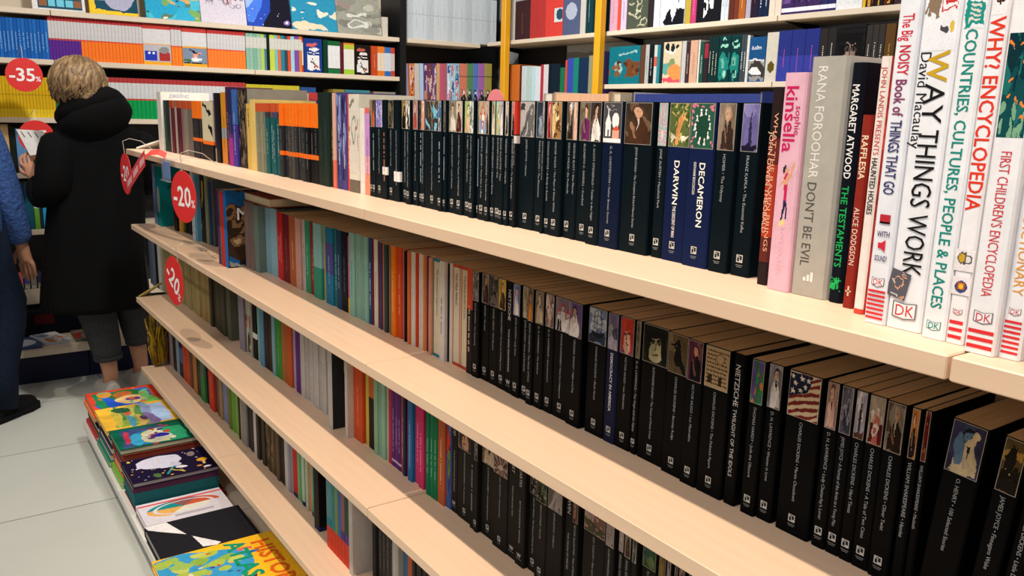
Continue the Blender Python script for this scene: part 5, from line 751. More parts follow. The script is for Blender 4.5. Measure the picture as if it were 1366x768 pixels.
ROWS['fourth']=[
 {'a':3.6349,'b':3.5883,'v':0.765,'h':0.2,'d':'dark red book','c':'#4a1818'},
 {'a':3.5883,'b':3.5553,'v':0.765,'h':0.21,'d':'pink grey book','c':'#a8908c'},
 {'a':3.5553,'b':3.5055,'v':0.765,'h':0.21,'d':'lavender book','c':'#9c8a9a'},
 {'a':3.5055,'b':3.4546,'v':0.765,'h':0.205,'d':'dark olive book','c':'#2e3028'},
 {'a':3.4546,'b':3.4072,'v':0.765,'h':0.205,'d':'pale blue grey book','c':'#8a9ca4'},
 {'a':3.4072,'b':3.345,'v':0.765,'h':0.2,'d':'black and blue book','c':'#22283a','bd':[(0.3, 0.6,'#4a6aa0')]},
 {'a':3.345,'b':3.287,'v':0.765,'h':0.2,'d':'red orange book','c':'#b8482c','q':'#e0a080'},
 {'a':3.287,'b':3.2392,'v':0.765,'h':0.2,'d':'orange red book','c':'#c0502c'},
 {'a':3.2392,'b':3.2052,'v':0.765,'h':0.19,'d':'brown book','c':'#6a4a34'},
 {'a':3.2052,'b':3.176,'v':0.765,'h':0.19,'d':'umber book','c':'#5a4430','q':'#a88a5a'},
 {'a':3.176,'b':3.1329,'v':0.765,'h':0.2,'d':'tan orange book','c':'#b8743e'},
 {'a':3.1329,'b':3.0751,'v':0.765,'h':0.19,'d':'forest green book','c':'#26382c','q':'#7a9a7a'},
 {'a':3.0751,'b':3.021,'v':0.765,'h':0.19,'d':'grey and green book','c':'#5a6a52','bd':[(0, 0.5,'#3a7a3a')]},
 {'a':3.021,'b':2.9685,'v':0.765,'h':0.19,'d':'black book','c':'#15181c'},
 {'a':2.9685,'b':2.9068,'v':0.765,'h':0.18,'d':'bright red book','c':'#c03824','q':'#e8b8a0'},
 {'a':2.9068,'b':2.875,'v':0.765,'h':0.2,'d':'rust brown book','c':'#5a4030'},
 {'a':2.875,'b':2.8472,'v':0.765,'h':0.2,'d':'dull brown book','c':'#6a5240'},
 {'a':2.8472,'b':2.8148,'v':0.765,'h':0.2,'d':'tan book','c':'#9a7a58'},
 {'a':2.8148,'b':2.7698,'v':0.765,'h':0.2,'d':'lilac blue book','c':'#7c84a8'},
 {'a':2.7698,'b':2.7373,'v':0.765,'h':0.2,'d':'tan brown book','c':'#8a6c4c'},
 {'a':2.7373,'b':2.7085,'v':0.765,'h':0.2,'d':'olive green book','c':'#5a7a34'},
 {'a':2.7085,'b':2.6772,'v':0.765,'h':0.2,'d':'leaf green book','c':'#6a9a3e'},
 {'a':2.6772,'b':2.6282,'v':0.765,'h':0.2,'d':'lime green book','c':'#7aa64a'},
 {'a':2.6282,'b':2.6073,'v':0.765,'h':0.19,'d':'black book','c':'#1c1e18'},
 {'a':2.6073,'b':2.5837,'v':0.765,'h':0.2,'d':'sand book','c':'#a89a7c'},
 {'a':2.6123,'b':2.5865,'v':0.765,'h':0.22,'d':'dark grey book','c':'#3a3634'},
 {'a':2.5865,'b':2.538,'v':0.765,'h':0.22,'d':'pale grey book','c':'#8a8884'},
 {'a':2.538,'b':2.5118,'v':0.765,'h':0.22,'d':'charcoal book','c':'#2e2a2a'},
 {'a':2.5118,'b':2.4845,'v':0.765,'h':0.22,'d':'charcoal book','c':'#342e30'},
 {'a':2.4845,'b':2.4437,'v':0.765,'h':0.22,'d':'white book','c':'#c4c0b8'},
 {'a':2.4437,'b':2.4191,'v':0.765,'h':0.215,'d':'dark olive brown book','c':'#38322a'},
 {'a':2.4191,'b':2.392,'v':0.765,'h':0.215,'d':'dark taupe book','c':'#443c32'},
 {'a':2.392,'b':2.3653,'v':0.765,'h':0.215,'d':'dark olive brown book','c':'#3a342a'},
 {'a':2.3653,'b':2.3391,'v':0.765,'h':0.215,'d':'brown patterned book','c':'#54442e','ar':('abs', ['#54442e','#7a6444','#332818','#2a2016'], 0.05, 0.9)},
 {'a':2.3391,'b':2.3134,'v':0.765,'h':0.215,'d':'brown patterned book','c':'#4e3e2a','ar':('abs', ['#4e3e2a','#846c48','#332818','#2a2016'], 0.05, 0.9)},
 {'a':2.3134,'b':2.2881,'v':0.765,'h':0.215,'d':'brown patterned book','c':'#5a4a34','ar':('abs', ['#5a4a34','#7a6444','#332818','#8a7450'], 0.05, 0.9)},
 {'a':2.2881,'b':2.2633,'v':0.765,'h':0.215,'d':'brown patterned book','c':'#4a3a28'},
 {'a':2.2633,'b':2.2403,'v':0.765,'h':0.215,'d':'brown patterned book','c':'#5e4e36'},
 {'a':2.2403,'b':2.2176,'v':0.765,'h':0.21,'d':'charcoal book','c':'#282424'},
 {'a':2.2176,'b':2.194,'v':0.765,'h':0.21,'d':'charcoal book','c':'#342c2a'},
 {'a':2.194,'b':2.1708,'v':0.765,'h':0.215,'d':'white book','c':'#c0bcb8'},
 {'a':2.1708,'b':2.1543,'v':0.765,'h':0.215,'d':'lavender grey book','c':'#9a96a0'},
 {'a':2.1543,'b':2.138,'v':0.765,'h':0.215,'d':'lavender grey book','c':'#8e8a96'},
 {'a':2.138,'b':2.106,'v':0.765,'h':0.215,'d':'scarlet book','c':'#c42c1e','bd':[(0, 0.06,'#2a2a5a')]},
 {'a':2.106,'b':2.089,'v':0.765,'h':0.21,'d':'pale green book','c':'#7ca87c'},
 {'a':2.089,'b':2.07,'v':0.765,'h':0.21,'d':'green book','c':'#4f9a58'},
 {'a':2.07,'b':2.0523,'v':0.765,'h':0.21,'d':'mint white book','c':'#b0c4b0','bd':[(0, 0.06,'#2a2a5a')]},
 {'a':2.0523,'b':2.0349,'v':0.765,'h':0.21,'d':'green book','c':'#4c9654','bd':[(0, 0.06,'#2a2a5a')]},
 {'a':2.0349,'b':2.02,'v':0.765,'h':0.21,'d':'pale grey book','c':'#b8b4a4'},
 {'a':2.02,'b':1.9952,'v':0.765,'h':0.21,'d':'tan orange book','c':'#c08a5a'},
 {'a':1.9952,'b':1.9786,'v':0.765,'h':0.21,'d':'mint book','c':'#6aa47e','bd':[(0, 0.06,'#2a2a5a')]},
 {'a':1.9786,'b':1.961,'v':0.765,'h':0.21,'d':'teal book','c':'#3f7a78'},
 {'a':1.961,'b':1.9459,'v':0.765,'h':0.21,'d':'white book','c':'#c2beb2'},
 {'a':1.9459,'b':1.931,'v':0.765,'h':0.21,'d':'white book','c':'#c8c4b8'},
 {'a':1.946,'b':1.8962,'v':0.745,'h':0.215,'d':'wide black hardback','c':'#161214','bd':[(0, 0.05,'#1c2a5a')]},
 {'a':1.8787,'b':1.8559,'v':0.79,'h':0.16,'d':'short green and amber book','c':'#3f8a34','bd':[(0.62, 1,'#c87a2a'), (0.45, 0.62,'#2a2a1c')]},
 {'a':1.8521,'b':1.8279,'v':0.79,'h':0.16,'d':'short green and amber book','c':'#4a9440','bd':[(0.62, 1,'#c07028'), (0.45, 0.62,'#2a2a1c')]},
 {'a':1.8223,'b':1.7897,'v':0.735,'h':0.2,'d':'teal book with a red foot','c':'#5a8a8c','bd':[(0, 0.3,'#d0402a'), (0.3, 0.42,'#1f7c8a')]},
 {'a':1.7897,'b':1.7703,'v':0.735,'h':0.2,'d':'blue green book with a red foot','c':'#2f8088','bd':[(0, 0.3,'#d0402a')]},
 {'a':1.7703,'b':1.7528,'v':0.735,'h':0.2,'d':'olive book with a red foot','c':'#7a8a4c','bd':[(0, 0.3,'#d0402a')]},
 {'a':1.7528,'b':1.734,'v':0.735,'h':0.2,'d':'sea blue book with a red foot','c':'#3a6a98','bd':[(0, 0.3,'#d0402a')]},
 {'a':1.734,'b':1.7121,'v':0.735,'h':0.2,'d':'plum book with a red foot','c':'#8a5a70','bd':[(0, 0.3,'#d0402a'), (0.3, 0.42,'#4a3a7a')]},
 {'a':1.7121,'b':1.6776,'v':0.735,'h':0.2,'d':'dark green book with a red foot','c':'#2f4a2c','bd':[(0, 0.3,'#d0402a'), (0.3, 0.42,'#5a3a80')]},
 {'a':1.6776,'b':1.6584,'v':0.73,'h':0.22,'d':'tall white book','c':'#b8b2ac'},
 {'a':1.6165,'b':1.5989,'v':0.765,'h':0.2,'d':'charcoal paperback','c':'#2a2726'},
 {'a':1.5989,'b':1.5816,'v':0.765,'h':0.2,'d':'dark grey paperback','c':'#3a3836','q':'#6a6866'},
 {'a':1.5816,'b':1.5638,'v':0.765,'h':0.2,'d':'dark grey paperback','c':'#36332f','q':'#6a6866'},
 {'a':1.5638,'b':1.5449,'v':0.765,'h':0.2,'d':'dark grey paperback','c':'#3c3a38','q':'#6a6866'},
 {'a':1.5449,'b':1.5221,'v':0.765,'h':0.2,'d':'dark grey paperback','c':'#32302e','q':'#6a6866'},
 {'a':1.5221,'b':1.5067,'v':0.765,'h':0.2,'d':'white paperback','c':'#b4b0a8'},
 {'a':1.5067,'b':1.4915,'v':0.765,'h':0.2,'d':'white paperback','c':'#aca8a0'},
 {'a':1.4915,'b':1.4766,'v':0.765,'h':0.2,'d':'grey paperback','c':'#7a7672'},
 {'a':1.4766,'b':1.4645,'v':0.765,'h':0.2,'d':'blue paperback','c':'#34607e'},
 {'a':1.4645,'b':1.4513,'v':0.765,'h':0.2,'d':'blue paperback','c':'#3a6a8a'},
 {'a':1.4513,'b':1.4292,'v':0.765,'h':0.2,'d':'brick orange paperback','c':'#b0583a'},
 {'a':1.4292,'b':1.4151,'v':0.765,'h':0.2,'d':'charcoal paperback','c':'#2e2c2a'},
 {'a':1.4151,'b':1.3994,'v':0.765,'h':0.2,'d':'charcoal paperback','c':'#383634'},
 {'a':1.3994,'b':1.384,'v':0.765,'h':0.2,'d':'charcoal paperback','c':'#2a2826'},
 {'a':1.384,'b':1.3657,'v':0.765,'h':0.2,'d':'charcoal paperback','c':'#34322f'},
 {'a':1.3657,'b':1.3508,'v':0.765,'h':0.2,'d':'charcoal paperback','c':'#2c2a28'},
]
ROWS['farB']=[
 {'a':0.3411,'b':0.357,'v':4.876,'h':0.19,'c':'#2060b0','d':'thin blue booklet in the block of blue spines','g':'FB','q':'#8ab4e0'},
 {'a':0.357,'b':0.373,'v':4.876,'h':0.19,'c':'#2468b8','d':'thin blue booklet in the block of blue spines','g':'FB','q':'#8ab4e0'},
 {'a':0.373,'b':0.3891,'v':4.876,'h':0.19,'c':'#1c58a4','d':'thin blue booklet in the block of blue spines','g':'FB','q':'#8ab4e0'},
 {'a':0.3891,'b':0.4052,'v':4.876,'h':0.19,'c':'#2060b0','d':'thin blue booklet in the block of blue spines','g':'FB','q':'#8ab4e0'},
 {'a':0.4052,'b':0.4215,'v':4.876,'h':0.19,'c':'#2468b8','d':'thin blue booklet in the block of blue spines','g':'FB','q':'#8ab4e0'},
 {'a':0.4215,'b':0.4377,'v':4.876,'h':0.19,'c':'#1c58a4','d':'thin blue booklet in the block of blue spines','g':'FB','q':'#8ab4e0'},
 {'a':0.4377,'b':0.4541,'v':4.876,'h':0.19,'c':'#2060b0','d':'thin blue booklet in the block of blue spines','g':'FB','q':'#8ab4e0'},
 {'a':0.4541,'b':0.4705,'v':4.876,'h':0.19,'c':'#2468b8','d':'thin blue booklet in the block of blue spines','g':'FB','q':'#8ab4e0'},
 {'a':0.4705,'b':0.487,'v':4.876,'h':0.19,'c':'#1c58a4','d':'thin blue booklet in the block of blue spines','g':'FB','q':'#8ab4e0'},
 {'a':0.487,'b':0.5036,'v':4.876,'h':0.19,'c':'#2060b0','d':'thin blue booklet in the block of blue spines','g':'FB','q':'#8ab4e0'},
 {'a':0.5036,'b':0.5202,'v':4.876,'h':0.19,'c':'#2468b8','d':'thin blue booklet in the block of blue spines','g':'FB','q':'#8ab4e0'},
 {'a':0.5202,'b':0.537,'v':4.876,'h':0.19,'c':'#1c58a4','d':'thin blue booklet in the block of blue spines','g':'FB','q':'#8ab4e0'},
 {'a':0.537,'b':0.5537,'v':4.876,'h':0.19,'c':'#2060b0','d':'thin blue booklet in the block of blue spines','g':'FB','q':'#8ab4e0'},
 {'a':0.5537,'b':0.5706,'v':4.876,'h':0.19,'c':'#2468b8','d':'thin blue booklet in the block of blue spines','g':'FB','q':'#8ab4e0'},
 {'a':0.5712,'b':0.5857,'v':4.876,'h':0.2115,'c':'#5a2c8c','d':'thin purple booklet with white and red top','g':'FP','bd':[(0.5, 1,'#c8c6c6'), (0.9, 1,'#b83a3a'), (0.46, 0.5,'#b84a4a')]},
 {'a':0.5857,'b':0.6003,'v':4.876,'h':0.2115,'c':'#5a2c8c','d':'thin purple booklet with white and red top','g':'FP','bd':[(0.5, 1,'#c8c6c6'), (0.9, 1,'#b83a3a'), (0.46, 0.5,'#b84a4a')]},
 {'a':0.6003,'b':0.6148,'v':4.876,'h':0.2115,'c':'#5a2c8c','d':'thin purple booklet with white and red top','g':'FP','bd':[(0.5, 1,'#c8c6c6'), (0.9, 1,'#b83a3a'), (0.46, 0.5,'#b84a4a')]},
 {'a':0.6148,'b':0.6293,'v':4.876,'h':0.2115,'c':'#5a2c8c','d':'thin purple booklet with white and red top','g':'FP','bd':[(0.5, 1,'#c8c6c6'), (0.9, 1,'#b83a3a'), (0.46, 0.5,'#b84a4a')]},
 {'a':0.6293,'b':0.6439,'v':4.876,'h':0.2115,'c':'#5a2c8c','d':'thin purple booklet with white and red top','g':'FP','bd':[(0.5, 1,'#c8c6c6'), (0.9, 1,'#b83a3a'), (0.46, 0.5,'#b84a4a')]},
 {'a':0.6439,'b':0.6584,'v':4.876,'h':0.2115,'c':'#5a2c8c','d':'thin purple booklet with white and red top','g':'FP','bd':[(0.5, 1,'#c8c6c6'), (0.9, 1,'#b83a3a'), (0.46, 0.5,'#b84a4a')]},
 {'a':0.6584,'b':0.673,'v':4.876,'h':0.2115,'c':'#5a2c8c','d':'thin purple booklet with white and red top','g':'FP','bd':[(0.5, 1,'#c8c6c6'), (0.9, 1,'#b83a3a'), (0.46, 0.5,'#b84a4a')]},
 {'a':0.673,'b':0.6875,'v':4.876,'h':0.2115,'c':'#5a2c8c','d':'thin purple booklet with white and red top','g':'FP','bd':[(0.5, 1,'#c8c6c6'), (0.9, 1,'#b83a3a'), (0.46, 0.5,'#b84a4a')]},
 {'a':0.6875,'b':0.702,'v':4.876,'h':0.2115,'c':'#5a2c8c','d':'thin purple booklet with white and red top','g':'FP','bd':[(0.5, 1,'#c8c6c6'), (0.9, 1,'#b83a3a'), (0.46, 0.5,'#b84a4a')]},
 {'a':0.702,'b':0.7166,'v':4.876,'h':0.2115,'c':'#5a2c8c','d':'thin purple booklet with white and red top','g':'FP','bd':[(0.5, 1,'#c8c6c6'), (0.9, 1,'#b83a3a'), (0.46, 0.5,'#b84a4a')]},
 {'a':0.7146,'b':0.7311,'v':4.876,'h':0.2115,'c':'#f0782a','d':'thin orange booklet in the long orange block','g':'FO','bd':[(0.5, 1,'#c8c6c6'), (0.9, 1,'#b83a3a'), (0.47, 0.5,'#d8503a')]},
 {'a':0.7311,'b':0.7475,'v':4.876,'h':0.2115,'c':'#f0782a','d':'thin orange booklet in the long orange block','g':'FO','bd':[(0.5, 1,'#c8c6c6'), (0.9, 1,'#b83a3a'), (0.47, 0.5,'#d8503a')]},
 {'a':0.7475,'b':0.764,'v':4.876,'h':0.2115,'c':'#f0782a','d':'thin orange booklet in the long orange block','g':'FO','bd':[(0.5, 1,'#c8c6c6'), (0.9, 1,'#b83a3a'), (0.47, 0.5,'#d8503a')]},
 {'a':0.764,'b':0.7805,'v':4.876,'h':0.2115,'c':'#f0782a','d':'thin orange booklet in the long orange block','g':'FO','bd':[(0.5, 1,'#c8c6c6'), (0.9, 1,'#b83a3a'), (0.47, 0.5,'#d8503a')]},
 {'a':0.7805,'b':0.797,'v':4.876,'h':0.2115,'c':'#f0782a','d':'thin orange booklet in the long orange block','g':'FO','bd':[(0.5, 1,'#c8c6c6'), (0.9, 1,'#b83a3a'), (0.47, 0.5,'#d8503a')]},
 {'a':0.797,'b':0.8135,'v':4.876,'h':0.2115,'c':'#f0782a','d':'thin orange booklet in the long orange block','g':'FO','bd':[(0.5, 1,'#c8c6c6'), (0.9, 1,'#b83a3a'), (0.47, 0.5,'#d8503a')]},
 {'a':0.8135,'b':0.83,'v':4.876,'h':0.2115,'c':'#f0782a','d':'thin orange booklet in the long orange block','g':'FO','bd':[(0.5, 1,'#c8c6c6'), (0.9, 1,'#b83a3a'), (0.47, 0.5,'#d8503a')]},
 {'a':0.83,'b':0.8464,'v':4.876,'h':0.2115,'c':'#f0782a','d':'thin orange booklet in the long orange block','g':'FO','bd':[(0.5, 1,'#c8c6c6'), (0.9, 1,'#b83a3a'), (0.47, 0.5,'#d8503a')]},
 {'a':0.8464,'b':0.8629,'v':4.876,'h':0.2115,'c':'#f0782a','d':'thin orange booklet in the long orange block','g':'FO','bd':[(0.5, 1,'#c8c6c6'), (0.9, 1,'#b83a3a'), (0.47, 0.5,'#d8503a')]},
 {'a':0.8629,'b':0.8794,'v':4.876,'h':0.2115,'c':'#f0782a','d':'thin orange booklet in the long orange block','g':'FO','bd':[(0.5, 1,'#c8c6c6'), (0.9, 1,'#b83a3a'), (0.47, 0.5,'#d8503a')]},
 {'a':0.8794,'b':0.8959,'v':4.876,'h':0.2115,'c':'#f0782a','d':'thin orange booklet in the long orange block','g':'FO','bd':[(0.5, 1,'#c8c6c6'), (0.9, 1,'#b83a3a'), (0.47, 0.5,'#d8503a')]},
 {'a':0.8959,'b':0.9124,'v':4.876,'h':0.2115,'c':'#f0782a','d':'thin orange booklet in the long orange block','g':'FO','bd':[(0.5, 1,'#c8c6c6'), (0.9, 1,'#b83a3a'), (0.47, 0.5,'#d8503a')]},
 {'a':0.9124,'b':0.9289,'v':4.876,'h':0.2115,'c':'#f0782a','d':'thin orange booklet in the long orange block','g':'FO','bd':[(0.5, 1,'#c8c6c6'), (0.9, 1,'#b83a3a'), (0.47, 0.5,'#d8503a')]},
 {'a':0.9289,'b':0.9454,'v':4.876,'h':0.2115,'c':'#f0782a','d':'thin orange booklet in the long orange block','g':'FO','bd':[(0.5, 1,'#c8c6c6'), (0.9, 1,'#b83a3a'), (0.47, 0.5,'#d8503a')]},
 {'a':0.9454,'b':0.9618,'v':4.876,'h':0.2115,'c':'#f0782a','d':'thin orange booklet in the long orange block','g':'FO','bd':[(0.5, 1,'#c8c6c6'), (0.9, 1,'#b83a3a'), (0.47, 0.5,'#d8503a')]},
 {'a':0.9618,'b':0.9783,'v':4.876,'h':0.2115,'c':'#f0782a','d':'thin orange booklet in the long orange block','g':'FO','bd':[(0.5, 1,'#c8c6c6'), (0.9, 1,'#b83a3a'), (0.47, 0.5,'#d8503a')]},
 {'a':0.9783,'b':0.9948,'v':4.876,'h':0.2115,'c':'#f0782a','d':'thin orange booklet in the long orange block','g':'FO','bd':[(0.5, 1,'#c8c6c6'), (0.9, 1,'#b83a3a'), (0.47, 0.5,'#d8503a')]},
 {'a':0.9948,'b':1.0113,'v':4.876,'h':0.2115,'c':'#f0782a','d':'thin orange booklet in the long orange block','g':'FO','bd':[(0.5, 1,'#c8c6c6'), (0.9, 1,'#b83a3a'), (0.47, 0.5,'#d8503a')]},
 {'a':1.012,'b':1.1541,'v':4.876,'h':0.21,'c':'#eda32c','d':'orange workbook facing out with blue and red toy','g':'','bd':[(0.52, 0.88,'#d2d0d0'), (0.88, 1,'#c04038')],'ar':('toys', ['#b8b4bc','#2a3ab0','#a83434','#8a8a88'], 0.08, 0.5)},
 {'a':1.1556,'b':1.1738,'v':4.876,'h':0.21,'c':'#ef7c2c','d':'thin orange booklet between two facing workbooks','g':'FO2','bd':[(0.5, 1,'#c8c6c6'), (0.9, 1,'#b83a3a'), (0.47, 0.5,'#d8503a')]},
 {'a':1.1738,'b':1.1919,'v':4.876,'h':0.21,'c':'#ef7c2c','d':'thin orange booklet between two facing workbooks','g':'FO2','bd':[(0.5, 1,'#c8c6c6'), (0.9, 1,'#b83a3a'), (0.47, 0.5,'#d8503a')]},
 {'a':1.1919,'b':1.21,'v':4.876,'h':0.21,'c':'#ef7c2c','d':'thin orange booklet between two facing workbooks','g':'FO2','bd':[(0.5, 1,'#c8c6c6'), (0.9, 1,'#b83a3a'), (0.47, 0.5,'#d8503a')]},
 {'a':1.2116,'b':1.3428,'v':4.876,'h':0.206,'c':'#e8a030','d':'orange workbook facing out with a bird on grey','g':'','bd':[(0.52, 0.88,'#d2d0d0'), (0.88, 1,'#c04038')],'ar':('bird', ['#7a8aa0','#e09a88','#e8e4e0','#20242c'], 0.08, 0.48)},
 {'a':1.3465,'b':1.3639,'v':4.876,'h':0.203,'c':'#f07c34','d':'thin orange booklet in the short orange block','g':'FO3','bd':[(0.5, 1,'#c8c6c6'), (0.9, 1,'#b83a3a'), (0.47, 0.5,'#d8503a')]},
 {'a':1.3639,'b':1.3814,'v':4.876,'h':0.203,'c':'#f07c34','d':'thin orange booklet in the short orange block','g':'FO3','bd':[(0.5, 1,'#c8c6c6'), (0.9, 1,'#b83a3a'), (0.47, 0.5,'#d8503a')]},
 {'a':1.3814,'b':1.3988,'v':4.876,'h':0.203,'c':'#f07c34','d':'thin orange booklet in the short orange block','g':'FO3','bd':[(0.5, 1,'#c8c6c6'), (0.9, 1,'#b83a3a'), (0.47, 0.5,'#d8503a')]},
 {'a':1.3988,'b':1.4163,'v':4.876,'h':0.203,'c':'#f07c34','d':'thin orange booklet in the short orange block','g':'FO3','bd':[(0.5, 1,'#c8c6c6'), (0.9, 1,'#b83a3a'), (0.47, 0.5,'#d8503a')]},
 {'a':1.4163,'b':1.4338,'v':4.876,'h':0.203,'c':'#f07c34','d':'thin orange booklet in the short orange block','g':'FO3','bd':[(0.5, 1,'#c8c6c6'), (0.9, 1,'#b83a3a'), (0.47, 0.5,'#d8503a')]},
 {'a':1.4338,'b':1.4512,'v':4.876,'h':0.203,'c':'#f07c34','d':'thin orange booklet in the short orange block','g':'FO3','bd':[(0.5, 1,'#c8c6c6'), (0.9, 1,'#b83a3a'), (0.47, 0.5,'#d8503a')]},
 {'a':1.4512,'b':1.4687,'v':4.876,'h':0.203,'c':'#f07c34','d':'thin orange booklet in the short orange block','g':'FO3','bd':[(0.5, 1,'#c8c6c6'), (0.9, 1,'#b83a3a'), (0.47, 0.5,'#d8503a')]},
 {'a':1.4687,'b':1.4861,'v':4.876,'h':0.203,'c':'#f07c34','d':'thin orange booklet in the short orange block','g':'FO3','bd':[(0.5, 1,'#c8c6c6'), (0.9, 1,'#b83a3a'), (0.47, 0.5,'#d8503a')]},
 {'a':1.4861,'b':1.5036,'v':4.876,'h':0.203,'c':'#f07c34','d':'thin orange booklet in the short orange block','g':'FO3','bd':[(0.5, 1,'#c8c6c6'), (0.9, 1,'#b83a3a'), (0.47, 0.5,'#d8503a')]},
 {'a':1.5036,'b':1.521,'v':4.876,'h':0.203,'c':'#f07c34','d':'thin orange booklet in the short orange block','g':'FO3','bd':[(0.5, 1,'#c8c6c6'), (0.9, 1,'#b83a3a'), (0.47, 0.5,'#d8503a')]},
 {'a':1.521,'b':1.5385,'v':4.876,'h':0.203,'c':'#f07c34','d':'thin orange booklet in the short orange block','g':'FO3','bd':[(0.5, 1,'#c8c6c6'), (0.9, 1,'#b83a3a'), (0.47, 0.5,'#d8503a')]},
 {'a':1.5385,'b':1.5559,'v':4.876,'h':0.203,'c':'#f07c34','d':'thin orange booklet in the short orange block','g':'FO3','bd':[(0.5, 1,'#c8c6c6'), (0.9, 1,'#b83a3a'), (0.47, 0.5,'#d8503a')]},
 {'a':1.5595,'b':1.5787,'v':4.876,'h':0.2,'c':'#86b09a','d':'sage booklet right of the orange block','bd':[(0.6, 0.9,'#c6c4bc')]},
 {'a':1.5787,'b':1.6002,'v':4.876,'h':0.2,'c':'#8ab2a0','d':'mint grey booklet right of the orange block','bd':[(0.6, 0.9,'#c6c4bc')]},
 {'a':1.6002,'b':1.6217,'v':4.876,'h':0.2,'c':'#7aa892','d':'sage booklet right of the orange block','bd':[(0.6, 0.9,'#c6c4bc')]},
 {'a':1.6217,'b':1.6434,'v':4.876,'h':0.2,'c':'#90b49c','d':'mint grey booklet right of the orange block','bd':[(0.6, 0.9,'#c6c4bc')]},
 {'a':1.6434,'b':1.6651,'v':4.876,'h':0.2,'c':'#a8c060','d':'lime booklet right of the orange block','bd':[(0.6, 0.9,'#c6c4bc')]},
 {'a':1.6651,'b':1.6782,'v':4.876,'h':0.2,'c':'#4a7a8a','d':'steel blue booklet right of the orange block','bd':[(0.6, 0.9,'#c6c4bc')]},
 {'a':1.6782,'b':1.6958,'v':4.876,'h':0.2,'c':'#18201f','d':'black booklet right of the orange block','bd':[]},
 {'a':1.6958,'b':1.7267,'v':4.876,'h':0.2,'c':'#b8c84a','d':'yellow green booklet right of the orange block','bd':[(0.6, 0.9,'#c6c4bc')]},
 {'a':1.7267,'b':1.7444,'v':4.876,'h':0.2,'c':'#7ab0b8','d':'pale cyan booklet right of the orange block','bd':[(0.6, 0.9,'#c6c4bc')]},
 {'a':1.7444,'b':1.7622,'v':4.876,'h':0.2,'c':'#d06a3a','d':'orange booklet right of the orange block','bd':[(0.6, 0.9,'#c6c4bc')]},
 {'a':1.7622,'b':1.7846,'v':4.876,'h':0.2,'c':'#2a7a90','d':'teal booklet right of the orange block','bd':[(0.6, 0.9,'#c6c4bc')]},
 {'a':1.7846,'b':1.8025,'v':4.876,'h':0.2,'c':'#3a4448','d':'charcoal booklet right of the orange block','bd':[(0.6, 0.9,'#c6c4bc')]},
 {'a':1.8025,'b':1.8206,'v':4.876,'h':0.2,'c':'#d04a32','d':'red booklet right of the orange block','bd':[(0.6, 0.9,'#c6c4bc')]},
 {'a':1.8206,'b':1.8433,'v':4.876,'h':0.2,'c':'#9ac4d0','d':'pale blue booklet right of the orange block','bd':[(0.6, 0.9,'#c6c4bc')]},
 {'a':1.8433,'b':1.8706,'v':4.876,'h':0.205,'c':'#7a4a9a','d':'violet booklet right of the orange block','bd':[(0.6, 0.9,'#c6c4bc')]},
 {'a':1.8706,'b':1.8889,'v':4.876,'h':0.205,'c':'#c8783a','d':'amber booklet right of the orange block','bd':[(0.6, 0.9,'#c6c4bc')]},
 {'a':1.8792,'b':1.8976,'v':4.876,'h':0.2,'c':'#d8d0c8','d':'white and red spined book beside the blue comic','bd':[(0, 0.2,'#b83a2a'), (0.85, 1,'#b83a2a')]},
 {'a':1.9022,'b':2.0142,'v':4.876,'h':0.195,'c':'#1c3a80','d':'blue comic diary facing out','ar':('comic', ['#1c3a80','#e0dede','#c86060','#20242c'], 0.03, 0.97)},
 {'a':2.0232,'b':2.0517,'v':4.876,'h':0.195,'c':'#14382a','d':'dark green book beside the blue comic diary'},
 {'a':2.0517,'b':2.0773,'v':4.876,'h':0.19,'c':'#d8d8d8','d':'white spined comic with green ends','g':'CG','bd':[(0, 0.14,'#1c6a3a'), (0.86, 1,'#1c5a34'), (0.14, 0.17,'#3a3a3a')]},
 {'a':2.0773,'b':2.103,'v':4.876,'h':0.19,'c':'#d8d8d8','d':'white spined comic with green ends','g':'CG','bd':[(0, 0.14,'#1c6a3a'), (0.86, 1,'#1c5a34'), (0.14, 0.17,'#3a3a3a')]},
 {'a':2.103,'b':2.1286,'v':4.876,'h':0.19,'c':'#d8d8d8','d':'white spined comic with green ends','g':'CG','bd':[(0, 0.14,'#1c6a3a'), (0.86, 1,'#1c5a34'), (0.14, 0.17,'#3a3a3a')]},
 {'a':2.1286,'b':2.153,'v':4.876,'h':0.185,'c':'#5a1c2a','d':'maroon comic among the green ended spines'},
 {'a':2.1528,'b':2.17,'v':4.876,'h':0.185,'c':'#dcd8d0','d':'white spined comic with yellow green ends','g':'CY','bd':[(0, 0.16,'#9ac03a'), (0.8, 1,'#b0b83a'), (0.95, 1,'#c87a2a')]},
 {'a':2.17,'b':2.1872,'v':4.876,'h':0.185,'c':'#dcd8d0','d':'white spined comic with yellow green ends','g':'CY','bd':[(0, 0.16,'#9ac03a'), (0.8, 1,'#b0b83a'), (0.95, 1,'#c87a2a')]},
 {'a':2.1872,'b':2.2044,'v':4.876,'h':0.185,'c':'#dcd8d0','d':'white spined comic with yellow green ends','g':'CY','bd':[(0, 0.16,'#9ac03a'), (0.8, 1,'#b0b83a'), (0.95, 1,'#c87a2a')]},
 {'a':2.2044,'b':2.2216,'v':4.876,'h':0.185,'c':'#dcd8d0','d':'white spined comic with yellow green ends','g':'CY','bd':[(0, 0.16,'#9ac03a'), (0.8, 1,'#b0b83a'), (0.95, 1,'#c87a2a')]},
 {'a':2.2239,'b':2.3267,'v':4.876,'h':0.18,'c':'#1c1716','d':'black comic diary facing out','ar':('comic', ['#1c1716','#dcd8d4','#b85a4a','#20242c'], 0.03, 0.97)},
 {'a':2.3368,'b':2.3776,'v':4.876,'h':0.178,'c':'#b84824','d':'rust red comic spine','q':'#e0a080'},
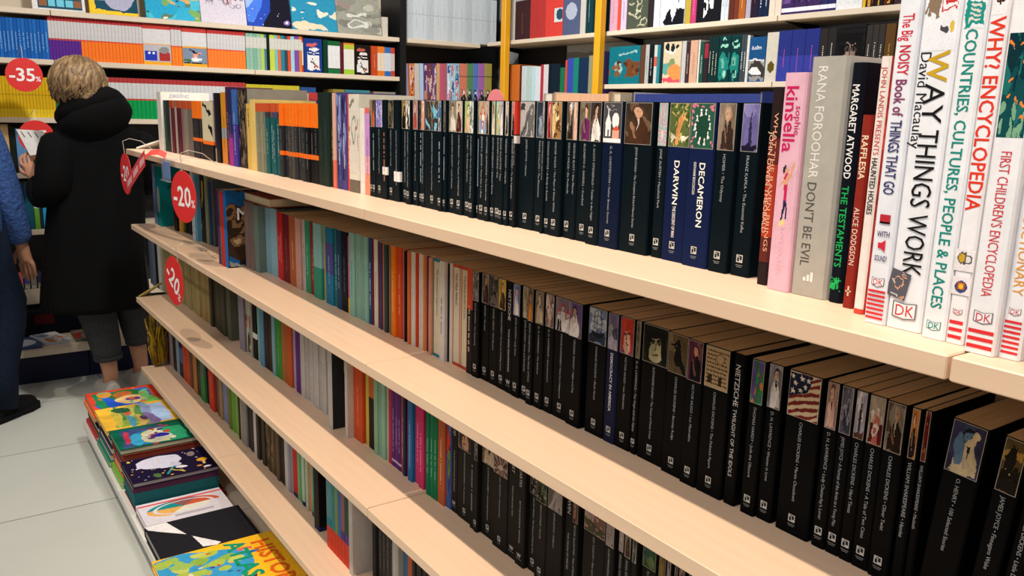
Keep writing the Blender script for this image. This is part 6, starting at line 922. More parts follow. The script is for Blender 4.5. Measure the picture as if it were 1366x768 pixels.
 {'a':2.3775,'b':2.402,'v':4.876,'h':0.178,'c':'#d8c8b4','d':'orange and white comic spine','g':'CO','bd':[(0, 0.18,'#d8752a'), (0.78, 1,'#d8752a')]},
 {'a':2.402,'b':2.4265,'v':4.876,'h':0.178,'c':'#d8c8b4','d':'orange and white comic spine','g':'CO','bd':[(0, 0.18,'#d8752a'), (0.78, 1,'#d8752a')]},
 {'a':2.4265,'b':2.4486,'v':4.876,'h':0.176,'c':'#c8ccd4','d':'blue and white comic spine','g':'CB','bd':[(0, 0.18,'#2a6ab0'), (0.8, 1,'#3a6aa8')]},
 {'a':2.4486,'b':2.4707,'v':4.876,'h':0.176,'c':'#c8ccd4','d':'blue and white comic spine','g':'CB','bd':[(0, 0.18,'#2a6ab0'), (0.8, 1,'#3a6aa8')]},
 {'a':2.4707,'b':2.4969,'v':4.876,'h':0.175,'c':'#c8b8b0','d':'red and white comic at the end of the comics','bd':[(0, 0.2,'#c0402a'), (0.8, 1,'#c0402a')]},
]
ROWS['farC']=[
 {'a':0.321,'b':0.3353,'v':4.876,'h':0.198,'c':'#d0a81c','d':'thin yellow booklet below the red disc','g':'FY','bd':[(0.0, 0.2,'#e0c02c'), (0.55, 0.57,'#a8861c')]},
 {'a':0.3353,'b':0.3496,'v':4.876,'h':0.198,'c':'#d0a81c','d':'thin yellow booklet below the red disc','g':'FY','bd':[(0.0, 0.2,'#e0c02c'), (0.55, 0.57,'#a8861c')]},
 {'a':0.3496,'b':0.3639,'v':4.876,'h':0.198,'c':'#d0a81c','d':'thin yellow booklet below the red disc','g':'FY','bd':[(0.0, 0.2,'#e0c02c'), (0.55, 0.57,'#a8861c')]},
 {'a':0.3639,'b':0.3782,'v':4.876,'h':0.198,'c':'#d0a81c','d':'thin yellow booklet below the red disc','g':'FY','bd':[(0.0, 0.2,'#e0c02c'), (0.55, 0.57,'#a8861c')]},
 {'a':0.3782,'b':0.3925,'v':4.876,'h':0.198,'c':'#d0a81c','d':'thin yellow booklet below the red disc','g':'FY','bd':[(0.0, 0.2,'#e0c02c'), (0.55, 0.57,'#a8861c')]},
 {'a':0.3925,'b':0.4068,'v':4.876,'h':0.198,'c':'#d0a81c','d':'thin yellow booklet below the red disc','g':'FY','bd':[(0.0, 0.2,'#e0c02c'), (0.55, 0.57,'#a8861c')]},
 {'a':0.4068,'b':0.4211,'v':4.876,'h':0.198,'c':'#d0a81c','d':'thin yellow booklet below the red disc','g':'FY','bd':[(0.0, 0.2,'#e0c02c'), (0.55, 0.57,'#a8861c')]},
 {'a':0.4211,'b':0.4354,'v':4.876,'h':0.198,'c':'#d0a81c','d':'thin yellow booklet below the red disc','g':'FY','bd':[(0.0, 0.2,'#e0c02c'), (0.55, 0.57,'#a8861c')]},
 {'a':0.4354,'b':0.4497,'v':4.876,'h':0.198,'c':'#d0a81c','d':'thin yellow booklet below the red disc','g':'FY','bd':[(0.0, 0.2,'#e0c02c'), (0.55, 0.57,'#a8861c')]},
 {'a':0.4497,'b':0.464,'v':4.876,'h':0.198,'c':'#d0a81c','d':'thin yellow booklet below the red disc','g':'FY','bd':[(0.0, 0.2,'#e0c02c'), (0.55, 0.57,'#a8861c')]},
 {'a':0.464,'b':0.4783,'v':4.876,'h':0.198,'c':'#d0a81c','d':'thin yellow booklet below the red disc','g':'FY','bd':[(0.0, 0.2,'#e0c02c'), (0.55, 0.57,'#a8861c')]},
 {'a':0.4783,'b':0.4926,'v':4.876,'h':0.198,'c':'#d0a81c','d':'thin yellow booklet below the red disc','g':'FY','bd':[(0.0, 0.2,'#e0c02c'), (0.55, 0.57,'#a8861c')]},
 {'a':0.4926,'b':0.5069,'v':4.876,'h':0.198,'c':'#d0a81c','d':'thin yellow booklet below the red disc','g':'FY','bd':[(0.0, 0.2,'#e0c02c'), (0.55, 0.57,'#a8861c')]},
 {'a':0.5069,'b':0.5212,'v':4.876,'h':0.198,'c':'#d0a81c','d':'thin yellow booklet below the red disc','g':'FY','bd':[(0.0, 0.2,'#e0c02c'), (0.55, 0.57,'#a8861c')]},
 {'a':0.5212,'b':0.5355,'v':4.876,'h':0.198,'c':'#d0a81c','d':'thin yellow booklet below the red disc','g':'FY','bd':[(0.0, 0.2,'#e0c02c'), (0.55, 0.57,'#a8861c')]},
 {'a':0.5355,'b':0.5498,'v':4.876,'h':0.198,'c':'#d0a81c','d':'thin yellow booklet below the red disc','g':'FY','bd':[(0.0, 0.2,'#e0c02c'), (0.55, 0.57,'#a8861c')]},
 {'a':0.5498,'b':0.5641,'v':4.876,'h':0.198,'c':'#d0a81c','d':'thin yellow booklet below the red disc','g':'FY','bd':[(0.0, 0.2,'#e0c02c'), (0.55, 0.57,'#a8861c')]},
 {'a':0.5641,'b':0.5784,'v':4.876,'h':0.198,'c':'#d0a81c','d':'thin yellow booklet below the red disc','g':'FY','bd':[(0.0, 0.2,'#e0c02c'), (0.55, 0.57,'#a8861c')]},
 {'a':0.5769,'b':0.5904,'v':4.876,'h':0.19,'c':'#1c6a48','d':'dark green booklet left of the standing reader'},
 {'a':0.5904,'b':0.6112,'v':4.876,'h':0.2115,'c':'#12924c','d':'thin green booklet with red and white top','g':'FG','bd':[(0.5, 1,'#c8c8c8'), (0.88, 1,'#a83a3a'), (0.46, 0.5,'#b84a3c')]},
 {'a':0.6112,'b':0.632,'v':4.876,'h':0.2115,'c':'#12924c','d':'thin green booklet with red and white top','g':'FG','bd':[(0.5, 1,'#c8c8c8'), (0.88, 1,'#a83a3a'), (0.46, 0.5,'#b84a3c')]},
 {'a':0.632,'b':0.6528,'v':4.876,'h':0.2115,'c':'#12924c','d':'thin green booklet with red and white top','g':'FG','bd':[(0.5, 1,'#c8c8c8'), (0.88, 1,'#a83a3a'), (0.46, 0.5,'#b84a3c')]},
 {'a':0.6528,'b':0.6736,'v':4.876,'h':0.2115,'c':'#12924c','d':'thin green booklet with red and white top','g':'FG','bd':[(0.5, 1,'#c8c8c8'), (0.88, 1,'#a83a3a'), (0.46, 0.5,'#b84a3c')]},
 {'a':0.6736,'b':0.6944,'v':4.876,'h':0.2115,'c':'#12924c','d':'thin green booklet with red and white top','g':'FG','bd':[(0.5, 1,'#c8c8c8'), (0.88, 1,'#a83a3a'), (0.46, 0.5,'#b84a3c')]},
 {'a':0.6944,'b':0.7153,'v':4.876,'h':0.2115,'c':'#12924c','d':'thin green booklet with red and white top','g':'FG','bd':[(0.5, 1,'#c8c8c8'), (0.88, 1,'#a83a3a'), (0.46, 0.5,'#b84a3c')]},
 {'a':0.7153,'b':0.7361,'v':4.876,'h':0.2115,'c':'#12924c','d':'thin green booklet with red and white top','g':'FG','bd':[(0.5, 1,'#c8c8c8'), (0.88, 1,'#a83a3a'), (0.46, 0.5,'#b84a3c')]},
 {'a':0.7361,'b':0.7569,'v':4.876,'h':0.2115,'c':'#12924c','d':'thin green booklet with red and white top','g':'FG','bd':[(0.5, 1,'#c8c8c8'), (0.88, 1,'#a83a3a'), (0.46, 0.5,'#b84a3c')]},
 {'a':0.7569,'b':0.7777,'v':4.876,'h':0.2115,'c':'#12924c','d':'thin green booklet with red and white top','g':'FG','bd':[(0.5, 1,'#c8c8c8'), (0.88, 1,'#a83a3a'), (0.46, 0.5,'#b84a3c')]},
 {'a':0.7777,'b':0.7985,'v':4.876,'h':0.2115,'c':'#12924c','d':'thin green booklet with red and white top','g':'FG','bd':[(0.5, 1,'#c8c8c8'), (0.88, 1,'#a83a3a'), (0.46, 0.5,'#b84a3c')]},
 {'a':0.7985,'b':0.8193,'v':4.876,'h':0.2115,'c':'#12924c','d':'thin green booklet with red and white top','g':'FG','bd':[(0.5, 1,'#c8c8c8'), (0.88, 1,'#a83a3a'), (0.46, 0.5,'#b84a3c')]},
 {'a':0.8193,'b':0.8401,'v':4.876,'h':0.2115,'c':'#12924c','d':'thin green booklet with red and white top','g':'FG','bd':[(0.5, 1,'#c8c8c8'), (0.88, 1,'#a83a3a'), (0.46, 0.5,'#b84a3c')]},
 {'a':0.8401,'b':0.8609,'v':4.876,'h':0.2115,'c':'#12924c','d':'thin green booklet with red and white top','g':'FG','bd':[(0.5, 1,'#c8c8c8'), (0.88, 1,'#a83a3a'), (0.46, 0.5,'#b84a3c')]},
 {'a':0.8609,'b':0.8817,'v':4.876,'h':0.2115,'c':'#12924c','d':'thin green booklet with red and white top','g':'FG','bd':[(0.5, 1,'#c8c8c8'), (0.88, 1,'#a83a3a'), (0.46, 0.5,'#b84a3c')]},
 {'a':0.8817,'b':0.9025,'v':4.876,'h':0.2115,'c':'#12924c','d':'thin green booklet with red and white top','g':'FG','bd':[(0.5, 1,'#c8c8c8'), (0.88, 1,'#a83a3a'), (0.46, 0.5,'#b84a3c')]},
 {'a':0.9025,'b':0.9233,'v':4.876,'h':0.2115,'c':'#12924c','d':'thin green booklet with red and white top','g':'FG','bd':[(0.5, 1,'#c8c8c8'), (0.88, 1,'#a83a3a'), (0.46, 0.5,'#b84a3c')]},
 {'a':0.9233,'b':0.9441,'v':4.876,'h':0.2115,'c':'#12924c','d':'thin green booklet with red and white top','g':'FG','bd':[(0.5, 1,'#c8c8c8'), (0.88, 1,'#a83a3a'), (0.46, 0.5,'#b84a3c')]},
 {'a':0.9441,'b':0.9649,'v':4.876,'h':0.2115,'c':'#12924c','d':'thin green booklet with red and white top','g':'FG','bd':[(0.5, 1,'#c8c8c8'), (0.88, 1,'#a83a3a'), (0.46, 0.5,'#b84a3c')]},
 {'a':0.9649,'b':0.9857,'v':4.876,'h':0.2115,'c':'#12924c','d':'thin green booklet with red and white top','g':'FG','bd':[(0.5, 1,'#c8c8c8'), (0.88, 1,'#a83a3a'), (0.46, 0.5,'#b84a3c')]},
 {'a':0.9857,'b':1.0065,'v':4.876,'h':0.2115,'c':'#12924c','d':'thin green booklet with red and white top','g':'FG','bd':[(0.5, 1,'#c8c8c8'), (0.88, 1,'#a83a3a'), (0.46, 0.5,'#b84a3c')]},
 {'a':1.0065,'b':1.0273,'v':4.876,'h':0.2115,'c':'#12924c','d':'thin green booklet with red and white top','g':'FG','bd':[(0.5, 1,'#c8c8c8'), (0.88, 1,'#a83a3a'), (0.46, 0.5,'#b84a3c')]},
 {'a':1.0273,'b':1.0481,'v':4.876,'h':0.2115,'c':'#12924c','d':'thin green booklet with red and white top','g':'FG','bd':[(0.5, 1,'#c8c8c8'), (0.88, 1,'#a83a3a'), (0.46, 0.5,'#b84a3c')]},
 {'a':1.0481,'b':1.0689,'v':4.876,'h':0.2115,'c':'#12924c','d':'thin green booklet with red and white top','g':'FG','bd':[(0.5, 1,'#c8c8c8'), (0.88, 1,'#a83a3a'), (0.46, 0.5,'#b84a3c')]},
 {'a':1.0689,'b':1.0897,'v':4.876,'h':0.2115,'c':'#12924c','d':'thin green booklet with red and white top','g':'FG','bd':[(0.5, 1,'#c8c8c8'), (0.88, 1,'#a83a3a'), (0.46, 0.5,'#b84a3c')]},
 {'a':1.0897,'b':1.1105,'v':4.876,'h':0.2115,'c':'#12924c','d':'thin green booklet with red and white top','g':'FG','bd':[(0.5, 1,'#c8c8c8'), (0.88, 1,'#a83a3a'), (0.46, 0.5,'#b84a3c')]},
 {'a':1.1105,'b':1.1313,'v':4.876,'h':0.2115,'c':'#12924c','d':'thin green booklet with red and white top','g':'FG','bd':[(0.5, 1,'#c8c8c8'), (0.88, 1,'#a83a3a'), (0.46, 0.5,'#b84a3c')]},
 {'a':1.1313,'b':1.1521,'v':4.876,'h':0.2115,'c':'#12924c','d':'thin green booklet with red and white top','g':'FG','bd':[(0.5, 1,'#c8c8c8'), (0.88, 1,'#a83a3a'), (0.46, 0.5,'#b84a3c')]},
 {'a':1.1521,'b':1.1729,'v':4.876,'h':0.2115,'c':'#12924c','d':'thin green booklet with red and white top','g':'FG','bd':[(0.5, 1,'#c8c8c8'), (0.88, 1,'#a83a3a'), (0.46, 0.5,'#b84a3c')]},
 {'a':1.1729,'b':1.1937,'v':4.876,'h':0.2115,'c':'#12924c','d':'thin green booklet with red and white top','g':'FG','bd':[(0.5, 1,'#c8c8c8'), (0.88, 1,'#a83a3a'), (0.46, 0.5,'#b84a3c')]},
 {'a':1.1937,'b':1.2145,'v':4.876,'h':0.2115,'c':'#12924c','d':'thin green booklet with red and white top','g':'FG','bd':[(0.5, 1,'#c8c8c8'), (0.88, 1,'#a83a3a'), (0.46, 0.5,'#b84a3c')]},
 {'a':1.2145,'b':1.2353,'v':4.876,'h':0.2115,'c':'#12924c','d':'thin green booklet with red and white top','g':'FG','bd':[(0.5, 1,'#c8c8c8'), (0.88, 1,'#a83a3a'), (0.46, 0.5,'#b84a3c')]},
 {'a':1.2353,'b':1.2561,'v':4.876,'h':0.2115,'c':'#12924c','d':'thin green booklet with red and white top','g':'FG','bd':[(0.5, 1,'#c8c8c8'), (0.88, 1,'#a83a3a'), (0.46, 0.5,'#b84a3c')]},
 {'a':1.2561,'b':1.2769,'v':4.876,'h':0.2115,'c':'#12924c','d':'thin green booklet with red and white top','g':'FG','bd':[(0.5, 1,'#c8c8c8'), (0.88, 1,'#a83a3a'), (0.46, 0.5,'#b84a3c')]},
 {'a':1.2769,'b':1.2977,'v':4.876,'h':0.2115,'c':'#12924c','d':'thin green booklet with red and white top','g':'FG','bd':[(0.5, 1,'#c8c8c8'), (0.88, 1,'#a83a3a'), (0.46, 0.5,'#b84a3c')]},
 {'a':1.2977,'b':1.3185,'v':4.876,'h':0.2115,'c':'#12924c','d':'thin green booklet with red and white top','g':'FG','bd':[(0.5, 1,'#c8c8c8'), (0.88, 1,'#a83a3a'), (0.46, 0.5,'#b84a3c')]},
 {'a':1.3185,'b':1.3393,'v':4.876,'h':0.2115,'c':'#12924c','d':'thin green booklet with red and white top','g':'FG','bd':[(0.5, 1,'#c8c8c8'), (0.88, 1,'#a83a3a'), (0.46, 0.5,'#b84a3c')]},
 {'a':1.3393,'b':1.3601,'v':4.876,'h':0.2115,'c':'#12924c','d':'thin green booklet with red and white top','g':'FG','bd':[(0.5, 1,'#c8c8c8'), (0.88, 1,'#a83a3a'), (0.46, 0.5,'#b84a3c')]},
 {'a':1.3601,'b':1.3809,'v':4.876,'h':0.2115,'c':'#12924c','d':'thin green booklet with red and white top','g':'FG','bd':[(0.5, 1,'#c8c8c8'), (0.88, 1,'#a83a3a'), (0.46, 0.5,'#b84a3c')]},
 {'a':1.3809,'b':1.4017,'v':4.876,'h':0.2115,'c':'#12924c','d':'thin green booklet with red and white top','g':'FG','bd':[(0.5, 1,'#c8c8c8'), (0.88, 1,'#a83a3a'), (0.46, 0.5,'#b84a3c')]},
 {'a':1.4017,'b':1.4225,'v':4.876,'h':0.2115,'c':'#12924c','d':'thin green booklet with red and white top','g':'FG','bd':[(0.5, 1,'#c8c8c8'), (0.88, 1,'#a83a3a'), (0.46, 0.5,'#b84a3c')]},
 {'a':1.4225,'b':1.4433,'v':4.876,'h':0.2115,'c':'#12924c','d':'thin green booklet with red and white top','g':'FG','bd':[(0.5, 1,'#c8c8c8'), (0.88, 1,'#a83a3a'), (0.46, 0.5,'#b84a3c')]},
 {'a':1.4433,'b':1.4641,'v':4.876,'h':0.2115,'c':'#12924c','d':'thin green booklet with red and white top','g':'FG','bd':[(0.5, 1,'#c8c8c8'), (0.88, 1,'#a83a3a'), (0.46, 0.5,'#b84a3c')]},
 {'a':1.4641,'b':1.485,'v':4.876,'h':0.2115,'c':'#12924c','d':'thin green booklet with red and white top','g':'FG','bd':[(0.5, 1,'#c8c8c8'), (0.88, 1,'#a83a3a'), (0.46, 0.5,'#b84a3c')]},
 {'a':1.485,'b':1.5058,'v':4.876,'h':0.2115,'c':'#12924c','d':'thin green booklet with red and white top','g':'FG','bd':[(0.5, 1,'#c8c8c8'), (0.88, 1,'#a83a3a'), (0.46, 0.5,'#b84a3c')]},
 {'a':1.5058,'b':1.5266,'v':4.876,'h':0.2115,'c':'#12924c','d':'thin green booklet with red and white top','g':'FG','bd':[(0.5, 1,'#c8c8c8'), (0.88, 1,'#a83a3a'), (0.46, 0.5,'#b84a3c')]},
 {'a':1.5266,'b':1.5474,'v':4.876,'h':0.2115,'c':'#12924c','d':'thin green booklet with red and white top','g':'FG','bd':[(0.5, 1,'#c8c8c8'), (0.88, 1,'#a83a3a'), (0.46, 0.5,'#b84a3c')]},
 {'a':1.5517,'b':1.6307,'v':4.876,'h':0.205,'c':'#b8aa30','d':'olive yellow book behind the front rack','g':'FYO'},
 {'a':1.6307,'b':1.7098,'v':4.876,'h':0.205,'c':'#b8aa30','d':'olive yellow book behind the front rack','g':'FYO'},
 {'a':1.7098,'b':1.7889,'v':4.876,'h':0.205,'c':'#b8aa30','d':'olive yellow book behind the front rack','g':'FYO'},
 {'a':1.7889,'b':1.868,'v':4.876,'h':0.205,'c':'#b8aa30','d':'olive yellow book behind the front rack','g':'FYO'},
 {'a':1.8726,'b':1.9708,'v':4.876,'h':0.2,'c':'#2a4a80','d':'blue book behind the front rack'},
 {'a':2.0804,'b':2.1537,'v':4.876,'h':0.195,'c':'#8a7a34','d':'brown yellow book behind the front rack'},
 {'a':2.1586,'b':2.2415,'v':4.876,'h':0.195,'c':'#3a7a86','d':'teal book behind the front rack','g':'FT'},
 {'a':2.2415,'b':2.3243,'v':4.876,'h':0.195,'c':'#3a7a86','d':'teal book behind the front rack','g':'FT'},
 {'a':2.3294,'b':2.3448,'v':4.876,'h':0.19,'c':'#6a2a24','d':'thin dark red book behind the front rack'},
 {'a':2.3499,'b':2.4004,'v':4.876,'h':0.19,'c':'#8a8476','d':'grey patterned book behind the front rack','g':'FGR'},
 {'a':2.4004,'b':2.4509,'v':4.876,'h':0.19,'c':'#8a8476','d':'grey patterned book behind the front rack','g':'FGR'},
 {'a':2.4509,'b':2.5014,'v':4.876,'h':0.19,'c':'#8a8476','d':'grey patterned book behind the front rack','g':'FGR'},
]
ROWS['farA2']=[
 {'a':2.5819,'b':2.627,'v':4.876,'h':0.29,'c':'#b8c0c6','d':'white spined album in the corner','g':'FW','bd':[(0.52, 0.53,'#98a0a8')],'q':'#9aa2aa'},
 {'a':2.627,'b':2.6725,'v':4.876,'h':0.29,'c':'#c4ccd2','d':'white spined album in the corner','g':'FW','bd':[(0.52, 0.53,'#98a0a8')],'q':'#9aa2aa'},
 {'a':2.6725,'b':2.724,'v':4.876,'h':0.29,'c':'#c4ccd2','d':'white spined album in the corner','g':'FW','bd':[(0.52, 0.53,'#98a0a8')],'q':'#9aa2aa'},
 {'a':2.724,'b':2.7787,'v':4.876,'h':0.29,'c':'#b8c0c6','d':'white spined album in the corner','g':'FW','bd':[(0.52, 0.53,'#98a0a8')],'q':'#9aa2aa'},
 {'a':2.7787,'b':2.834,'v':4.876,'h':0.29,'c':'#c4ccd2','d':'white spined album in the corner','g':'FW','bd':[(0.52, 0.53,'#98a0a8')],'q':'#9aa2aa'},
 {'a':2.834,'b':2.8787,'v':4.876,'h':0.29,'c':'#c4ccd2','d':'white spined album in the corner','g':'FW','bd':[(0.52, 0.53,'#98a0a8')],'q':'#9aa2aa'},
 {'a':2.8787,'b':2.921,'v':4.876,'h':0.29,'c':'#b8c0c6','d':'white spined album in the corner','g':'FW','bd':[(0.52, 0.53,'#98a0a8')],'q':'#9aa2aa'},
 {'a':2.921,'b':2.9636,'v':4.876,'h':0.29,'c':'#c4ccd2','d':'white spined album in the corner','g':'FW','bd':[(0.52, 0.53,'#98a0a8')],'q':'#9aa2aa'},
 {'a':2.9636,'b':3.0124,'v':4.876,'h':0.29,'c':'#c4ccd2','d':'white spined album in the corner','g':'FW','bd':[(0.52, 0.53,'#98a0a8')],'q':'#9aa2aa'},
 {'a':3.0124,'b':3.0675,'v':4.876,'h':0.29,'c':'#b8c0c6','d':'white spined album in the corner','g':'FW','bd':[(0.52, 0.53,'#98a0a8')],'q':'#9aa2aa'},
 {'a':3.0675,'b':3.1261,'v':4.876,'h':0.29,'c':'#c4ccd2','d':'white spined album in the corner','g':'FW','bd':[(0.52, 0.53,'#98a0a8')],'q':'#9aa2aa'},
 {'a':3.1261,'b':3.1735,'v':4.876,'h':0.29,'c':'#c4ccd2','d':'white spined album in the corner','g':'FW','bd':[(0.52, 0.53,'#98a0a8')],'q':'#9aa2aa'},
 {'a':3.1735,'b':3.2154,'v':4.876,'h':0.29,'c':'#b8c0c6','d':'white spined album in the corner','g':'FW','bd':[(0.52, 0.53,'#98a0a8')],'q':'#9aa2aa'},
 {'a':3.2154,'b':3.2606,'v':4.876,'h':0.29,'c':'#c4ccd2','d':'white spined album in the corner','g':'FW','bd':[(0.52, 0.53,'#98a0a8')],'q':'#9aa2aa'},
]
ROWS['farB2']=[
 {'a':2.5684,'b':2.5978,'v':4.876,'h':0.2309,'c':'#b0a0b8','d':'lavender book in the corner row','ln':-0.03},
 {'a':2.6032,'b':2.6383,'v':4.876,'h':0.2327,'c':'#c8743c','d':'orange patterned book in the corner row','ln':-0.02,'ar':('abs', ['#c8743c','#e0a070','#8a2a1c','#c8b8c8'], 0.05, 0.95)},
 {'a':2.641,'b':2.6764,'v':4.876,'h':0.2346,'c':'#c0b8b0','d':'pale grey book in the corner row','ln':-0.02},
 {'a':2.6792,'b':2.7066,'v':4.876,'h':0.2366,'c':'#a8bcd8','d':'pale blue book in the corner row','ln':-0.02},
 {'a':2.7093,'b':2.7369,'v':4.876,'h':0.2381,'c':'#5a3a6a','d':'purple patterned book in the corner row','ln':-0.01,'ar':('abs', ['#5a3a6a','#e0a070','#8a2a1c','#c8b8c8'], 0.05, 0.95)},
 {'a':2.7369,'b':2.7674,'v':4.876,'h':0.2395,'c':'#6a4052','d':'plum patterned book in the corner row','ln':-0.01,'ar':('abs', ['#6a4052','#e0a070','#8a2a1c','#c8b8c8'], 0.05, 0.95)},
 {'a':2.7674,'b':2.7981,'v':4.876,'h':0.2411,'c':'#5e4478','d':'violet patterned book in the corner row','ln':0,'ar':('abs', ['#5e4478','#e0a070','#8a2a1c','#c8b8c8'], 0.05, 0.95)},
 {'a':2.801,'b':2.8234,'v':4.876,'h':0.2428,'c':'#c8a070','d':'tan book in the corner row','ln':0},
 {'a':2.8234,'b':2.8517,'v':4.876,'h':0.244,'c':'#b85a72','d':'rose book in the corner row','ln':0},
 {'a':2.8517,'b':2.8772,'v':4.876,'h':0.2455,'c':'#b05a6a','d':'rose and white book in the corner row','ln':0},
 {'a':2.8801,'b':2.9086,'v':4.876,'h':0.2469,'c':'#9cc0d4','d':'ice blue patterned book in the corner row','ln':0,'ar':('abs', ['#9cc0d4','#2a5a8a','#c86a7a','#d8e4ea'], 0.05, 0.95)},
 {'a':2.9086,'b':2.9402,'v':4.876,'h':0.2484,'c':'#98bcd0','d':'ice blue patterned book in the corner row','ln':0,'ar':('abs', ['#98bcd0','#2a5a8a','#c86a7a','#d8e4ea'], 0.05, 0.95)},
 {'a':2.9402,'b':2.975,'v':4.876,'h':0.25,'c':'#94b8cc','d':'ice blue patterned book in the corner row','ln':0,'ar':('abs', ['#94b8cc','#2a5a8a','#c86a7a','#d8e4ea'], 0.05, 0.95)},
 {'a':2.9779,'b':3.0334,'v':4.876,'h':0.252,'c':'#d07a62','d':'salmon book in the corner row','ln':0,'bd':[(0.66, 0.68,'#4a4040')],'ar':('fig', ['#d07a62','#20242c','#e0d8d0','#20242c'], 0.02, 0.35)},
 {'a':3.0334,'b':3.0806,'v':4.876,'h':0.2548,'c':'#5a8a5a','d':'green book in the corner row','ln':0,'bd':[(0.66, 0.68,'#4a4040')],'ar':('fig', ['#5a8a5a','#20242c','#e0d8d0','#20242c'], 0.02, 0.35)},
 {'a':3.0806,'b':3.1222,'v':4.876,'h':0.2573,'c':'#5a7ec0','d':'cornflower blue book in the corner row','ln':0,'bd':[(0.66, 0.68,'#4a4040')],'ar':('fig', ['#5a7ec0','#20242c','#e0d8d0','#20242c'], 0.02, 0.35)},
 {'a':3.1222,'b':3.1733,'v':4.876,'h':0.2594,'c':'#a86ab0','d':'mauve book in the corner row','ln':0,'bd':[(0.66, 0.68,'#4a4040')],'ar':('fig', ['#a86ab0','#20242c','#e0d8d0','#20242c'], 0.02, 0.35)},
 {'a':3.1733,'b':3.231,'v':4.876,'h':0.262,'c':'#a89a4a','d':'olive yellow book in the corner row','ln':0,'bd':[(0.66, 0.68,'#4a4040')],'ar':('fig', ['#a89a4a','#20242c','#e0d8d0','#20242c'], 0.02, 0.35)},
]
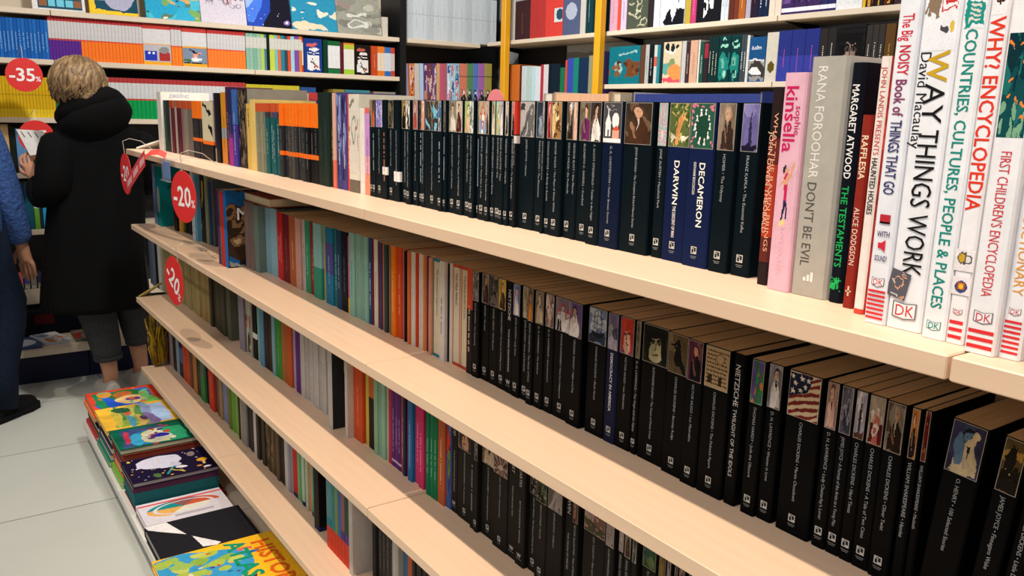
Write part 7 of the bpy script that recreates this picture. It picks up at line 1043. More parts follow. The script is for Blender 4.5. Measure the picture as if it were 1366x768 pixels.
ROWS['rA']=[
 {'a':4.6167,'b':4.5577,'v':3.15,'h':0.25,'c':'#b8b4ac','d':'pale grey book beside the left yellow upright'},
 {'a':4.5525,'b':4.3935,'v':3.15,'h':0.235,'c':'#3a2428','d':'dark maroon book facing out','s':'#3a2428','q':'#b85a3a'},
 {'a':4.3901,'b':4.2387,'v':3.15,'h':0.24,'c':'#ac3634','d':'plain red book facing out','q':'#8a2a22'},
 {'a':4.2349,'b':4.0651,'v':3.15,'h':0.24,'c':'#cc4038','d':'red book facing out with a small photo','ar':('redphoto', ['#cc4038','#c8d0d4','#2a4a5a'], 0.3, 0.75)},
 {'a':4.0616,'b':3.9041,'v':3.15,'h':0.235,'c':'#4f5878','d':'slate blue book facing out','ar':('disc2', ['#4f5878','#a8aec0','#4f5878'], 0.3, 0.9)},
 {'a':3.9007,'b':3.8534,'v':3.15,'h':0.25,'c':'#c0bcb4','d':'white book beside the slate blue book'},
 {'a':3.8501,'b':3.7937,'v':3.15,'h':0.25,'c':'#12383e','d':'dark teal book','q':'#a8c8c0'},
 {'a':3.7937,'b':3.7351,'v':3.15,'h':0.25,'c':'#0e2c32','d':'darker teal book beside the right yellow upright'},
 {'a':3.6468,'b':3.5818,'v':3.15,'h':0.25,'c':'#c79ab0','d':'pale pink book right of the yellow upright','q':'#8a5a78'},
 {'a':3.5818,'b':3.5575,'v':3.15,'h':0.25,'c':'#cc5038','d':'thin coral book'},
 {'a':3.5544,'b':3.5094,'v':3.15,'h':0.25,'c':'#c8b8d0','d':'lilac book with a purple flower','q':'#6a4a86'},
 {'a':3.507,'b':3.345,'v':3.15,'h':0.24,'c':'#4a5044','d':'olive grey book facing out with white curls','ar':('curls', ['#4a5044','#b8b69a','#5a6054'], 0.05, 0.98)},
 {'a':3.3422,'b':3.3031,'v':3.15,'h':0.24,'c':'#2c2428','d':'dark brown spine right of the olive grey book'},
 {'a':3.3013,'b':3.2574,'v':3.15,'h':0.25,'c':'#d8dade','d':'white spine beside the black and white portrait'},
 {'a':3.2547,'b':3.0836,'v':3.15,'h':0.25,'c':'#d2d4e0','d':'white book facing out with a black and white portrait','ar':('portrait', ['#d2d4e0','#14161c','#e8e8ee'], 0.02, 0.99)},
 {'a':3.0813,'b':3.0434,'v':3.15,'h':0.25,'c':'#b09a3e','d':'mustard spine right of the portrait'},
 {'a':3.0409,'b':3.006,'v':3.15,'h':0.25,'c':'#b83a6e','d':'magenta spine','q':'#e0a0bc'},
 {'a':3.0042,'b':2.8506,'v':3.15,'h':0.25,'c':'#16171c','d':'black book facing out with a white figure','ar':('whitefig', ['#16171c','#e0e0e0','#2a2a30'], 0.05, 0.98)},
 {'a':2.8483,'b':2.8252,'v':3.15,'h':0.25,'c':'#c4ccd4','d':'white spine right of the black book','g':'RW1','q':'#6a7a8a'},
 {'a':2.8252,'b':2.8022,'v':3.15,'h':0.25,'c':'#c4ccd4','d':'white spine right of the black book','g':'RW1','q':'#6a7a8a'},
 {'a':2.8006,'b':2.7688,'v':3.15,'h':0.24,'c':'#5a2a20','d':'dark rust spine'},
 {'a':2.7688,'b':2.742,'v':3.15,'h':0.24,'c':'#6a3426','d':'red brown spine'},
 {'a':2.742,'b':2.7022,'v':3.15,'h':0.24,'c':'#a05a2a','d':'amber brown spine','q':'#e0b070'},
 {'a':2.7,'b':2.6717,'v':3.15,'h':0.25,'c':'#a49cb0','d':'lavender grey spine'},
 {'a':2.6702,'b':2.6294,'v':3.15,'h':0.24,'c':'#241c2c','d':'dark plum spine','q':'#8a3a3a'},
 {'a':2.6294,'b':2.6,'v':3.15,'h':0.24,'c':'#16243e','d':'navy spine with white lettering','g':'RW2','q':'#dde2ea'},
 {'a':2.6,'b':2.5706,'v':3.15,'h':0.24,'c':'#16243e','d':'navy spine with white lettering','g':'RW2','q':'#dde2ea'},
 {'a':2.5685,'b':2.5348,'v':3.15,'h':0.25,'c':'#d4c8b8','d':'cream spine right of the navy spines','g':'RW3'},
 {'a':2.5348,'b':2.5011,'v':3.15,'h':0.25,'c':'#d4c8b8','d':'cream spine right of the navy spines','g':'RW3'},
 {'a':2.4997,'b':2.4335,'v':3.15,'h':0.24,'c':'#3c2856','d':'deep purple spine with a white mark','g':'RW4','bd':[(0.05, 0.12,'#e8e4ee')],'ar':('abs', ['#3c2856','#6a4a8a','#241838','#4a3468'], 0.2, 0.95)},
 {'a':2.4335,'b':2.3673,'v':3.15,'h':0.24,'c':'#3c2856','d':'deep purple spine with a white mark','g':'RW4','bd':[(0.05, 0.12,'#e8e4ee')],'ar':('abs', ['#3c2856','#6a4a8a','#241838','#4a3468'], 0.2, 0.95)},
 {'a':2.3673,'b':2.3011,'v':3.15,'h':0.24,'c':'#3c2856','d':'deep purple spine with a white mark','g':'RW4','bd':[(0.05, 0.12,'#e8e4ee')],'ar':('abs', ['#3c2856','#6a4a8a','#241838','#4a3468'], 0.2, 0.95)},
 {'a':2.3018,'b':2.2646,'v':3.15,'h':0.24,'c':'#2a2a5a','d':'indigo spine with a white mark','g':'RW5','bd':[(0.05, 0.12,'#e8e4ee')]},
 {'a':2.2646,'b':2.2274,'v':3.15,'h':0.24,'c':'#2a2a5a','d':'indigo spine with a white mark','g':'RW5','bd':[(0.05, 0.12,'#e8e4ee')]},
 {'a':2.2263,'b':2.1048,'v':3.15,'h':0.24,'c':'#dcdee0','d':'white book facing out with two black strokes','ar':('strokes', ['#dcdee0','#1c1c20'], 0.1, 0.9)},
 {'a':2.1032,'b':2.0897,'v':3.15,'h':0.24,'c':'#d8b02a','d':'thin yellow spine'},
 {'a':2.0884,'b':2.0493,'v':3.15,'h':0.23,'c':'#241818','d':'black and red spine at the end of the upper shelf','g':'RW6','ar':('abs', ['#1c1616','#c8a03a','#7a1c1c','#2a2020'], 0.02, 0.9)},
 {'a':2.0493,'b':2.0102,'v':3.15,'h':0.23,'c':'#241818','d':'black and red spine at the end of the upper shelf','g':'RW6','ar':('abs', ['#1c1616','#c8a03a','#7a1c1c','#2a2020'], 0.02, 0.9)},
 {'a':2.0102,'b':1.9711,'v':3.15,'h':0.23,'c':'#241818','d':'black and red spine at the end of the upper shelf','g':'RW6','ar':('abs', ['#1c1616','#c8a03a','#7a1c1c','#2a2020'], 0.02, 0.9)},
 {'a':1.9683,'b':1.9156,'v':3.15,'h':0.23,'c':'#3a2a2a','d':'dark brown spine behind the tall white books','g':'RW7'},
 {'a':1.9156,'b':1.8629,'v':3.15,'h':0.23,'c':'#3a2a2a','d':'dark brown spine behind the tall white books','g':'RW7'},
 {'a':1.8629,'b':1.8101,'v':3.15,'h':0.23,'c':'#3a2a2a','d':'dark brown spine behind the tall white books','g':'RW7'},
]
ROWS['rB']=[
 {'a':3.6325,'b':3.3852,'v':3.15,'h':0.2,'c':'#126a78','d':'teal book facing out with a pale head','ar':('head', ['#126a78','#8fb0b4','#6a4026','#0f5a68'], 0.03, 0.97)},
 {'a':3.3823,'b':3.345,'v':3.15,'h':0.2,'c':'#5a3a2a','d':'brown spine beside the teal book'},
 {'a':3.345,'b':3.3167,'v':3.15,'h':0.2,'c':'#a8aaa8','d':'white and teal spine','q':'#1c6a6a'},
 {'a':3.3167,'b':3.2803,'v':3.15,'h':0.2,'c':'#14181c','d':'black spine with white letters','q':'#d8d8d8'},
 {'a':3.2803,'b':3.2581,'v':3.15,'h':0.195,'c':'#b8c0be','d':'white and coral spine','bd':[(0.45, 0.7,'#c05a4a')]},
 {'a':3.2581,'b':3.2362,'v':3.15,'h':0.195,'c':'#2a7a84','d':'thin teal spine'},
 {'a':3.2362,'b':3.2144,'v':3.15,'h':0.195,'c':'#1c2428','d':'thin black spine'},
 {'a':3.2133,'b':3.0862,'v':3.15,'h':0.205,'c':'#c8b89a','d':'cover with teal and orange hills','ar':('hills', ['#c8b89a','#5a9a92','#e08a4a','#d84a5a','#1c2024'], 0.02, 0.98)},
 {'a':3.0836,'b':3.0554,'v':3.15,'h':0.205,'c':'#b4b4b2','d':'white spine right of the hills'},
 {'a':3.0528,'b':3.0274,'v':3.15,'h':0.2,'c':'#3a2a30','d':'dark brown spine with pale lettering','q':'#d8b8a8'},
 {'a':3.0284,'b':2.9759,'v':3.15,'h':0.205,'c':'#c49a80','d':'peach spine with a brown dome','q':'#7a4a34'},
 {'a':2.9734,'b':2.9635,'v':3.15,'h':0.205,'c':'#d8d8d4','d':'thin white spine'},
 {'a':2.9611,'b':2.9366,'v':3.15,'h':0.195,'c':'#1c4a3a','d':'dark green spine with lettering','q':'#c8d8d0'},
 {'a':2.9341,'b':2.9075,'v':3.15,'h':0.195,'c':'#2c2226','d':'black and red spine','bd':[(0.6, 0.95,'#8a2a3a')]},
 {'a':2.9057,'b':2.8859,'v':3.15,'h':0.215,'c':'#122c2e','d':'black green spine with gold lettering','g':'RB1','q':'#c8c0a0'},
 {'a':2.8859,'b':2.8661,'v':3.15,'h':0.215,'c':'#122c2e','d':'black green spine with gold lettering','g':'RB1','q':'#c8c0a0'},
 {'a':2.8661,'b':2.8462,'v':3.15,'h':0.215,'c':'#122c2e','d':'black green spine with gold lettering','g':'RB1','q':'#c8c0a0'},
 {'a':2.8446,'b':2.7727,'v':3.15,'h':0.215,'c':'#123c3e','d':'dark teal fantasy cover left of its twin','ar':('orb', ['#0e3034','#1c7a70','#8ac8b0','#0a2226'], 0.02, 0.98)},
 {'a':2.7704,'b':2.7096,'v':3.15,'h':0.215,'c':'#113a3e','d':'dark teal fantasy cover right of its twin','ar':('orb', ['#0e3034','#1c7a70','#8ac8b0','#0a2226'], 0.02, 0.98)},
 {'a':2.7081,'b':2.6915,'v':3.15,'h':0.215,'c':'#3c4448','d':'charcoal spine with white lettering','g':'RB2','q':'#d8d8d8'},
 {'a':2.6915,'b':2.6749,'v':3.15,'h':0.215,'c':'#3c4448','d':'charcoal spine with white lettering','g':'RB2','q':'#d8d8d8'},
 {'a':2.6749,'b':2.6596,'v':3.15,'h':0.21,'c':'#c8ccca','d':'thin white spine beside the mountain cover'},
 {'a':2.6581,'b':2.5642,'v':3.15,'h':0.2,'c':'#1a4a78','d':'blue cover with grey mountains','ar':('mount', ['#1a4a78','#8a8a86','#3a3430','#d8d8d8'], 0.02, 0.98),'t':[('ბამო', 0.0, 0.022,'#e0e4e8', 0.5, 3)]},
 {'a':2.5628,'b':2.4988,'v':3.15,'h':0.215,'c':'#c4beb0','d':'cream spine with a gold disc','ar':('disc3', ['#c4beb0','#5a4a1e','#c4beb0'], 0.05, 0.6)},
 {'a':2.4989,'b':2.4283,'v':3.15,'h':0.218,'c':'#263078','d':'indigo spine with pink symbols','g':'RB3','bd':[(0.0, 0.5,'#343c92')],'q':'#b8508a'},
 {'a':2.4283,'b':2.3577,'v':3.15,'h':0.218,'c':'#263078','d':'indigo spine with pink symbols','g':'RB3','bd':[(0.0, 0.5,'#343c92')],'q':'#b8508a'},
 {'a':2.3577,'b':2.2871,'v':3.15,'h':0.218,'c':'#263078','d':'indigo spine with pink symbols','g':'RB3','bd':[(0.0, 0.5,'#343c92')],'q':'#b8508a'},
 {'a':2.2874,'b':2.247,'v':3.15,'h':0.215,'c':'#2a2626','d':'black spine with a white emblem','q':'#c8c8c8'},
 {'a':2.247,'b':2.2056,'v':3.15,'h':0.215,'c':'#262424','d':'black spine with a pale emblem','q':'#c8c8c8'},
 {'a':2.2056,'b':2.0724,'v':3.15,'h':0.22,'c':'#1e1c1e','d':'black cover with a pale face','ar':('face', ['#1a191b','#8a7268','#0f0f10','#4a3e3a'], 0.02, 0.98)},
 {'a':2.0701,'b':2.0427,'v':3.15,'h':0.215,'c':'#34302e','d':'dark grey spine behind the dark hardback','g':'RB4','q':'#c8c4b8'},
 {'a':2.0427,'b':2.0153,'v':3.15,'h':0.215,'c':'#34302e','d':'dark grey spine behind the dark hardback','g':'RB4','q':'#c8c4b8'},
 {'a':2.0153,'b':1.9879,'v':3.15,'h':0.215,'c':'#34302e','d':'dark grey spine behind the dark hardback','g':'RB4','q':'#c8c4b8'},
 {'a':1.9871,'b':1.944,'v':3.15,'h':0.215,'c':'#5a3f20','d':'bronze spine','q':'#c89a4a'},
]
ROWS['rC']=[
 {'a':3.6219,'b':3.4741,'v':3.15,'h':0.235,'c':'#121a1c','d':'black book low on the right wall'},
 {'a':3.4741,'b':3.2548,'v':3.15,'h':0.235,'c':'#222a2c','d':'dark grey book low on the right wall'},
 {'a':3.2548,'b':3.1302,'v':3.15,'h':0.235,'c':'#7a8484','d':'pale grey book low on the right wall'},
 {'a':3.1302,'b':3.0061,'v':3.15,'h':0.235,'c':'#2a7a66','d':'sea green book low on the right wall'},
 {'a':3.0061,'b':2.9216,'v':3.15,'h':0.235,'c':'#8a8c86','d':'stone grey book low on the right wall'},
 {'a':2.9216,'b':2.8446,'v':3.15,'h':0.235,'c':'#c02c20','d':'scarlet book low on the right wall'},
 {'a':2.8446,'b':2.7837,'v':3.15,'h':0.235,'c':'#d8942a','d':'mustard book low on the right wall'},
 {'a':2.7837,'b':2.7469,'v':3.15,'h':0.235,'c':'#b0aeaa','d':'white book low on the right wall'},
 {'a':2.7469,'b':2.6884,'v':3.15,'h':0.235,'c':'#8a8880','d':'warm grey book low on the right wall'},
 {'a':2.6884,'b':2.653,'v':3.15,'h':0.235,'c':'#1c1c1a','d':'black book low on the right wall'},
 {'a':2.653,'b':2.5249,'v':3.15,'h':0.235,'c':'#8aa8a0','d':'pale mint book low on the right wall'},
]
ROWS['rD']=[
 {'a':4.7047,'b':4.6,'v':3.15,'h':0.2687,'c':'#3a1c22','d':'wine book between the yellow uprights'},
 {'a':4.5957,'b':4.4901,'v':3.15,'h':0.2632,'c':'#c06a28','d':'orange book between the yellow uprights'},
 {'a':4.4859,'b':4.4693,'v':3.15,'h':0.2577,'c':'#5a1c1c','d':'dark red book between the yellow uprights'},
 {'a':4.4652,'b':4.4161,'v':3.15,'h':0.2525,'c':'#c0ccd0','d':'white book between the yellow uprights'},
 {'a':4.4161,'b':4.3636,'v':3.15,'h':0.2512,'c':'#b0c4c0','d':'pale mint book between the yellow uprights'},
 {'a':4.3596,'b':4.312,'v':3.15,'h':0.2473,'c':'#b8d0d8','d':'pale cyan book between the yellow uprights'},
 {'a':4.312,'b':4.2651,'v':3.15,'h':0.2438,'c':'#d0d4da','d':'white book between the yellow uprights'},
 {'a':4.2651,'b':4.2341,'v':3.15,'h':0.2559,'c':'#a83240','d':'crimson book between the yellow uprights'},
 {'a':4.2341,'b':4.1883,'v':3.15,'h':0.255,'c':'#cfc8cc','d':'white with red book between the yellow uprights'},
 {'a':4.1845,'b':4.1506,'v':3.15,'h':0.2579,'c':'#101c28','d':'navy book between the yellow uprights','bd':[(0.25, 0.3,'#b09a5a')]},
 {'a':4.1506,'b':4.1134,'v':3.15,'h':0.2569,'c':'#122230','d':'navy book between the yellow uprights','bd':[(0.25, 0.3,'#b09a5a')]},
 {'a':4.1134,'b':4.0729,'v':3.15,'h':0.2558,'c':'#14202c','d':'navy book between the yellow uprights','bd':[(0.25, 0.3,'#b09a5a')]},
 {'a':4.0693,'b':4.0258,'v':3.15,'h':0.2328,'c':'#1c6a48','d':'green book between the yellow uprights'},
 {'a':4.0222,'b':4.0042,'v':3.15,'h':0.2745,'c':'#c04c3a','d':'coral book between the yellow uprights'},
 {'a':4.0007,'b':3.944,'v':3.15,'h':0.2824,'c':'#3548a0','d':'royal blue book between the yellow uprights'},
 {'a':3.944,'b':3.8988,'v':3.15,'h':0.2846,'c':'#1a7a6a','d':'jade book between the yellow uprights'},
 {'a':3.8954,'b':3.8103,'v':3.15,'h':0.2829,'c':'#182c4a','d':'deep navy book between the yellow uprights'},
 {'a':3.8069,'b':3.7637,'v':3.15,'h':0.2922,'c':'#8a8a6a','d':'spotted black and cream book between the yellow uprights'},
 {'a':3.7604,'b':3.7178,'v':3.15,'h':0.315,'c':'#56488a','d':'violet book between the yellow uprights'},
]
# ------------------------------------------------------------------ the setting
def struct(name, mb, m, label=None, cat=None):
    o = mb.build(name, m); o['kind'] = 'structure'
    if label: o['label'] = label; o['category'] = cat or name.split('_')[0]
    return o
XR, YL = 3.15, 4.876            # shelf fronts of the right wall and of the far wall
b = MB(); b.box((-3.2, -2.2, -.06), (3.6, 5.4, 0)); struct('floor', b, M_FLOOR, 'pale grey tiled shop floor', 'floor')
b = MB(); b.box((-3.2, 5.16, 0), (3.6, 5.26, 3.3)); struct('wall_far', b, M_DARK, 'charcoal wall behind the far bookshelves', 'wall')
b = MB(); b.box((3.46, -2.2, 0), (3.56, 5.16, 3.3)); struct('wall_right', b, M_GREYWALL, 'grey wall behind the right hand bookshelves', 'wall')
# ------------------------------------------------------------------ front rack: bays of shelves, each bay one unit
Z = [EYE-.182, EYE-.480, EYE-.779, EYE-1.076]; XF = .656; XB = .955; T = .0205
bays = [(2.505, 3.600, 'far end bay of the front book rack beside the reader in black'), (1.415, 2.505, 'second bay of the front book rack with the orange banded paperbacks on top'), (.324, 1.415, 'third bay of the front book rack with the long black paperback runs'), (-.766, .324, 'nearest bay of the front book rack under the aquarium spine')]
for y0, y1, lab in bays:
    r = thing('book_rack', lab, 'bookshelf', (0, y0, 0), 0, 'bays of the front book rack'); n = y1-y0
    for i, z in enumerate(Z):
        b = MB(); b.box((XF, .0015, z-T), (1.30 if i == 0 else XB, n-.0015, z), bev=.0012); b.build('shelf_board', M_SHELF, r)
    b = MB(); b.box((.452, .002, .012), (XB, n-.002, .086)); b.build('plinth', M_GREYMETAL, r)
    b = MB(); b.box((.424, .0015, .062), (.450, n-.0015, .0903), bev=.0015); b.build('base_lip', M_WHITE, r)
    b = MB(); b.box((.450, .0015, .086), (XB, n-.0015, .0905)); b.build('base_deck', M_FARSHELF, r)
    b = MB(); b.box((XB+.001, .002, .0), (XB+.018, n-.002, Z[0]-T-.001)); b.build('back_panel', M_CREAM, r)
    for z in Z[1:]:
        b = MB(); b.box((XF+.06, .004, z-T-.035), (XB, .010, z-T-.0005)); b.build('bracket', M_GREYMETAL, r)
    b = MB(); b.box((XB+.019, .0, 0), (XB+.055, .04, Z[0]-T-.001)); b.build('upright', M_GREYMETAL, r)
# ------------------------------------------------------------------ far wall bookcases
FZ = [EYE+.4345, EYE+.1956, EYE-.0904]
for y, (x0, x1, lab) in enumerate([(-.70, .585, 'far bookcase bay behind the reader with blue and purple booklets'), (.587, 1.598, 'far bookcase bay with the long orange booklet block'), (1.600, 2.52, 'far bookcase bay with the comics beside the black corner panel')]):
    r = thing('bookcase', lab, 'bookshelf', (x0, YL, 0), 0, 'bays of the far wall bookcase'); n = x1-x0
    for z in FZ+[EYE-.366, EYE-.655]:
        b = MB(); b.box((0.001, 0, z-.026), (n-.001, .262, z), bev=.0015); b.build('shelf_board', M_FARSHELF, r)
    b = MB(); b.box((0, .263, 0), (n, .283, FZ[0]-.03)); b.build('back_panel', M_DARK, r)
    b = MB(); b.box((0, .263, FZ[0]-.028), (n, .283, 2.5)); b.build('display_panel', M_CREAM, r)
    b = MB(); b.box((0.001, -.03, .325), (n-.001, .262, .345)); b.box((0.001, -.03, .345), (n-.001, -.012, .402)); b.build('tray', M_FARSHELF, r)
    b = MB(); b.box((0.001, -.42, .150), (n-.001, .262, .178), bev=.0015); b.build('display_ledge', M_FARSHELF, r)
    b = MB(); b.box((0.001, -.35, .0), (n-.001, .262, .149)); b.build('plinth', M_NAVY, r)
    for z in FZ[1:]:
        b = MB(); b.grid([[(x, .05, z-.027), (x, .26, z-.027), (x, .26, z-.043)] for x in (n-.02, n-.004)], close=True); b.build('bracket', M_BLACK, r)
b = MB(); b.box((2.522, YL-.004, 0), (2.562, 5.155, 2.6)); tag(b.build('divider', M_BLACK), 'black upright panel closing the far bookcase before the corner', 'divider')
r = thing('bookcase', 'dark corner bookcase with white albums above pastel books', 'bookshelf', (2.577, YL, 0)); n = 3.12-2.577
for z in (FZ[0], EYE+.05, EYE-.25, EYE-.6): b = MB(); b.box((0, 0, z-.026), (n, .262, z), bev=.0015); b.build('shelf_board', M_FARSHELF, r)
b = MB(); b.box((0, .263, 0), (n+.3, .283, 2.6)); b.build('back_panel', M_BLACK, r)
# right wall bookcases
RZ = [EYE+.4435, EYE+.1601]
for y0, y1, lab, zs in [(3.655, 4.84, 'right wall bookcase bay between the two yellow uprights', [RZ[0], EYE+.03, EYE-.3]), (2.50, 3.648, 'right wall bookcase bay right of the second yellow upright', RZ+[EYE-.13]), (1.30, 2.498, 'right wall bookcase bay behind the tall white books', RZ+[EYE-.13])]:
    r = thing('bookcase', lab, 'bookshelf', (XR, y0, 0), 0, 'bays of the right wall bookcase'); n = y1-y0
    for z in zs: b = MB(); b.box((0, .001, z-.024), (.262, n-.001, z), bev=.0015); b.build('shelf_board', M_FARSHELF, r)
    b = MB(); b.box((.263, 0, 0), (.30, n, 2.6)); b.build('back_panel', M_GREYWALL, r)
    for z in zs[:2]: b = MB(); b.grid([[(.03, y, z-.025), (.26, y, z-.025), (.26, y, z-.060)] for y in (n-.03, n-.012)]); b.build('bracket', M_BLACK, r)
    if y0 > 3.6: b = MB(); b.box((.255, n-.52, EYE+.05), (.262, n-.002, RZ[0]-.03)); b.build('side_panel', M_BLACK, r)
    b = MB()
    R_ = random.Random(4); zt = zs[0]-.03; wn = n-.53 if y0 > 3.6 else n; pts = [(0, zt)]+[(wn*i/14, zt-.035-.03*R_.random()) for i in range(15)]+[(wn, zt)]
    b.face([(.2615, p[0], p[1]) for p in pts], lin('#c3c8ce')); b.build('torn_paper_strip', M_PRINT, r)
for y, x, lab in [(4.575, 3.095, 'yellow upright post at the corner of the shelves, left one'), (3.655, 3.095, 'yellow upright post right of the red facing books')]:
    b = MB(); b.box((0, -.025, 0), (.04, .025, 2.7), bev=.003); o = b.build('shelf_post', M_YELLOW, loc=(x, y, 0)); tag(o, lab, 'post')
# ------------------------------------------------------------------ all standing books
def fine(s): return s
ORD = ['first', 'second', 'third', 'fourth', 'fifth', 'sixth', 'seventh', 'eighth', 'ninth', 'tenth', 'eleventh', 'twelfth', 'thirteenth', 'fourteenth', 'fifteenth']
WHERE = {'top': 'on the top shelf', 'second': 'on the second shelf', 'third': 'on the third shelf', 'fourth': 'on the lowest rack shelf',
         'farB': 'on the far wall', 'farC': 'on the far wall', 'farA2': '', 'farB2': 'under the white albums', 'rA': 'on the right wall', 'rB': 'on the right wall', 'rC': '', 'rD': ''}
FLOORZ = {'top': Z[0], 'second': Z[1], 'third': Z[2], 'fourth': Z[3], 'farB': FZ[1], 'farC': FZ[2], 'farA2': FZ[0], 'farB2': EYE+.05, 'rA': RZ[0], 'rB': RZ[1], 'rC': EYE-.13, 'rD': EYE+.03}
strs = set()
for k, row in ROWS.items():
    for e in row:
        T_ = e.get('t')
        if isinstance(T_, str): strs.add((T_, False))
        elif T_: [strs.add((q[0], q[5] in (1, 2, 3))) for q in T_]
strs |= {('DK', 0), ('DK', 1), ('W', 1), ('WITH', 1), ('SOUND!', 1), ('-20', 1), ('-35', 1), ('%', 1), ('HISTORY', 2), ('ATLAS', 2), ('ART', 1), ('AKCIA', 1), ('M', 1), ('S', 1), ('ДЖЕЙМС', 0)}
prepare_text(sorted(strs))
def kindof(d):
    for k, n, c in (('paperback', 'paperback', 'book'), ('hardback', 'hardback_book', 'book'), ('booklet', 'booklet', 'booklet'), ('workbook', 'workbook', 'workbook'), ('comic', 'comic_book', 'comic book'), ('album', 'album', 'album')):
        if k in d: return n, c
    return 'book', 'book'
UO = set()
for k, row in ROWS.items():
    far = k[0] == 'f' and k not in ('fourth',); rt = k in ('rA', 'rB', 'rC', 'rD'); near = not far and not rt
    cnt = {}
    for e in row: cnt[e['d']] = cnt.get(e['d'], 0)+1
    seen = {}
    prev = None
    for i, e in enumerate(row):
        a, bb = (e['a'], e['b'])
        if not far: a, bb = -a, -bb                      # so that a < bb runs left to right
        if prev is not None and i and abs(row[i-1]['v']-e['v']) < .15 and a < prev: a = prev
        prev = bb
        w = bb-a-.0006
        if w < .002: w = .002
        d0 = e['d']; seen[d0] = seen.get(d0, 0)+1; nm, cat = kindof(d0)
        grp = None; lab = (d0+' '+WHERE[k]).strip()
        if e.get('g') and e['g'] != 'W': grp = 'matching '+d0.split(' in ')[0].split(' with ')[0]+'s'; 
        elif cnt[d0] > 1:
            lab = '%s %s, %s from the left of its kind' % (d0, WHERE[k], ORD[seen[d0]-1])
            if len(lab.split()) > 16: lab = '%s, %s from left %s' % (d0, ORD[seen[d0]-1], WHERE[k])
        facing = 'facing' in d0 or 'cover' in d0 and rt
        dep = e.get('dp') or (.126 if e.get('g') == 'W' else .135 if near else .022 if facing else .16)
        if near and k == 'top' and e['v'] < .75: dep = .20
        if 'crowded' in d0 or d0 in ('yellow hardback', 'tall white book'): dep = .18
        if near and k != 'top': dep = min(dep, XB-.006-e['v'])
        z = FLOORZ[k]+.0004
        jit = random.Random(i*31+len(k)).uniform(-.004, .005) if near and e['v'] in (.767, .795, .79, .765) else 0
        c = (a+bb)/2
        if e.get('ln'): z += w/2*abs(math.sin(e['ln']))
        if far: loc = (c, e['v']+.022, z); rz = 0
        elif rt: loc = (e['v']+.022, -c, z); rz = -math.pi/2
        else: loc = (e['v']+jit, -c, z); rz = -math.pi/2
        book(nm, lab, cat, grp, loc, rz, w, dep, e['h'], e, i*7+len(k)*101, near)
# ------------------------------------------------------------------ books behind the top row and lying on the rows
def flat_book(label, cx, cy, z, w, hgt, th, cover, pages='#cfc3a6', rotz=0, group=None, pic=None, texts=(), spine_far=True, seed=1, hard=True, side=None, name='picture_book', mirrored=False):
    """lies flat; local x runs towards the camera end of the rack, y into the rack; spine on the far (x=0) side"""
    mb = MB(); c = lin(cover); s_ = lin(side or cover); t = .0022 if hard else .0006; o = .003 if hard else 0
    xs = (0, w) if spine_far else (w, 0)
    mb.box((0, 0, 0), (w, hgt, t), s_); mb.box((0, 0, th-t), (w, hgt, th), c)
    sx = (0, t*1.4) if spine_far else (w-t*1.4, w); mb.box((sx[0], 0, t), (sx[1], hgt, th-t), s_)
    if pic: put_art(mb, art(pic[0], pic[1], 112, 130, seed), lambda u, v: (w*.004+w*.992*u, hgt*.004+hgt*.992*v, th+.0002))
    for s, bold, size, col, fn in texts: put_text(mb, s, bold, size, lin(col), fn)
    pg = MB(); pg.box((t*1.5 if spine_far else o, o, t+.0002), (w-o if spine_far else w-t*1.5, hgt-o, th-t-.0002), lin(pages))
    ob = mb.build(name, M_PRINT, None, loc=(cx, cy, z), rotz=-math.pi/2+rotz); pg.build('page_block', M_PAGES, ob)
    return tag(ob, label, 'book', group)
flat_book('brown red book lying flat on the mauve spines of the second shelf', .770, 2.505, Z[1]+.2013, .235, .16, .026, '#7a3a30', name='hardback_book', side='#7a3a30')
def upright(label, x, y0, y1, h, col, pages='#e2c7a4', **k):
    e = dict(c=col, s=col); e.update(k); book('hardback_book', label, 'book', None, (x+.13, (y0+y1)/2, Z[0]+.0004), math.pi/2, abs(y1-y0), .13, h, dict(e, hb=1), 5)
upright('red striped book standing behind the orange topped paperbacks', .97, 2.47, 2.66, .222, '#c8494a', bd=[(.80, .9, '#3a3a7a'), (.6, .78, '#e0d8d0')])
upright('thick book with peach page tops behind the plum jacket paperback', .97, 1.105, 1.262, .2185, '#e0b48a', pg='#e6b896')
upright('white topped book left of the peach topped one at the back', .97, 1.264, 1.292, .2165, '#d8d0c4', pg='#e8e2da')
upright('cream topped book between the peach and the blue ones at the back', .97, 1.075, 1.10, .2165, '#d8c8a8', pg='#e6d8bc')
upright('long blue book seen above the suited man paperback', .99, .80, 1.07, .2185, '#2f3f86', pg='#34448c')
b = MB(); n = 28; ctr = .195
b.grid([[(x, .032*math.cos(2*math.pi*i/n), ctr+.032*math.sin(2*math.pi*i/n)) for i in range(n)] for x in (-.0008, .0008)], lin('#e0848e'))
o = b.build('discount_tag', M_RED, loc=(1.0, 1.50, Z[0])); tag(o, 'pink round tag peeping over the lifebuoy paperback on the top shelf', 'tag')
b = MB(); b.tube([(0, 0, .001), (0, 0, .163)], .0015, 6); b.box((-.012, -.012, 0), (.012, .012, .002)); b.build('stand_wire', M_WIRE, o)
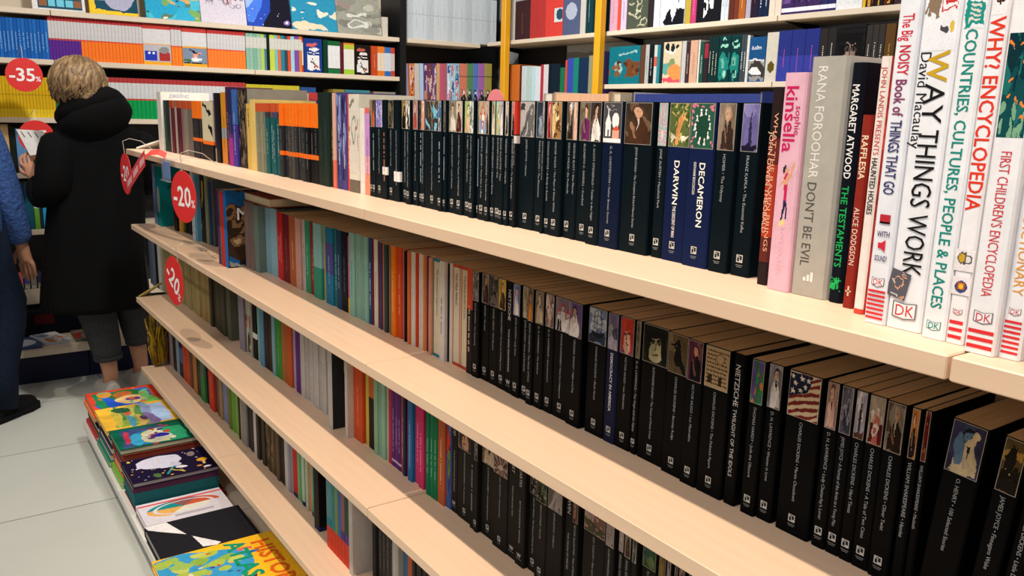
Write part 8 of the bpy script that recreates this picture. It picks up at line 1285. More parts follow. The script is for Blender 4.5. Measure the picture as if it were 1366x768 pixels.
# ------------------------------------------------------------------ stacks of picture books on the base deck
BZ = .0909
def stack(x, ytop, specs, group):
    """specs from the bottom: (label, w, hgt, th, cover, dx, dy, extra)"""
    z = BZ
    for lab, w, hgt, th, cov, dx, dy, ex in specs:
        flat_book(lab, x+dx, ytop+dy, z, w, hgt, th, cov, group=group, **ex); z += th+.0005
def T3(s, bold, size, col, ox, oy, z, ang):
    c_, s_ = math.cos(ang), math.sin(ang); return (s, bold, size, col, lambda a, b: (ox+a*c_-b*s_, oy+a*s_+b*c_, z))
stack(.435, 3.570, [('red covered book at the bottom of the farthest stack', .235, .24, .016, '#b83038', 0, .01, {}), ('tan book low in the farthest stack', .23, .235, .016, '#8a7a5a', .008, 0, {}), ('charcoal book inside the farthest stack', .23, .235, .022, '#2e2c34', .006, -.006, {}), ('slate grey book inside the farthest stack', .23, .235, .022, '#4a4654', .012, -.012, {}), ('orange book under the red carnival picture book', .232, .24, .020, '#d8763a', -.004, .0, {}),
  ('red framed picture book with a carnival scene on the farthest stack', .25, .26, .022, '#dc3a28', .002, .002, dict(pic=('carnival', ['#e04a30']), seed=3))], 'picture books of the farthest stack')
stack(.432, 3.305, [('leaf green book at the bottom of the second stack', .24, .24, .02, '#2f8a6a', 0, 0, {}), ('teal book low in the second stack', .235, .24, .025, '#1f6a70', .006, -.004, {}), ('plum book inside the second stack', .235, .24, .025, '#4a3450', .010, -.008, {}), ('dark blue book inside the second stack', .235, .24, .026, '#233a5e', .014, -.008, {}), ('navy book under the yellow countryside book', .235, .24, .022, '#1e3050', .012, 0, {}),
  ('yellow picture book with a painted countryside', .246, .26, .016, '#e8b838', .0, .004, dict(pic=('countryside', ['#eab83e']), seed=5))], 'picture books of the second stack')
stack(.438, 3.048, [('lime green book at the bottom of the third stack', .19, .23, .026, '#6ab03a', -.002, .0, {}), ('orange red book inside the third stack', .19, .23, .030, '#c8502c', .008, -.002, {}), ('royal blue book inside the third stack', .19, .23, .030, '#2a3c84', .012, -.004, {}), ('brick red book right under the dark green picture book', .198, .25, .034, '#8a3426', .006, -.003, dict(pages='#8a3a2a')),
  ('dark green picture book with a crowd of children', .20, .26, .018, '#0f5a44', .0, .004, dict(pic=('children', ['#0f5c46']), seed=8))], 'picture books of the third stack')
stack(.434, 2.835, [('dark red book at the bottom of the whale stack', .215, .27, .022, '#7a1c20', .006, .0, dict(spine_far=False)), ('thick teal book under the whale book', .19, .26, .050, '#1d5a60', .002, -.004, dict(spine_far=False, pages='#1f6268')), ('plum spined book between the teal book and the whale book', .19, .262, .018, '#4a2a40', .0, -.004, dict(spine_far=False)),
  ('midnight purple picture book with a white whale in space', .192, .262, .016, '#241a34', .0, -.004, dict(pic=('whale', ['#1c1430']), seed=11, pages='#9a969a'))], 'picture books of the whale stack')
stack(.436, 2.630, [('grey book under the white book with a pie chart', .17, .26, .018, '#8a8488', .0, .0, {}), ('white book with a colourful pie chart', .176, .255, .018, '#d6d2d8', .0, .0, dict(pic=('pie', ['#d4cfd6']), seed=12, pages='#d0ccc8'))], 'books of the pie chart stack')
stack(.425, 2.452, [('dark green book under the black wedge book', .20, .27, .018, '#2e3e36', .004, -.006, {}), ('thick black book with two white wedges', .212, .275, .028, '#1e1e22', .0, .0, dict(pic=('wedge', ['#212126']), seed=13, pages='#a8a49c'))], 'books of the black wedge stack')
stack(.400, 2.238, [('red book under the yellow atlas', .28, .29, .014, '#a83030', .02, .0, {}), ('white book under the yellow atlas', .28, .285, .013, '#c8c4bc', .02, -.004, {}), ('large yellow atlas with a globe and orange and green lettering', .285, .33, .020, '#f0b824', .0, .0, dict(pic=('globe', ['#f2bb28']), seed=14, pages='#d8d2c4',
   texts=[T3('HISTORY', 2, .072, '#d8641e', .035, .258, .0206, 0), T3('ATLAS', 2, .072, '#16906a', .012, .190, .0207, 0)]))], 'books of the atlas stack')
# ------------------------------------------------------------------ discount discs and tags
def disc(label, loc, rad, text, rotz, tilt=0, wire=(), col='#dc2f2c', group='round discount discs'):
    r = thing('discount_disc', label, 'discount tag', loc, 0, group)
    b = MB(); n = 48
    b.grid([[(rad*math.cos(2*math.pi*i/n), y, rad*math.sin(2*math.pi*i/n)) for i in range(n)] for y in (-.0006, .0006)], lin(col))
    for dz in (0, .0016):
        put_text(b, '-'+text, True, rad*1.08, lin('#f4f0ee'), lambda x, z: (x-rad*.12+dz-.0008, -.0009-dz*.2, z-rad*.36), rad*1.46, True)
    put_text(b, '%', True, rad*.42, lin('#f4f0ee'), lambda x, z: (x+rad*.60, -.0009, z-rad*.36), rad*.30)
    o = b.build('card', M_RED, r); o.rotation_euler = (0, tilt, rotz)
    if wire: b = MB(); b.tube([(p[0]-loc[0], p[1]-loc[1], p[2]-loc[2]) for p in wire], .0011, 6); b.build('wire', M_WIRE, r)
    return r
def hook(x, y, zs, top): return [(x, y, top), (x-.004, y, zs+.035), (x+.02, y-.002, zs+.045), (x+.06, y-.004, zs+.035), (x+.10, y-.008, zs+.002)]
disc('red -20 disc hanging between the top and second shelves', (.628, 2.615, 1.085), .078, '20', -math.pi/2+.22, 0, hook(.628, 2.615, Z[0], 1.163))
disc('narrow red -20 disc at the far end of the top shelf', (.628, 3.475, 1.090), .078, '20', -math.pi/2+.06, 0, hook(.628, 3.475, Z[0], 1.168))
disc('tilted red -20 disc hanging from the second shelf edge', (.626, 2.79, .797), .080, '20', -math.pi/2+.12, .62, hook(.63, 2.745, Z[1], .865))
disc('upper red -35 disc on the far bookcase', (.424, 4.62, 1.470), .077, '35', 0, 0, [(.424, 4.62, 1.545), (.424, 4.64, 1.60), (.424, 4.87, 1.565)], group='round discount discs')
disc('lower red -35 disc partly hidden by the held book', (.452, 4.62, 1.185), .077, '35', 0, 0, [(.452, 4.62, 1.26), (.452, 4.64, 1.31), (.452, 4.87, 1.278)], group='round discount discs')
# red curled strip and blue price tag on the front edge of the top shelf
r = thing('hanging_strip_tag', 'curled red strip tag hanging over the front edge of the top shelf', 'tag', (.64, 3.0, Z[0]))
b = MB(); path = [(.02, -.05, .010), (.004, -.02, .020), (-.014, .02, .016), (-.022, .07, -.004), (-.026, .16, -.040), (-.026, .28, -.085), (-.022, .42, -.130)]
for i in range(len(path)-1):
    p, q = Vector(path[i]), Vector(path[i+1]); wv = Vector((.0, .0, .027)) if i > 2 else Vector((.006, .012, .008))
    b.face([tuple(p-wv), tuple(q-wv), tuple(q+wv), tuple(p+wv)], lin('#e0443e'))
    if i > 2: m0 = p.lerp(q, .1); m1 = p.lerp(q, .8); b.face([tuple(m0-wv*.45+Vector((-.001, 0, 0))), tuple(m1-wv*.45+Vector((-.001, 0, 0))), tuple(m1+wv*.4+Vector((-.001, 0, 0))), tuple(m0+wv*.4+Vector((-.001, 0, 0)))], lin('#eeb4b8'))
o = b.build('strip', M_RED, r); md = o.modifiers.new('thick', 'SOLIDIFY'); md.thickness = .0008
b = MB(); b.tube([(.10, -.08, .002), (.05, -.045, .006), (.03, -.03, .014)], .0012, 6); b.build('wire', M_WIRE, r)
r = thing('price_holder', 'blue price card in a clear holder on the front edge of the top shelf', 'price tag', (.642, 2.875, Z[0]))
b = MB(); b.box((-.0006, -.048, -.058), (.0006, .048, -.006), lin('#2a66b4')); R_ = random.Random(3)
b.build('card', M_RED, r)
b = MB(); b.box((-.003, -.056, -.066), (-.0016, .056, .0)); b.box((-.010, -.056, -.068), (.002, .056, -.0655)); b.box((-.003, -.056, .0005), (.06, .056, .002)); b.build('holder', M_CLEAR, r)
r = thing('ring_hanger', 'grey wire ring hanging under the top shelf beside the red disc', 'hanger', (.65, 2.72, Z[0]-.03))
b = MB(); b.tube([(0, .03*math.cos(i*.33), -.015+.022*math.sin(i*.33)) for i in range(20)], .0035, 6); b.build('ring', M_GREYMETAL, r)
# leaning boards and bundle at the far end of the rack
def slab(name, label, pts, th, m, col=(1, 1, 1), cat='board'):
    b = MB(); P = [Vector(p) for p in pts]; nrm = (P[1]-P[0]).cross(P[2]-P[0]).normalized()*th
    b.grid([[tuple(p) for p in P], [tuple(p+nrm) for p in P]], col); return tag(b.build(name, m), label, cat)
slab('booklet', 'white booklet propped at the far end of the top shelf', [(.69, 3.57, Z[0]+.002), (.80, 3.505, Z[0]+.046), (.93, 3.525, Z[0]+.048), (.82, 3.595, Z[0]+.004)], .006, M_PRINT, lin('#cfc9bd'), 'booklet')
slab('booklet', 'olive yellow booklet propped at the far end of the third shelf', [(.665, 3.585, Z[2]+.002), (.745, 3.572, Z[2]+.05), (.757, 3.578, Z[2]+.05), (.69, 3.597, Z[2]+.003)], .006, M_PRINT, lin('#9a8c4a'), 'booklet')
b = MB(); R_ = random.Random(9)
for k in range(150):
    x = R_.uniform(.70, .75); y = R_.uniform(3.555, 3.595); z0 = Z[3]+.012; z1 = Z[3]+R_.uniform(.14, .235); cc = lin(R_.choice(['#a07f1e', '#8a6c1c', '#6a5a28', '#b08c28', '#4e4628', '#7a7466']))
    b.tube([(x, y, z0), (x+R_.uniform(-.015, .015), y+R_.uniform(-.01, .01), (z0+z1)/2), (x+R_.uniform(-.02, .02), y, z1)], [.003, .0048, .003], 5, cc)
o = b.build('tassel_bundle', M_FLEECE, smooth=True); tag(o, 'yellow shaggy tassel bundle at the far end of the lowest shelf', 'tassels')
# ------------------------------------------------------------------ far wall: covers facing out, lower shelves, ledge
covers = [(.515, .752, .27, 'photogrid', ['#d8d4d4', '#c8783a', '#8a5a3a', '#3a5a6a', '#6ac0d8', '#c8b048', '#a83a2a'], 'white book with a grid of small photos on the far display shelf'), (.772, 1.004, .27, 'moon', ['#e6c02a', '#a8a8c0', '#d8d8e4'], 'yellow framed book with a grey moon on the far display shelf'), (1.044, 1.325, .28, 'worldmap', ['#34a8cc'], 'turquoise atlas with an animal map on the far display shelf'), (1.328, 1.578, .28, 'sketchc', ['#cfc8d4'], 'white book with reddish ink sketches on the far display shelf'), (1.582, 1.838, .28, 'space', ['#1a1a26'], 'dark book with a blue planet on the far display shelf'), (1.846, 2.126, .28, 'bluemap', ['#2f8cae'], 'blue map book with cream islands on the far display shelf'), (2.130, 2.418, .28, 'greycov', ['#98988c'], 'grey sketched landscape book on the far display shelf')]
for i, (x0, x1, h, k, pal, lab) in enumerate(covers):
    e = dict(c=pal[0]); w = x1-x0; mb = MB(); mb.box((-w/2, 0, 0), (w/2, .016, h), lin(pal[0]) if k != 'space' else lin('#1a1a26'))
    put_art(mb, art(k, pal, 70, 70, i+3), lambda u, v: (-w/2+w*u, -.0003, h*v))
    o = mb.build('display_book', M_PRINT, loc=((x0+x1)/2, YL+.045, FZ[0]+.0045)); o.rotation_euler = (-.22, 0, 0); tag(o, lab, 'book')
book('display_book', 'thick white book leaning at the end of the far display shelf', 'book', None, (2.446, YL+.05, FZ[0]+.0005), 0, .036, .15, .12, dict(c='#c9c2b4'), 3, False)
def low(x0, x1, z, h, col, lab, **k):
    book('book', lab, 'book', None, ((x0+x1)/2, YL+.022, z+.0005), 0, x1-x0-.0008, .15, h, dict(c=col, **k), 9, False)
D_, E_ = EYE-.366, EYE-.655
for x0, x1, c, lab, h in [(.18, .315, '#8a7a60', 'brown book at the left edge of the picture behind the sweater', .24), (.317, .358, '#c0a070', 'tan book left of the person in black', .24), (.359, .386, '#1c221c', 'black and green book left of the person in black', .225), (.387, .436, '#5a8ab8', 'sky blue book left of the person in black', .22), (.437, .50, '#3a5a7a', 'steel blue book behind the black sleeve', .22), (.51, .58, '#6a3a2a', 'brown book behind the black coat', .155)]: low(x0, x1, D_, h, c, lab)
for x0, x1, c, lab, h, bd in [(.20, .30, '#274a6a', 'blue book behind the knitted sleeve', .24, []), (.301, .40, '#2a3a5a', 'navy book behind the knitted sleeve', .24, []), (.401, .437, '#184a5a', 'dark teal book right of the knitted sleeve', .24, []), (.438, .462, '#5a8a34', 'green and white book right of the knitted sleeve', .24, [(.45, 1, '#c0c4c0')]), (.463, .476, '#1c2a38', 'thin navy book right of the knitted sleeve', .22, []), (.477, .50, '#2a90c0', 'bright cyan book nearer the knitted sleeve', .22, []), (.501, .545, '#2a8cbc', 'bright cyan book nearer the black coat', .22, []), (.546, .60, '#2f8a4a', 'green book half behind the black coat', .20, [])]: low(x0, x1, E_, h, c, lab, bd=bd)
cs = ['#3a9ac0', '#5ab05a', '#d06a6a', '#4a4a9a', '#8a8a84', '#3a3a5a', '#c8b04a']
for i in range(7):
    x = .285+i*.030; b = MB(); b.box((-.012, 0, 0), (.012, .10, .105), lin('#8c8878')); b.box((-.0125, -.001, .085), (.0125, .101, .128), lin(cs[i])); b.face([(-.011, -.0012, .06), (-.004, -.0012, .075), (.003, -.0012, .06), (.011, -.0012, .078), (.011, -.0012, .070), (.003, -.0012, .052), (-.004, -.0012, .067), (-.011, -.0012, .052)], lin('#d8d8d8'))
    o = b.build('card_pack', M_PRINT, loc=(x, YL+.0, .3455)); tag(o, '%s card pack in the low tray under the hand' % ['blue topped', 'green topped', 'coral topped', 'violet topped', 'grey topped', 'slate topped', 'mustard topped'][i], 'card pack')
b = MB(); b.box((.29, 4.74, .1785), (.60, 5.12, .305), lin('#10141e'), bev=.012); o = b.build('storage_box', M_PRINT); tag(o, 'dark box under the low tray left of the reader', 'box')
b = MB(); b.box((.38, 4.735, .24), (.47, 4.7395, .29), lin('#4a1216'));b.build('red_patch', M_PRINT, o)
def ledge(lab, x0, y0, x1, y1, th, col, fn=None, rot=0, z=.1785):
    mb = MB(); mb.box((0, 0, 0), (x1-x0, y1-y0, th), lin(col)); 
    if fn: fn(mb, x1-x0, y1-y0, th)
    o = mb.build('picture_book', M_PRINT, loc=(x0, y0, z), rotz=rot); return tag(o, lab, 'book')
def plate(mb, w, d, t): mb.face([(w*.48+w*.42*math.cos(i*.262), d*.45+d*.36*math.sin(i*.262), t+.0004) for i in range(24)], lin('#c8c8da'))
def toysp(mb, w, d, t): put_art(mb, art('abs', ['#c8ccd4', '#c87a4a', '#6a8ab0', '#d8d8dc'], 24, 20, 2), lambda u, v: (w*u, d*v, t+.0004))
def greyp(mb, w, d, t): put_art(mb, art('abs', ['#6a6a68', '#8a8a84', '#a84a3a', '#7a7a70'], 24, 20, 5), lambda u, v: (w*u, d*v, t+.0004))
ledge('blue book with a white oval lying on the low ledge', .20, 4.50, .385, 4.70, .012, '#4a5a80', plate)
ledge('pale picture book lying on the low ledge', .40, 4.52, .52, 4.72, .016, '#c4c8d2', toysp, .25)
ledge('grey picture book lying on the low ledge behind the coat', .535, 4.53, .72, 4.73, .014, '#6a6a66', greyp)
# ------------------------------------------------------------------ people
def skin_body(name, pts, edges, m, parent):
    names = list(pts); idx = {n: i for i, n in enumerate(names)}
    me = bpy.data.meshes.new(name); me.from_pydata([pts[n][0] for n in names], [(idx[a], idx[b]) for a, b in edges], []); me.materials.append(m)
    o = bpy.data.objects.new(name, me); S.collection.objects.link(o); o.parent = parent
    o.modifiers.new('skin', 'SKIN').use_smooth_shade = True
    sv = me.skin_vertices[0].data
    for n in names:
        r = pts[n][1]; sv[idx[n]].radius = r if isinstance(r, tuple) else (r, r)
    sv[idx['pelvis']].use_root = True
    sd = o.modifiers.new('smooth', 'SUBSURF'); sd.levels = 2; sd.render_levels = 2; return o
def chain(P, E, start, items):
    prev = start
    for n, co, r in items: P[n] = (co, r); E.append((prev, n)); prev = n
def hand(P, E, pre, wrist, palm_dir, across, curl, size=1.0):
    """five separate fingers of different lengths fan out of the palm; curl bends them"""
    W_ = Vector(P[wrist][0]); d = Vector(palm_dir).normalized(); a = Vector(across).normalized(); c = Vector(curl).normalized()
    pc = W_+d*.045*size; P[pre+'palm'] = (tuple(pc), (.030*size, .018*size)); E.append((wrist, pre+'palm'))
    for i, (off, ln) in enumerate(((-.030, .066), (-.011, .078), (.009, .072), (.027, .056))):
        k = pc+a*off*size+d*.035*size; q = k+d*ln*.45*size+c*ln*.12*size; t = q+d*ln*.30*size+c*ln*.42*size
        f = pre+'finger%d' % i; chain(P, E, pre+'palm', [(f+'a', tuple(k), .0095*size), (f+'b', tuple(q), .0085*size), (f+'c', tuple(t), .007*size)])
    b0 = W_+d*.022*size-a*.026*size; b1 = b0-a*.026*size+d*.026*size+c*.008; b2 = b1-a*.008*size+d*.028*size+c*.014
    chain(P, E, pre+'palm', [(pre+'thumba', tuple(b0), .012*size), (pre+'thumbb', tuple(b1), .010*size), (pre+'thumbc', tuple(b2), .008*size)])
def loft(mb, rings, n=28, col=(1, 1, 1), fold=.0, seed=0, rough=.0):
    rows = []
    for cx, cy, z, rx, ry in rings:
        r = []
        for k in range(n):
            a = 2*math.pi*k/n; f = 1+fold*noise.noise(Vector((math.cos(a)*2.2, math.sin(a)*2.2, z*3+seed)))+rough*noise.noise(Vector((math.cos(a)*6, math.sin(a)*6, z*14+seed)))
            r.append((cx+rx*math.cos(a)*f, cy+ry*math.sin(a)*f, z))
        rows.append(r)
    mb.grid(rows, col)
def sub(o, lv=1):
    m_ = o.modifiers.new('smooth', 'SUBSURF'); m_.levels = lv; m_.render_levels = lv; return o
def shoe(name, m, sole, heel, toe, parent, w=.046, hh=.085):
    H0 = Vector((heel[0], heel[1], 0)); T0 = Vector((toe[0], toe[1], 0)); d = (T0-H0); L_ = d.length; d.normalize(); s = Vector((-d.y, d.x, 0))
    b = MB(); prof = [(-.02, .55, .8), (0, .8, .95), (.12, .92, 1), (.3, .9, .95), (.5, .95, .72), (.72, 1.08, .55), (.9, .9, .42), (.985, .5, .3)]
    rows = []
    for t, wf, hf in prof:
        c = H0+d*(L_*t); rows.append([tuple(c+s*(w*wf*math.cos(a))+Vector((0, 0, .022+max(0, math.sin(a))*hh*hf-(0.004 if math.sin(a) < 0 else 0)))) for a in [2*math.pi*k/16 for k in range(16)]])
    b.grid(rows); o = sub(b.build(name, m, parent, smooth=True))
    b = MB(); out = [(-.03, .6), (.02, .9), (.2, 1.0), (.5, 1.02), (.72, 1.16), (.92, .98), (1.0, .55)]
    ring = [tuple(H0+d*(L_*t)+s*(w*f)) for t, f in out]+[tuple(H0+d*(L_*t)-s*(w*f)) for t, f in reversed(out)]
    b.grid([[(p[0], p[1], z) for p in ring] for z in (.001, .004, .022, .026)]); b.build('sole', sole, o, smooth=False)
# --- the reader in black, seen from behind
r = thing('person', 'person in a long black hooded coat reading a book by the far shelves', 'person', (0, 0, 0))
P = {'pelvis': ((.61, 4.10, .86), (.13, .10)), 'waist': ((.615, 4.09, 1.0), (.12, .09)), 'chest': ((.62, 4.08, 1.15), (.12, .085)), 'collar': ((.61, 4.06, 1.25), (.09, .07)), 'neck': ((.59, 4.04, 1.31), .048), 'jaw': ((.565, 4.045, 1.375), (.066, .07)), 'skull': ((.56, 4.035, 1.435), (.082, .09)), 'crown': ((.56, 4.03, 1.49), (.06, .065)),
     'face': ((.545, 4.115, 1.40), (.045, .05)), 'nose': ((.535, 4.168, 1.402), .012), 'chin': ((.545, 4.12, 1.345), .028)}
Ed = [('pelvis', 'waist'), ('waist', 'chest'), ('chest', 'collar'), ('collar', 'neck'), ('neck', 'jaw'), ('jaw', 'skull'), ('skull', 'crown'), ('jaw', 'face'), ('face', 'nose'), ('face', 'chin')]
chain(P, Ed, 'chest', [('shoulderL', (.485, 4.07, 1.19), .045), ('elbowL', (.435, 4.02, .96), .045), ('wristL', (.385, 4.14, 1.030), .024)])
chain(P, Ed, 'chest', [('shoulderR', (.76, 4.07, 1.19), .045), ('elbowR', (.83, 4.11, 1.0), .045), ('wristR', (.56, 4.27, 1.07), .026)])
hand(P, Ed, 'L', 'wristL', (-.30, .35, .88), (.9, -.1, .25), (.65, .35, .1), .85); hand(P, Ed, 'R', 'wristR', (-.6, -.1, .7), (.2, .9, .2), (-.6, -.4, .2))
for sfx, hx, kx, ax, ky, ay in (('L', .535, .58, .618, 4.10, 4.105), ('R', .69, .735, .768, 4.14, 4.20)):
    chain(P, Ed, 'pelvis', [('hip'+sfx, (hx, 4.10, .76), .085), ('knee'+sfx, (kx, ky, .46), .058), ('calf'+sfx, (kx*.6+ax*.4, ay, .32), .052), ('ankle'+sfx, (ax, ay, .10), .034), ('foot'+sfx, (ax-.005, ay+.06, .05), (.035, .03)), ('toe'+sfx, (ax-.01, ay+.15, .035), (.03, .018))])
skin_body('body', P, Ed, M_SKIN, r)
b = MB(); loft(b, [(.582, 4.10, .435, .222, .17), (.583, 4.10, .45, .226, .172), (.588, 4.10, .60, .214, .166), (.60, 4.10, .78, .20, .158), (.612, 4.095, .92, .193, .152), (.62, 4.09, 1.04, .19, .15), (.628, 4.08, 1.14, .197, .148), (.63, 4.075, 1.20, .195, .14), (.625, 4.07, 1.245, .165, .12), (.61, 4.055, 1.285, .11, .09), (.60, 4.05, 1.31, .08, .07)], 48, fold=.12, rough=.09)
for pth, rd in (([(.505, 4.07, 1.205), (.472, 4.045, 1.14), (.450, 4.025, 1.05), (.438, 4.015, .955), (.420, 4.05, .955), (.400, 4.10, .990), (.386, 4.135, 1.026)], [.090, .092, .086, .080, .074, .062, .046]), ([(.760, 4.07, 1.215), (.815, 4.075, 1.14), (.838, 4.09, 1.05), (.838, 4.115, .985), (.75, 4.19, .99), (.66, 4.24, 1.03), (.58, 4.265, 1.06)], [.085, .086, .078, .072, .066, .058, .046])):
    n0 = len(b.v); b.tube(pth, rd, 18)
    for i in range(n0, len(b.v)): v = Vector(b.v[i]); b.v[i] = tuple(v+Vector((1, 1, .3))*.022*noise.noise(Vector((v.x*14, v.y*14, v.z*34))))
o = b.build('coat', M_COAT, r, smooth=True); sub(o)
b = MB(); rows = []
for j in range(15):
    t = math.pi*j/14; rows.append([(.622+.142*math.sin(t)*math.cos(a)*(1+.10*noise.noise(Vector((math.cos(a)*2, math.sin(a)*2, j*.35)))), 4.0+.115*math.sin(t)*math.sin(a)*(1+.12*noise.noise(Vector((math.cos(a)*3+5, math.sin(a)*3, j*.5))))-.02*math.cos(t), 1.29+.112*math.cos(t)+.030*math.sin(t)*math.cos(a)) for a in [2*math.pi*k/28 for k in range(28)]])
b.grid(rows); b.tube([(.485, 4.07, 1.275), (.497, 4.0, 1.305), (.535, 3.945, 1.340), (.59, 3.925, 1.365), (.645, 3.93, 1.388), (.695, 3.965, 1.382), (.735, 4.02, 1.335), (.745, 4.09, 1.27)], [.025, .034, .036, .034, .036, .036, .034, .025], 12, flat=1.3)
sub(b.build('hood', M_COAT, r, smooth=True))
b = MB(); R_ = random.Random(21); hc = Vector((.565, 4.03, 1.428)); rows = []
for j in range(1, 11):
    t = math.pi*.86*j/11; rows.append([tuple(hc+Vector((.096*math.sin(t)*math.cos(a), .108*math.sin(t)*math.sin(a)-.01, .100*math.cos(t)))) for a in [2*math.pi*k/24 for k in range(24)]])
b.grid(rows, lin('#5a4630')); hcol = ['#765d41', '#836749', '#6a5239', '#8f7350', '#7b6144', '#9a7d57', '#70583d']
for k in range(270):
    a0 = R_.uniform(-math.pi*1.15, math.pi*.15); cc = lin(R_.choice(hcol)); tw = R_.uniform(-1.1, .3); end = R_.uniform(.60, .84)*math.pi; pts = []
    for i in range(8):
        t = .10+(end-.10)*i/7; a = a0+tw*(i/7)**1.5+.10*math.sin(i*1.1+k*2.3); g = 1.0+R_.uniform(.01, .07)+.07*math.sin(i*.9+k)
        q = hc+Vector((.100*math.sin(t)*math.cos(a)*g, .112*math.sin(t)*math.sin(a)*g-.01, .104*math.cos(t)*g))
        if i == 7: q += Vector((math.cos(a), math.sin(a), .35))*.014
        pts.append(tuple(q))
    b.tube(pts, [.003, .006, .009, .010, .009, .008, .006, .002], 6, cc, flat=.6)
for k in range(7): x0 = .565+.010*k; b.tube([(x0-.02, 3.925, 1.43), (x0-.01, 3.91, 1.39), (x0+.0, 3.905, 1.372), (x0+.014, 3.905, 1.366), (x0+.024, 3.91, 1.374)], [.006, .008, .008, .006, .003], 6, lin(hcol[k % 7]))
b.build('hair', M_HAIR, r, smooth=True)
b = MB()
for s_ in (-.03, .03): b.tube([(.543+s_, 4.158-.006*abs(s_)/.03, 1.416), (.543+s_, 4.166, 1.416)], [.012, .006], 8, lin('#e8e4e0'))
b.tube([(.515, 4.158, 1.372), (.54, 4.166, 1.370), (.565, 4.158, 1.372)], .004, 6, lin('#8a4a42')); b.build('facial_features', M_PRINT, r)
b = MB(); loft(b, [(.61, 4.11, .90, .16, .125), (.61, 4.11, .80, .165, .13), (.612, 4.11, .735, .165, .125)], 24)
b.tube([(.535, 4.11, .78), (.55, 4.11, .66), (.572, 4.105, .50), (.578, 4.10, .44), (.592, 4.105, .34), (.604, 4.108, .25), (.610, 4.108, .200)], [.10, .095, .084, .083, .074, .066, .060], 16)
b.tube([(.69, 4.12, .78), (.71, 4.13, .66), (.733, 4.145, .50), (.74, 4.15, .44), (.752, 4.175, .34), (.760, 4.195, .27), (.765, 4.20, .235)], [.10, .095, .084, .083, .074, .066, .060], 16)
for i in range(len(b.v)): v = Vector(b.v[i]); b.v[i] = tuple(v+Vector((1, 1, 0))*.008*noise.noise(v*22))
b.tube([(.611, 4.108, .213), (.6125, 4.108, .192)], [.064, .062], 16); b.tube([(.765, 4.20, .250), (.766, 4.20, .228)], [.064, .062], 16)
b.build('trousers', M_TROUSER, r, smooth=True)
shoe('shoe', M_SHOEW, M_SHOEW, (.620, 4.055), (.598, 4.30), r, .042, .075); shoe('shoe', M_SHOEW, M_SHOEW, (.770, 4.15), (.752, 4.39), r, .042, .075)
# the book being read
b = MB(); q = [Vector(v) for v in ((.337, 4.215, 1.232), (.437, 4.205, 1.226), (.500, 4.115, 1.062), (.402, 4.120, 1.050))]; nrm = (q[1]-q[0]).cross(q[3]-q[0]).normalized()
if nrm.y > 0: nrm = -nrm
A0, A1 = [tuple(p) for p in q], [tuple(p-nrm*.016) for p in q]
b.grid([A0, A1], lin('#c9c6c2')); e_ = nrm*.0006
def bil(u, v, off=1): return tuple(q[3].lerp(q[2], u).lerp(q[0].lerp(q[1], u), v)+e_*off)
b.face([bil(0, .0), bil(1, .0), bil(1, .46), bil(0, .40)], lin('#6a4630')); b.face([bil(.5, .0, 1.3), bil(1, .0, 1.3), bil(1, .3, 1.3)], lin('#a85a2a')); b.face([bil(0, .02, 1.3), bil(.3, .02, 1.3), bil(.2, .3, 1.3), bil(0, .3, 1.3)], lin('#3a2a22'))
for i in range(3): b.face([bil(.15+.25*i, .82, 1.3), bil(.20+.25*i, .82, 1.3), bil(.17+.25*i, .95, 1.3), bil(.12+.25*i, .95, 1.3)], lin('#6a6462'))
tag(b.build('held_book', M_PRINT), 'white and brown book held up in the hand of the reader in black', 'book')
# --- the second shopper, mostly outside the frame
r = thing('person', 'person in a blue knitted sweater and dark jeans at the left edge', 'person', (0, 0, 0))
P = {'pelvis': ((.06, 4.03, .90), (.13, .10)), 'waist': ((.06, 4.03, 1.05), (.12, .10)), 'chest': ((.06, 4.04, 1.25), (.15, .11)), 'collar': ((.06, 4.05, 1.38), (.10, .07)), 'neck': ((.06, 4.06, 1.46), .05), 'jaw': ((.07, 4.075, 1.53), (.066, .07)), 'skull': ((.07, 4.07, 1.60), (.08, .09)), 'crown': ((.07, 4.07, 1.665), (.06, .065)), 'face': ((.10, 4.135, 1.565), (.045, .05)), 'nose': ((.125, 4.18, 1.565), .012), 'chin': ((.105, 4.14, 1.505), .028)}
Ed = [('pelvis', 'waist'), ('waist', 'chest'), ('chest', 'collar'), ('collar', 'neck'), ('neck', 'jaw'), ('jaw', 'skull'), ('skull', 'crown'), ('jaw', 'face'), ('face', 'nose'), ('face', 'chin')]
chain(P, Ed, 'chest', [('shoulderR', (.18, 4.04, 1.29), .062), ('elbowR', (.248, 4.07, .995), .048), ('wristR', (.316, 4.15, .735), .026)])
chain(P, Ed, 'chest', [('shoulderL', (-.08, 4.06, 1.29), .062), ('elbowL', (-.14, 4.12, 1.02), .048), ('wristL', (-.05, 4.30, .95), .026)])
hand(P, Ed, 'R', 'wristR', (.12, .12, -.95), (.75, -.6, .0), (.1, .5, -.5)); hand(P, Ed, 'L', 'wristL', (.3, .9, 0), (.7, -.2, .6), (0, .2, -.8))
for sfx, hx, kx, ax, hy, ky, ay in (('R', .15, .205, .155, 4.05, 4.11, 4.04), ('L', -.04, -.06, -.08, 4.02, 4.05, 3.98)):
    chain(P, Ed, 'pelvis', [('hip'+sfx, (hx, hy, .80), .085), ('knee'+sfx, (kx, ky, .48), .058), ('ankle'+sfx, (ax, ay, .10), .034), ('foot'+sfx, (ax+.05, ay+.045, .05), (.035, .03)), ('toe'+sfx, (ax+.12, ay+.11, .035), (.03, .018))])
skin_body('body', P, Ed, M_SKIN, r)
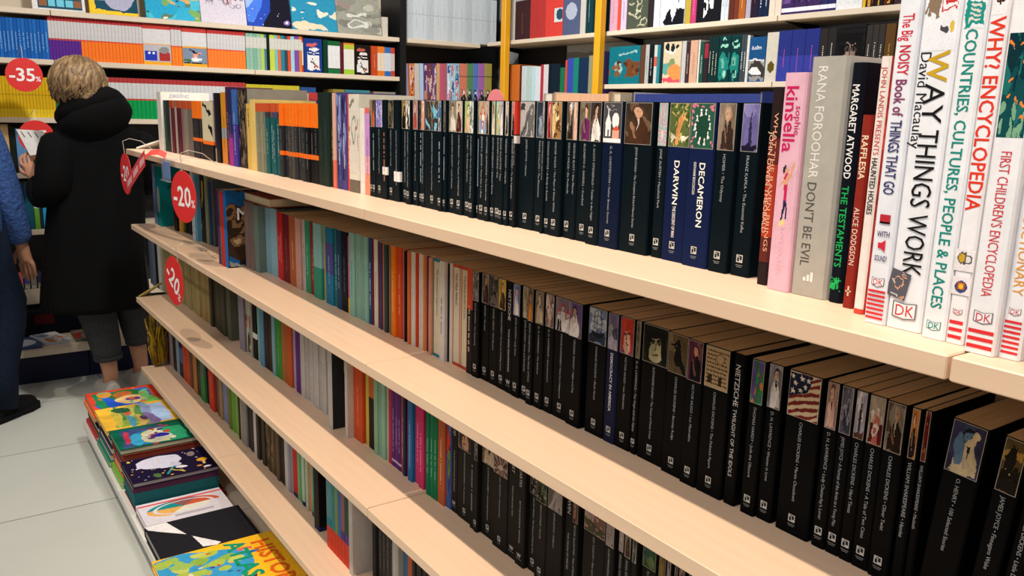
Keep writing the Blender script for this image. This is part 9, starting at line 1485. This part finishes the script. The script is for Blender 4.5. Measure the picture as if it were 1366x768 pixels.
b = MB(); loft(b, [(.06, 4.03, .80, .172, .155), (.06, 4.03, .82, .180, .160), (.06, 4.03, .95, .178, .152), (.06, 4.03, 1.1, .165, .135), (.06, 4.04, 1.25, .185, .135), (.06, 4.045, 1.34, .17, .115), (.06, 4.05, 1.40, .10, .08), (.06, 4.055, 1.43, .07, .07)], 32, fold=.06)
b.tube([(.16, 4.04, 1.30), (.205, 4.05, 1.20), (.232, 4.06, 1.10), (.250, 4.07, .99), (.272, 4.095, .90), (.294, 4.122, .82), (.313, 4.146, .748)], [.078, .078, .076, .072, .068, .060, .048], 18)
b.tube([(-.06, 4.06, 1.30), (-.10, 4.08, 1.18), (-.14, 4.12, 1.03), (-.10, 4.20, .98), (-.06, 4.28, .955)], [.078, .076, .070, .062, .048], 18)
for i in range(len(b.v)): v = Vector(b.v[i]); b.v[i] = tuple(v+Vector((1, 1, 0))*.008*noise.noise(v*24))
sub(b.build('sweater', M_SWEATER, r, smooth=True), 2)
b = MB(); loft(b, [(.06, 4.03, .96, .15, .12), (.06, 4.03, .88, .165, .142), (.06, 4.03, .80, .165, .148), (.06, 4.035, .74, .15, .13)], 24)
b.tube([(.15, 4.05, .84), (.18, 4.08, .66), (.222, 4.11, .50), (.215, 4.10, .40), (.185, 4.07, .22), (.165, 4.05, .055)], [.10, .095, .088, .08, .068, .068], 16)
b.tube([(-.04, 4.02, .84), (-.05, 4.03, .66), (-.06, 4.05, .50), (-.08, 3.985, .055)], [.10, .095, .085, .068], 16)
for i in range(len(b.v)): v = Vector(b.v[i]); b.v[i] = tuple(v+Vector((1, 1, 0))*.008*noise.noise(v*20))
b.build('trousers', M_JEANS, r, smooth=True)
shoe('shoe', M_SHOE, M_SHOE, (.105, 4.0), (.305, 4.185), r, .052, .095); shoe('shoe', M_SHOE, M_SHOE, (-.12, 3.94), (.04, 4.14), r, .052, .095)
b = MB(); hc = Vector((.065, 4.055, 1.615)); b.grid([[tuple(hc+Vector((.09*math.sin(t)*math.cos(a), .10*math.sin(t)*math.sin(a), .095*math.cos(t)))) for a in [2*math.pi*k/20 for k in range(20)]] for t in [math.pi*.62*j/9+.02 for j in range(10)]], lin('#3a2a20')); b.build('hair', M_HAIR, r, smooth=True)
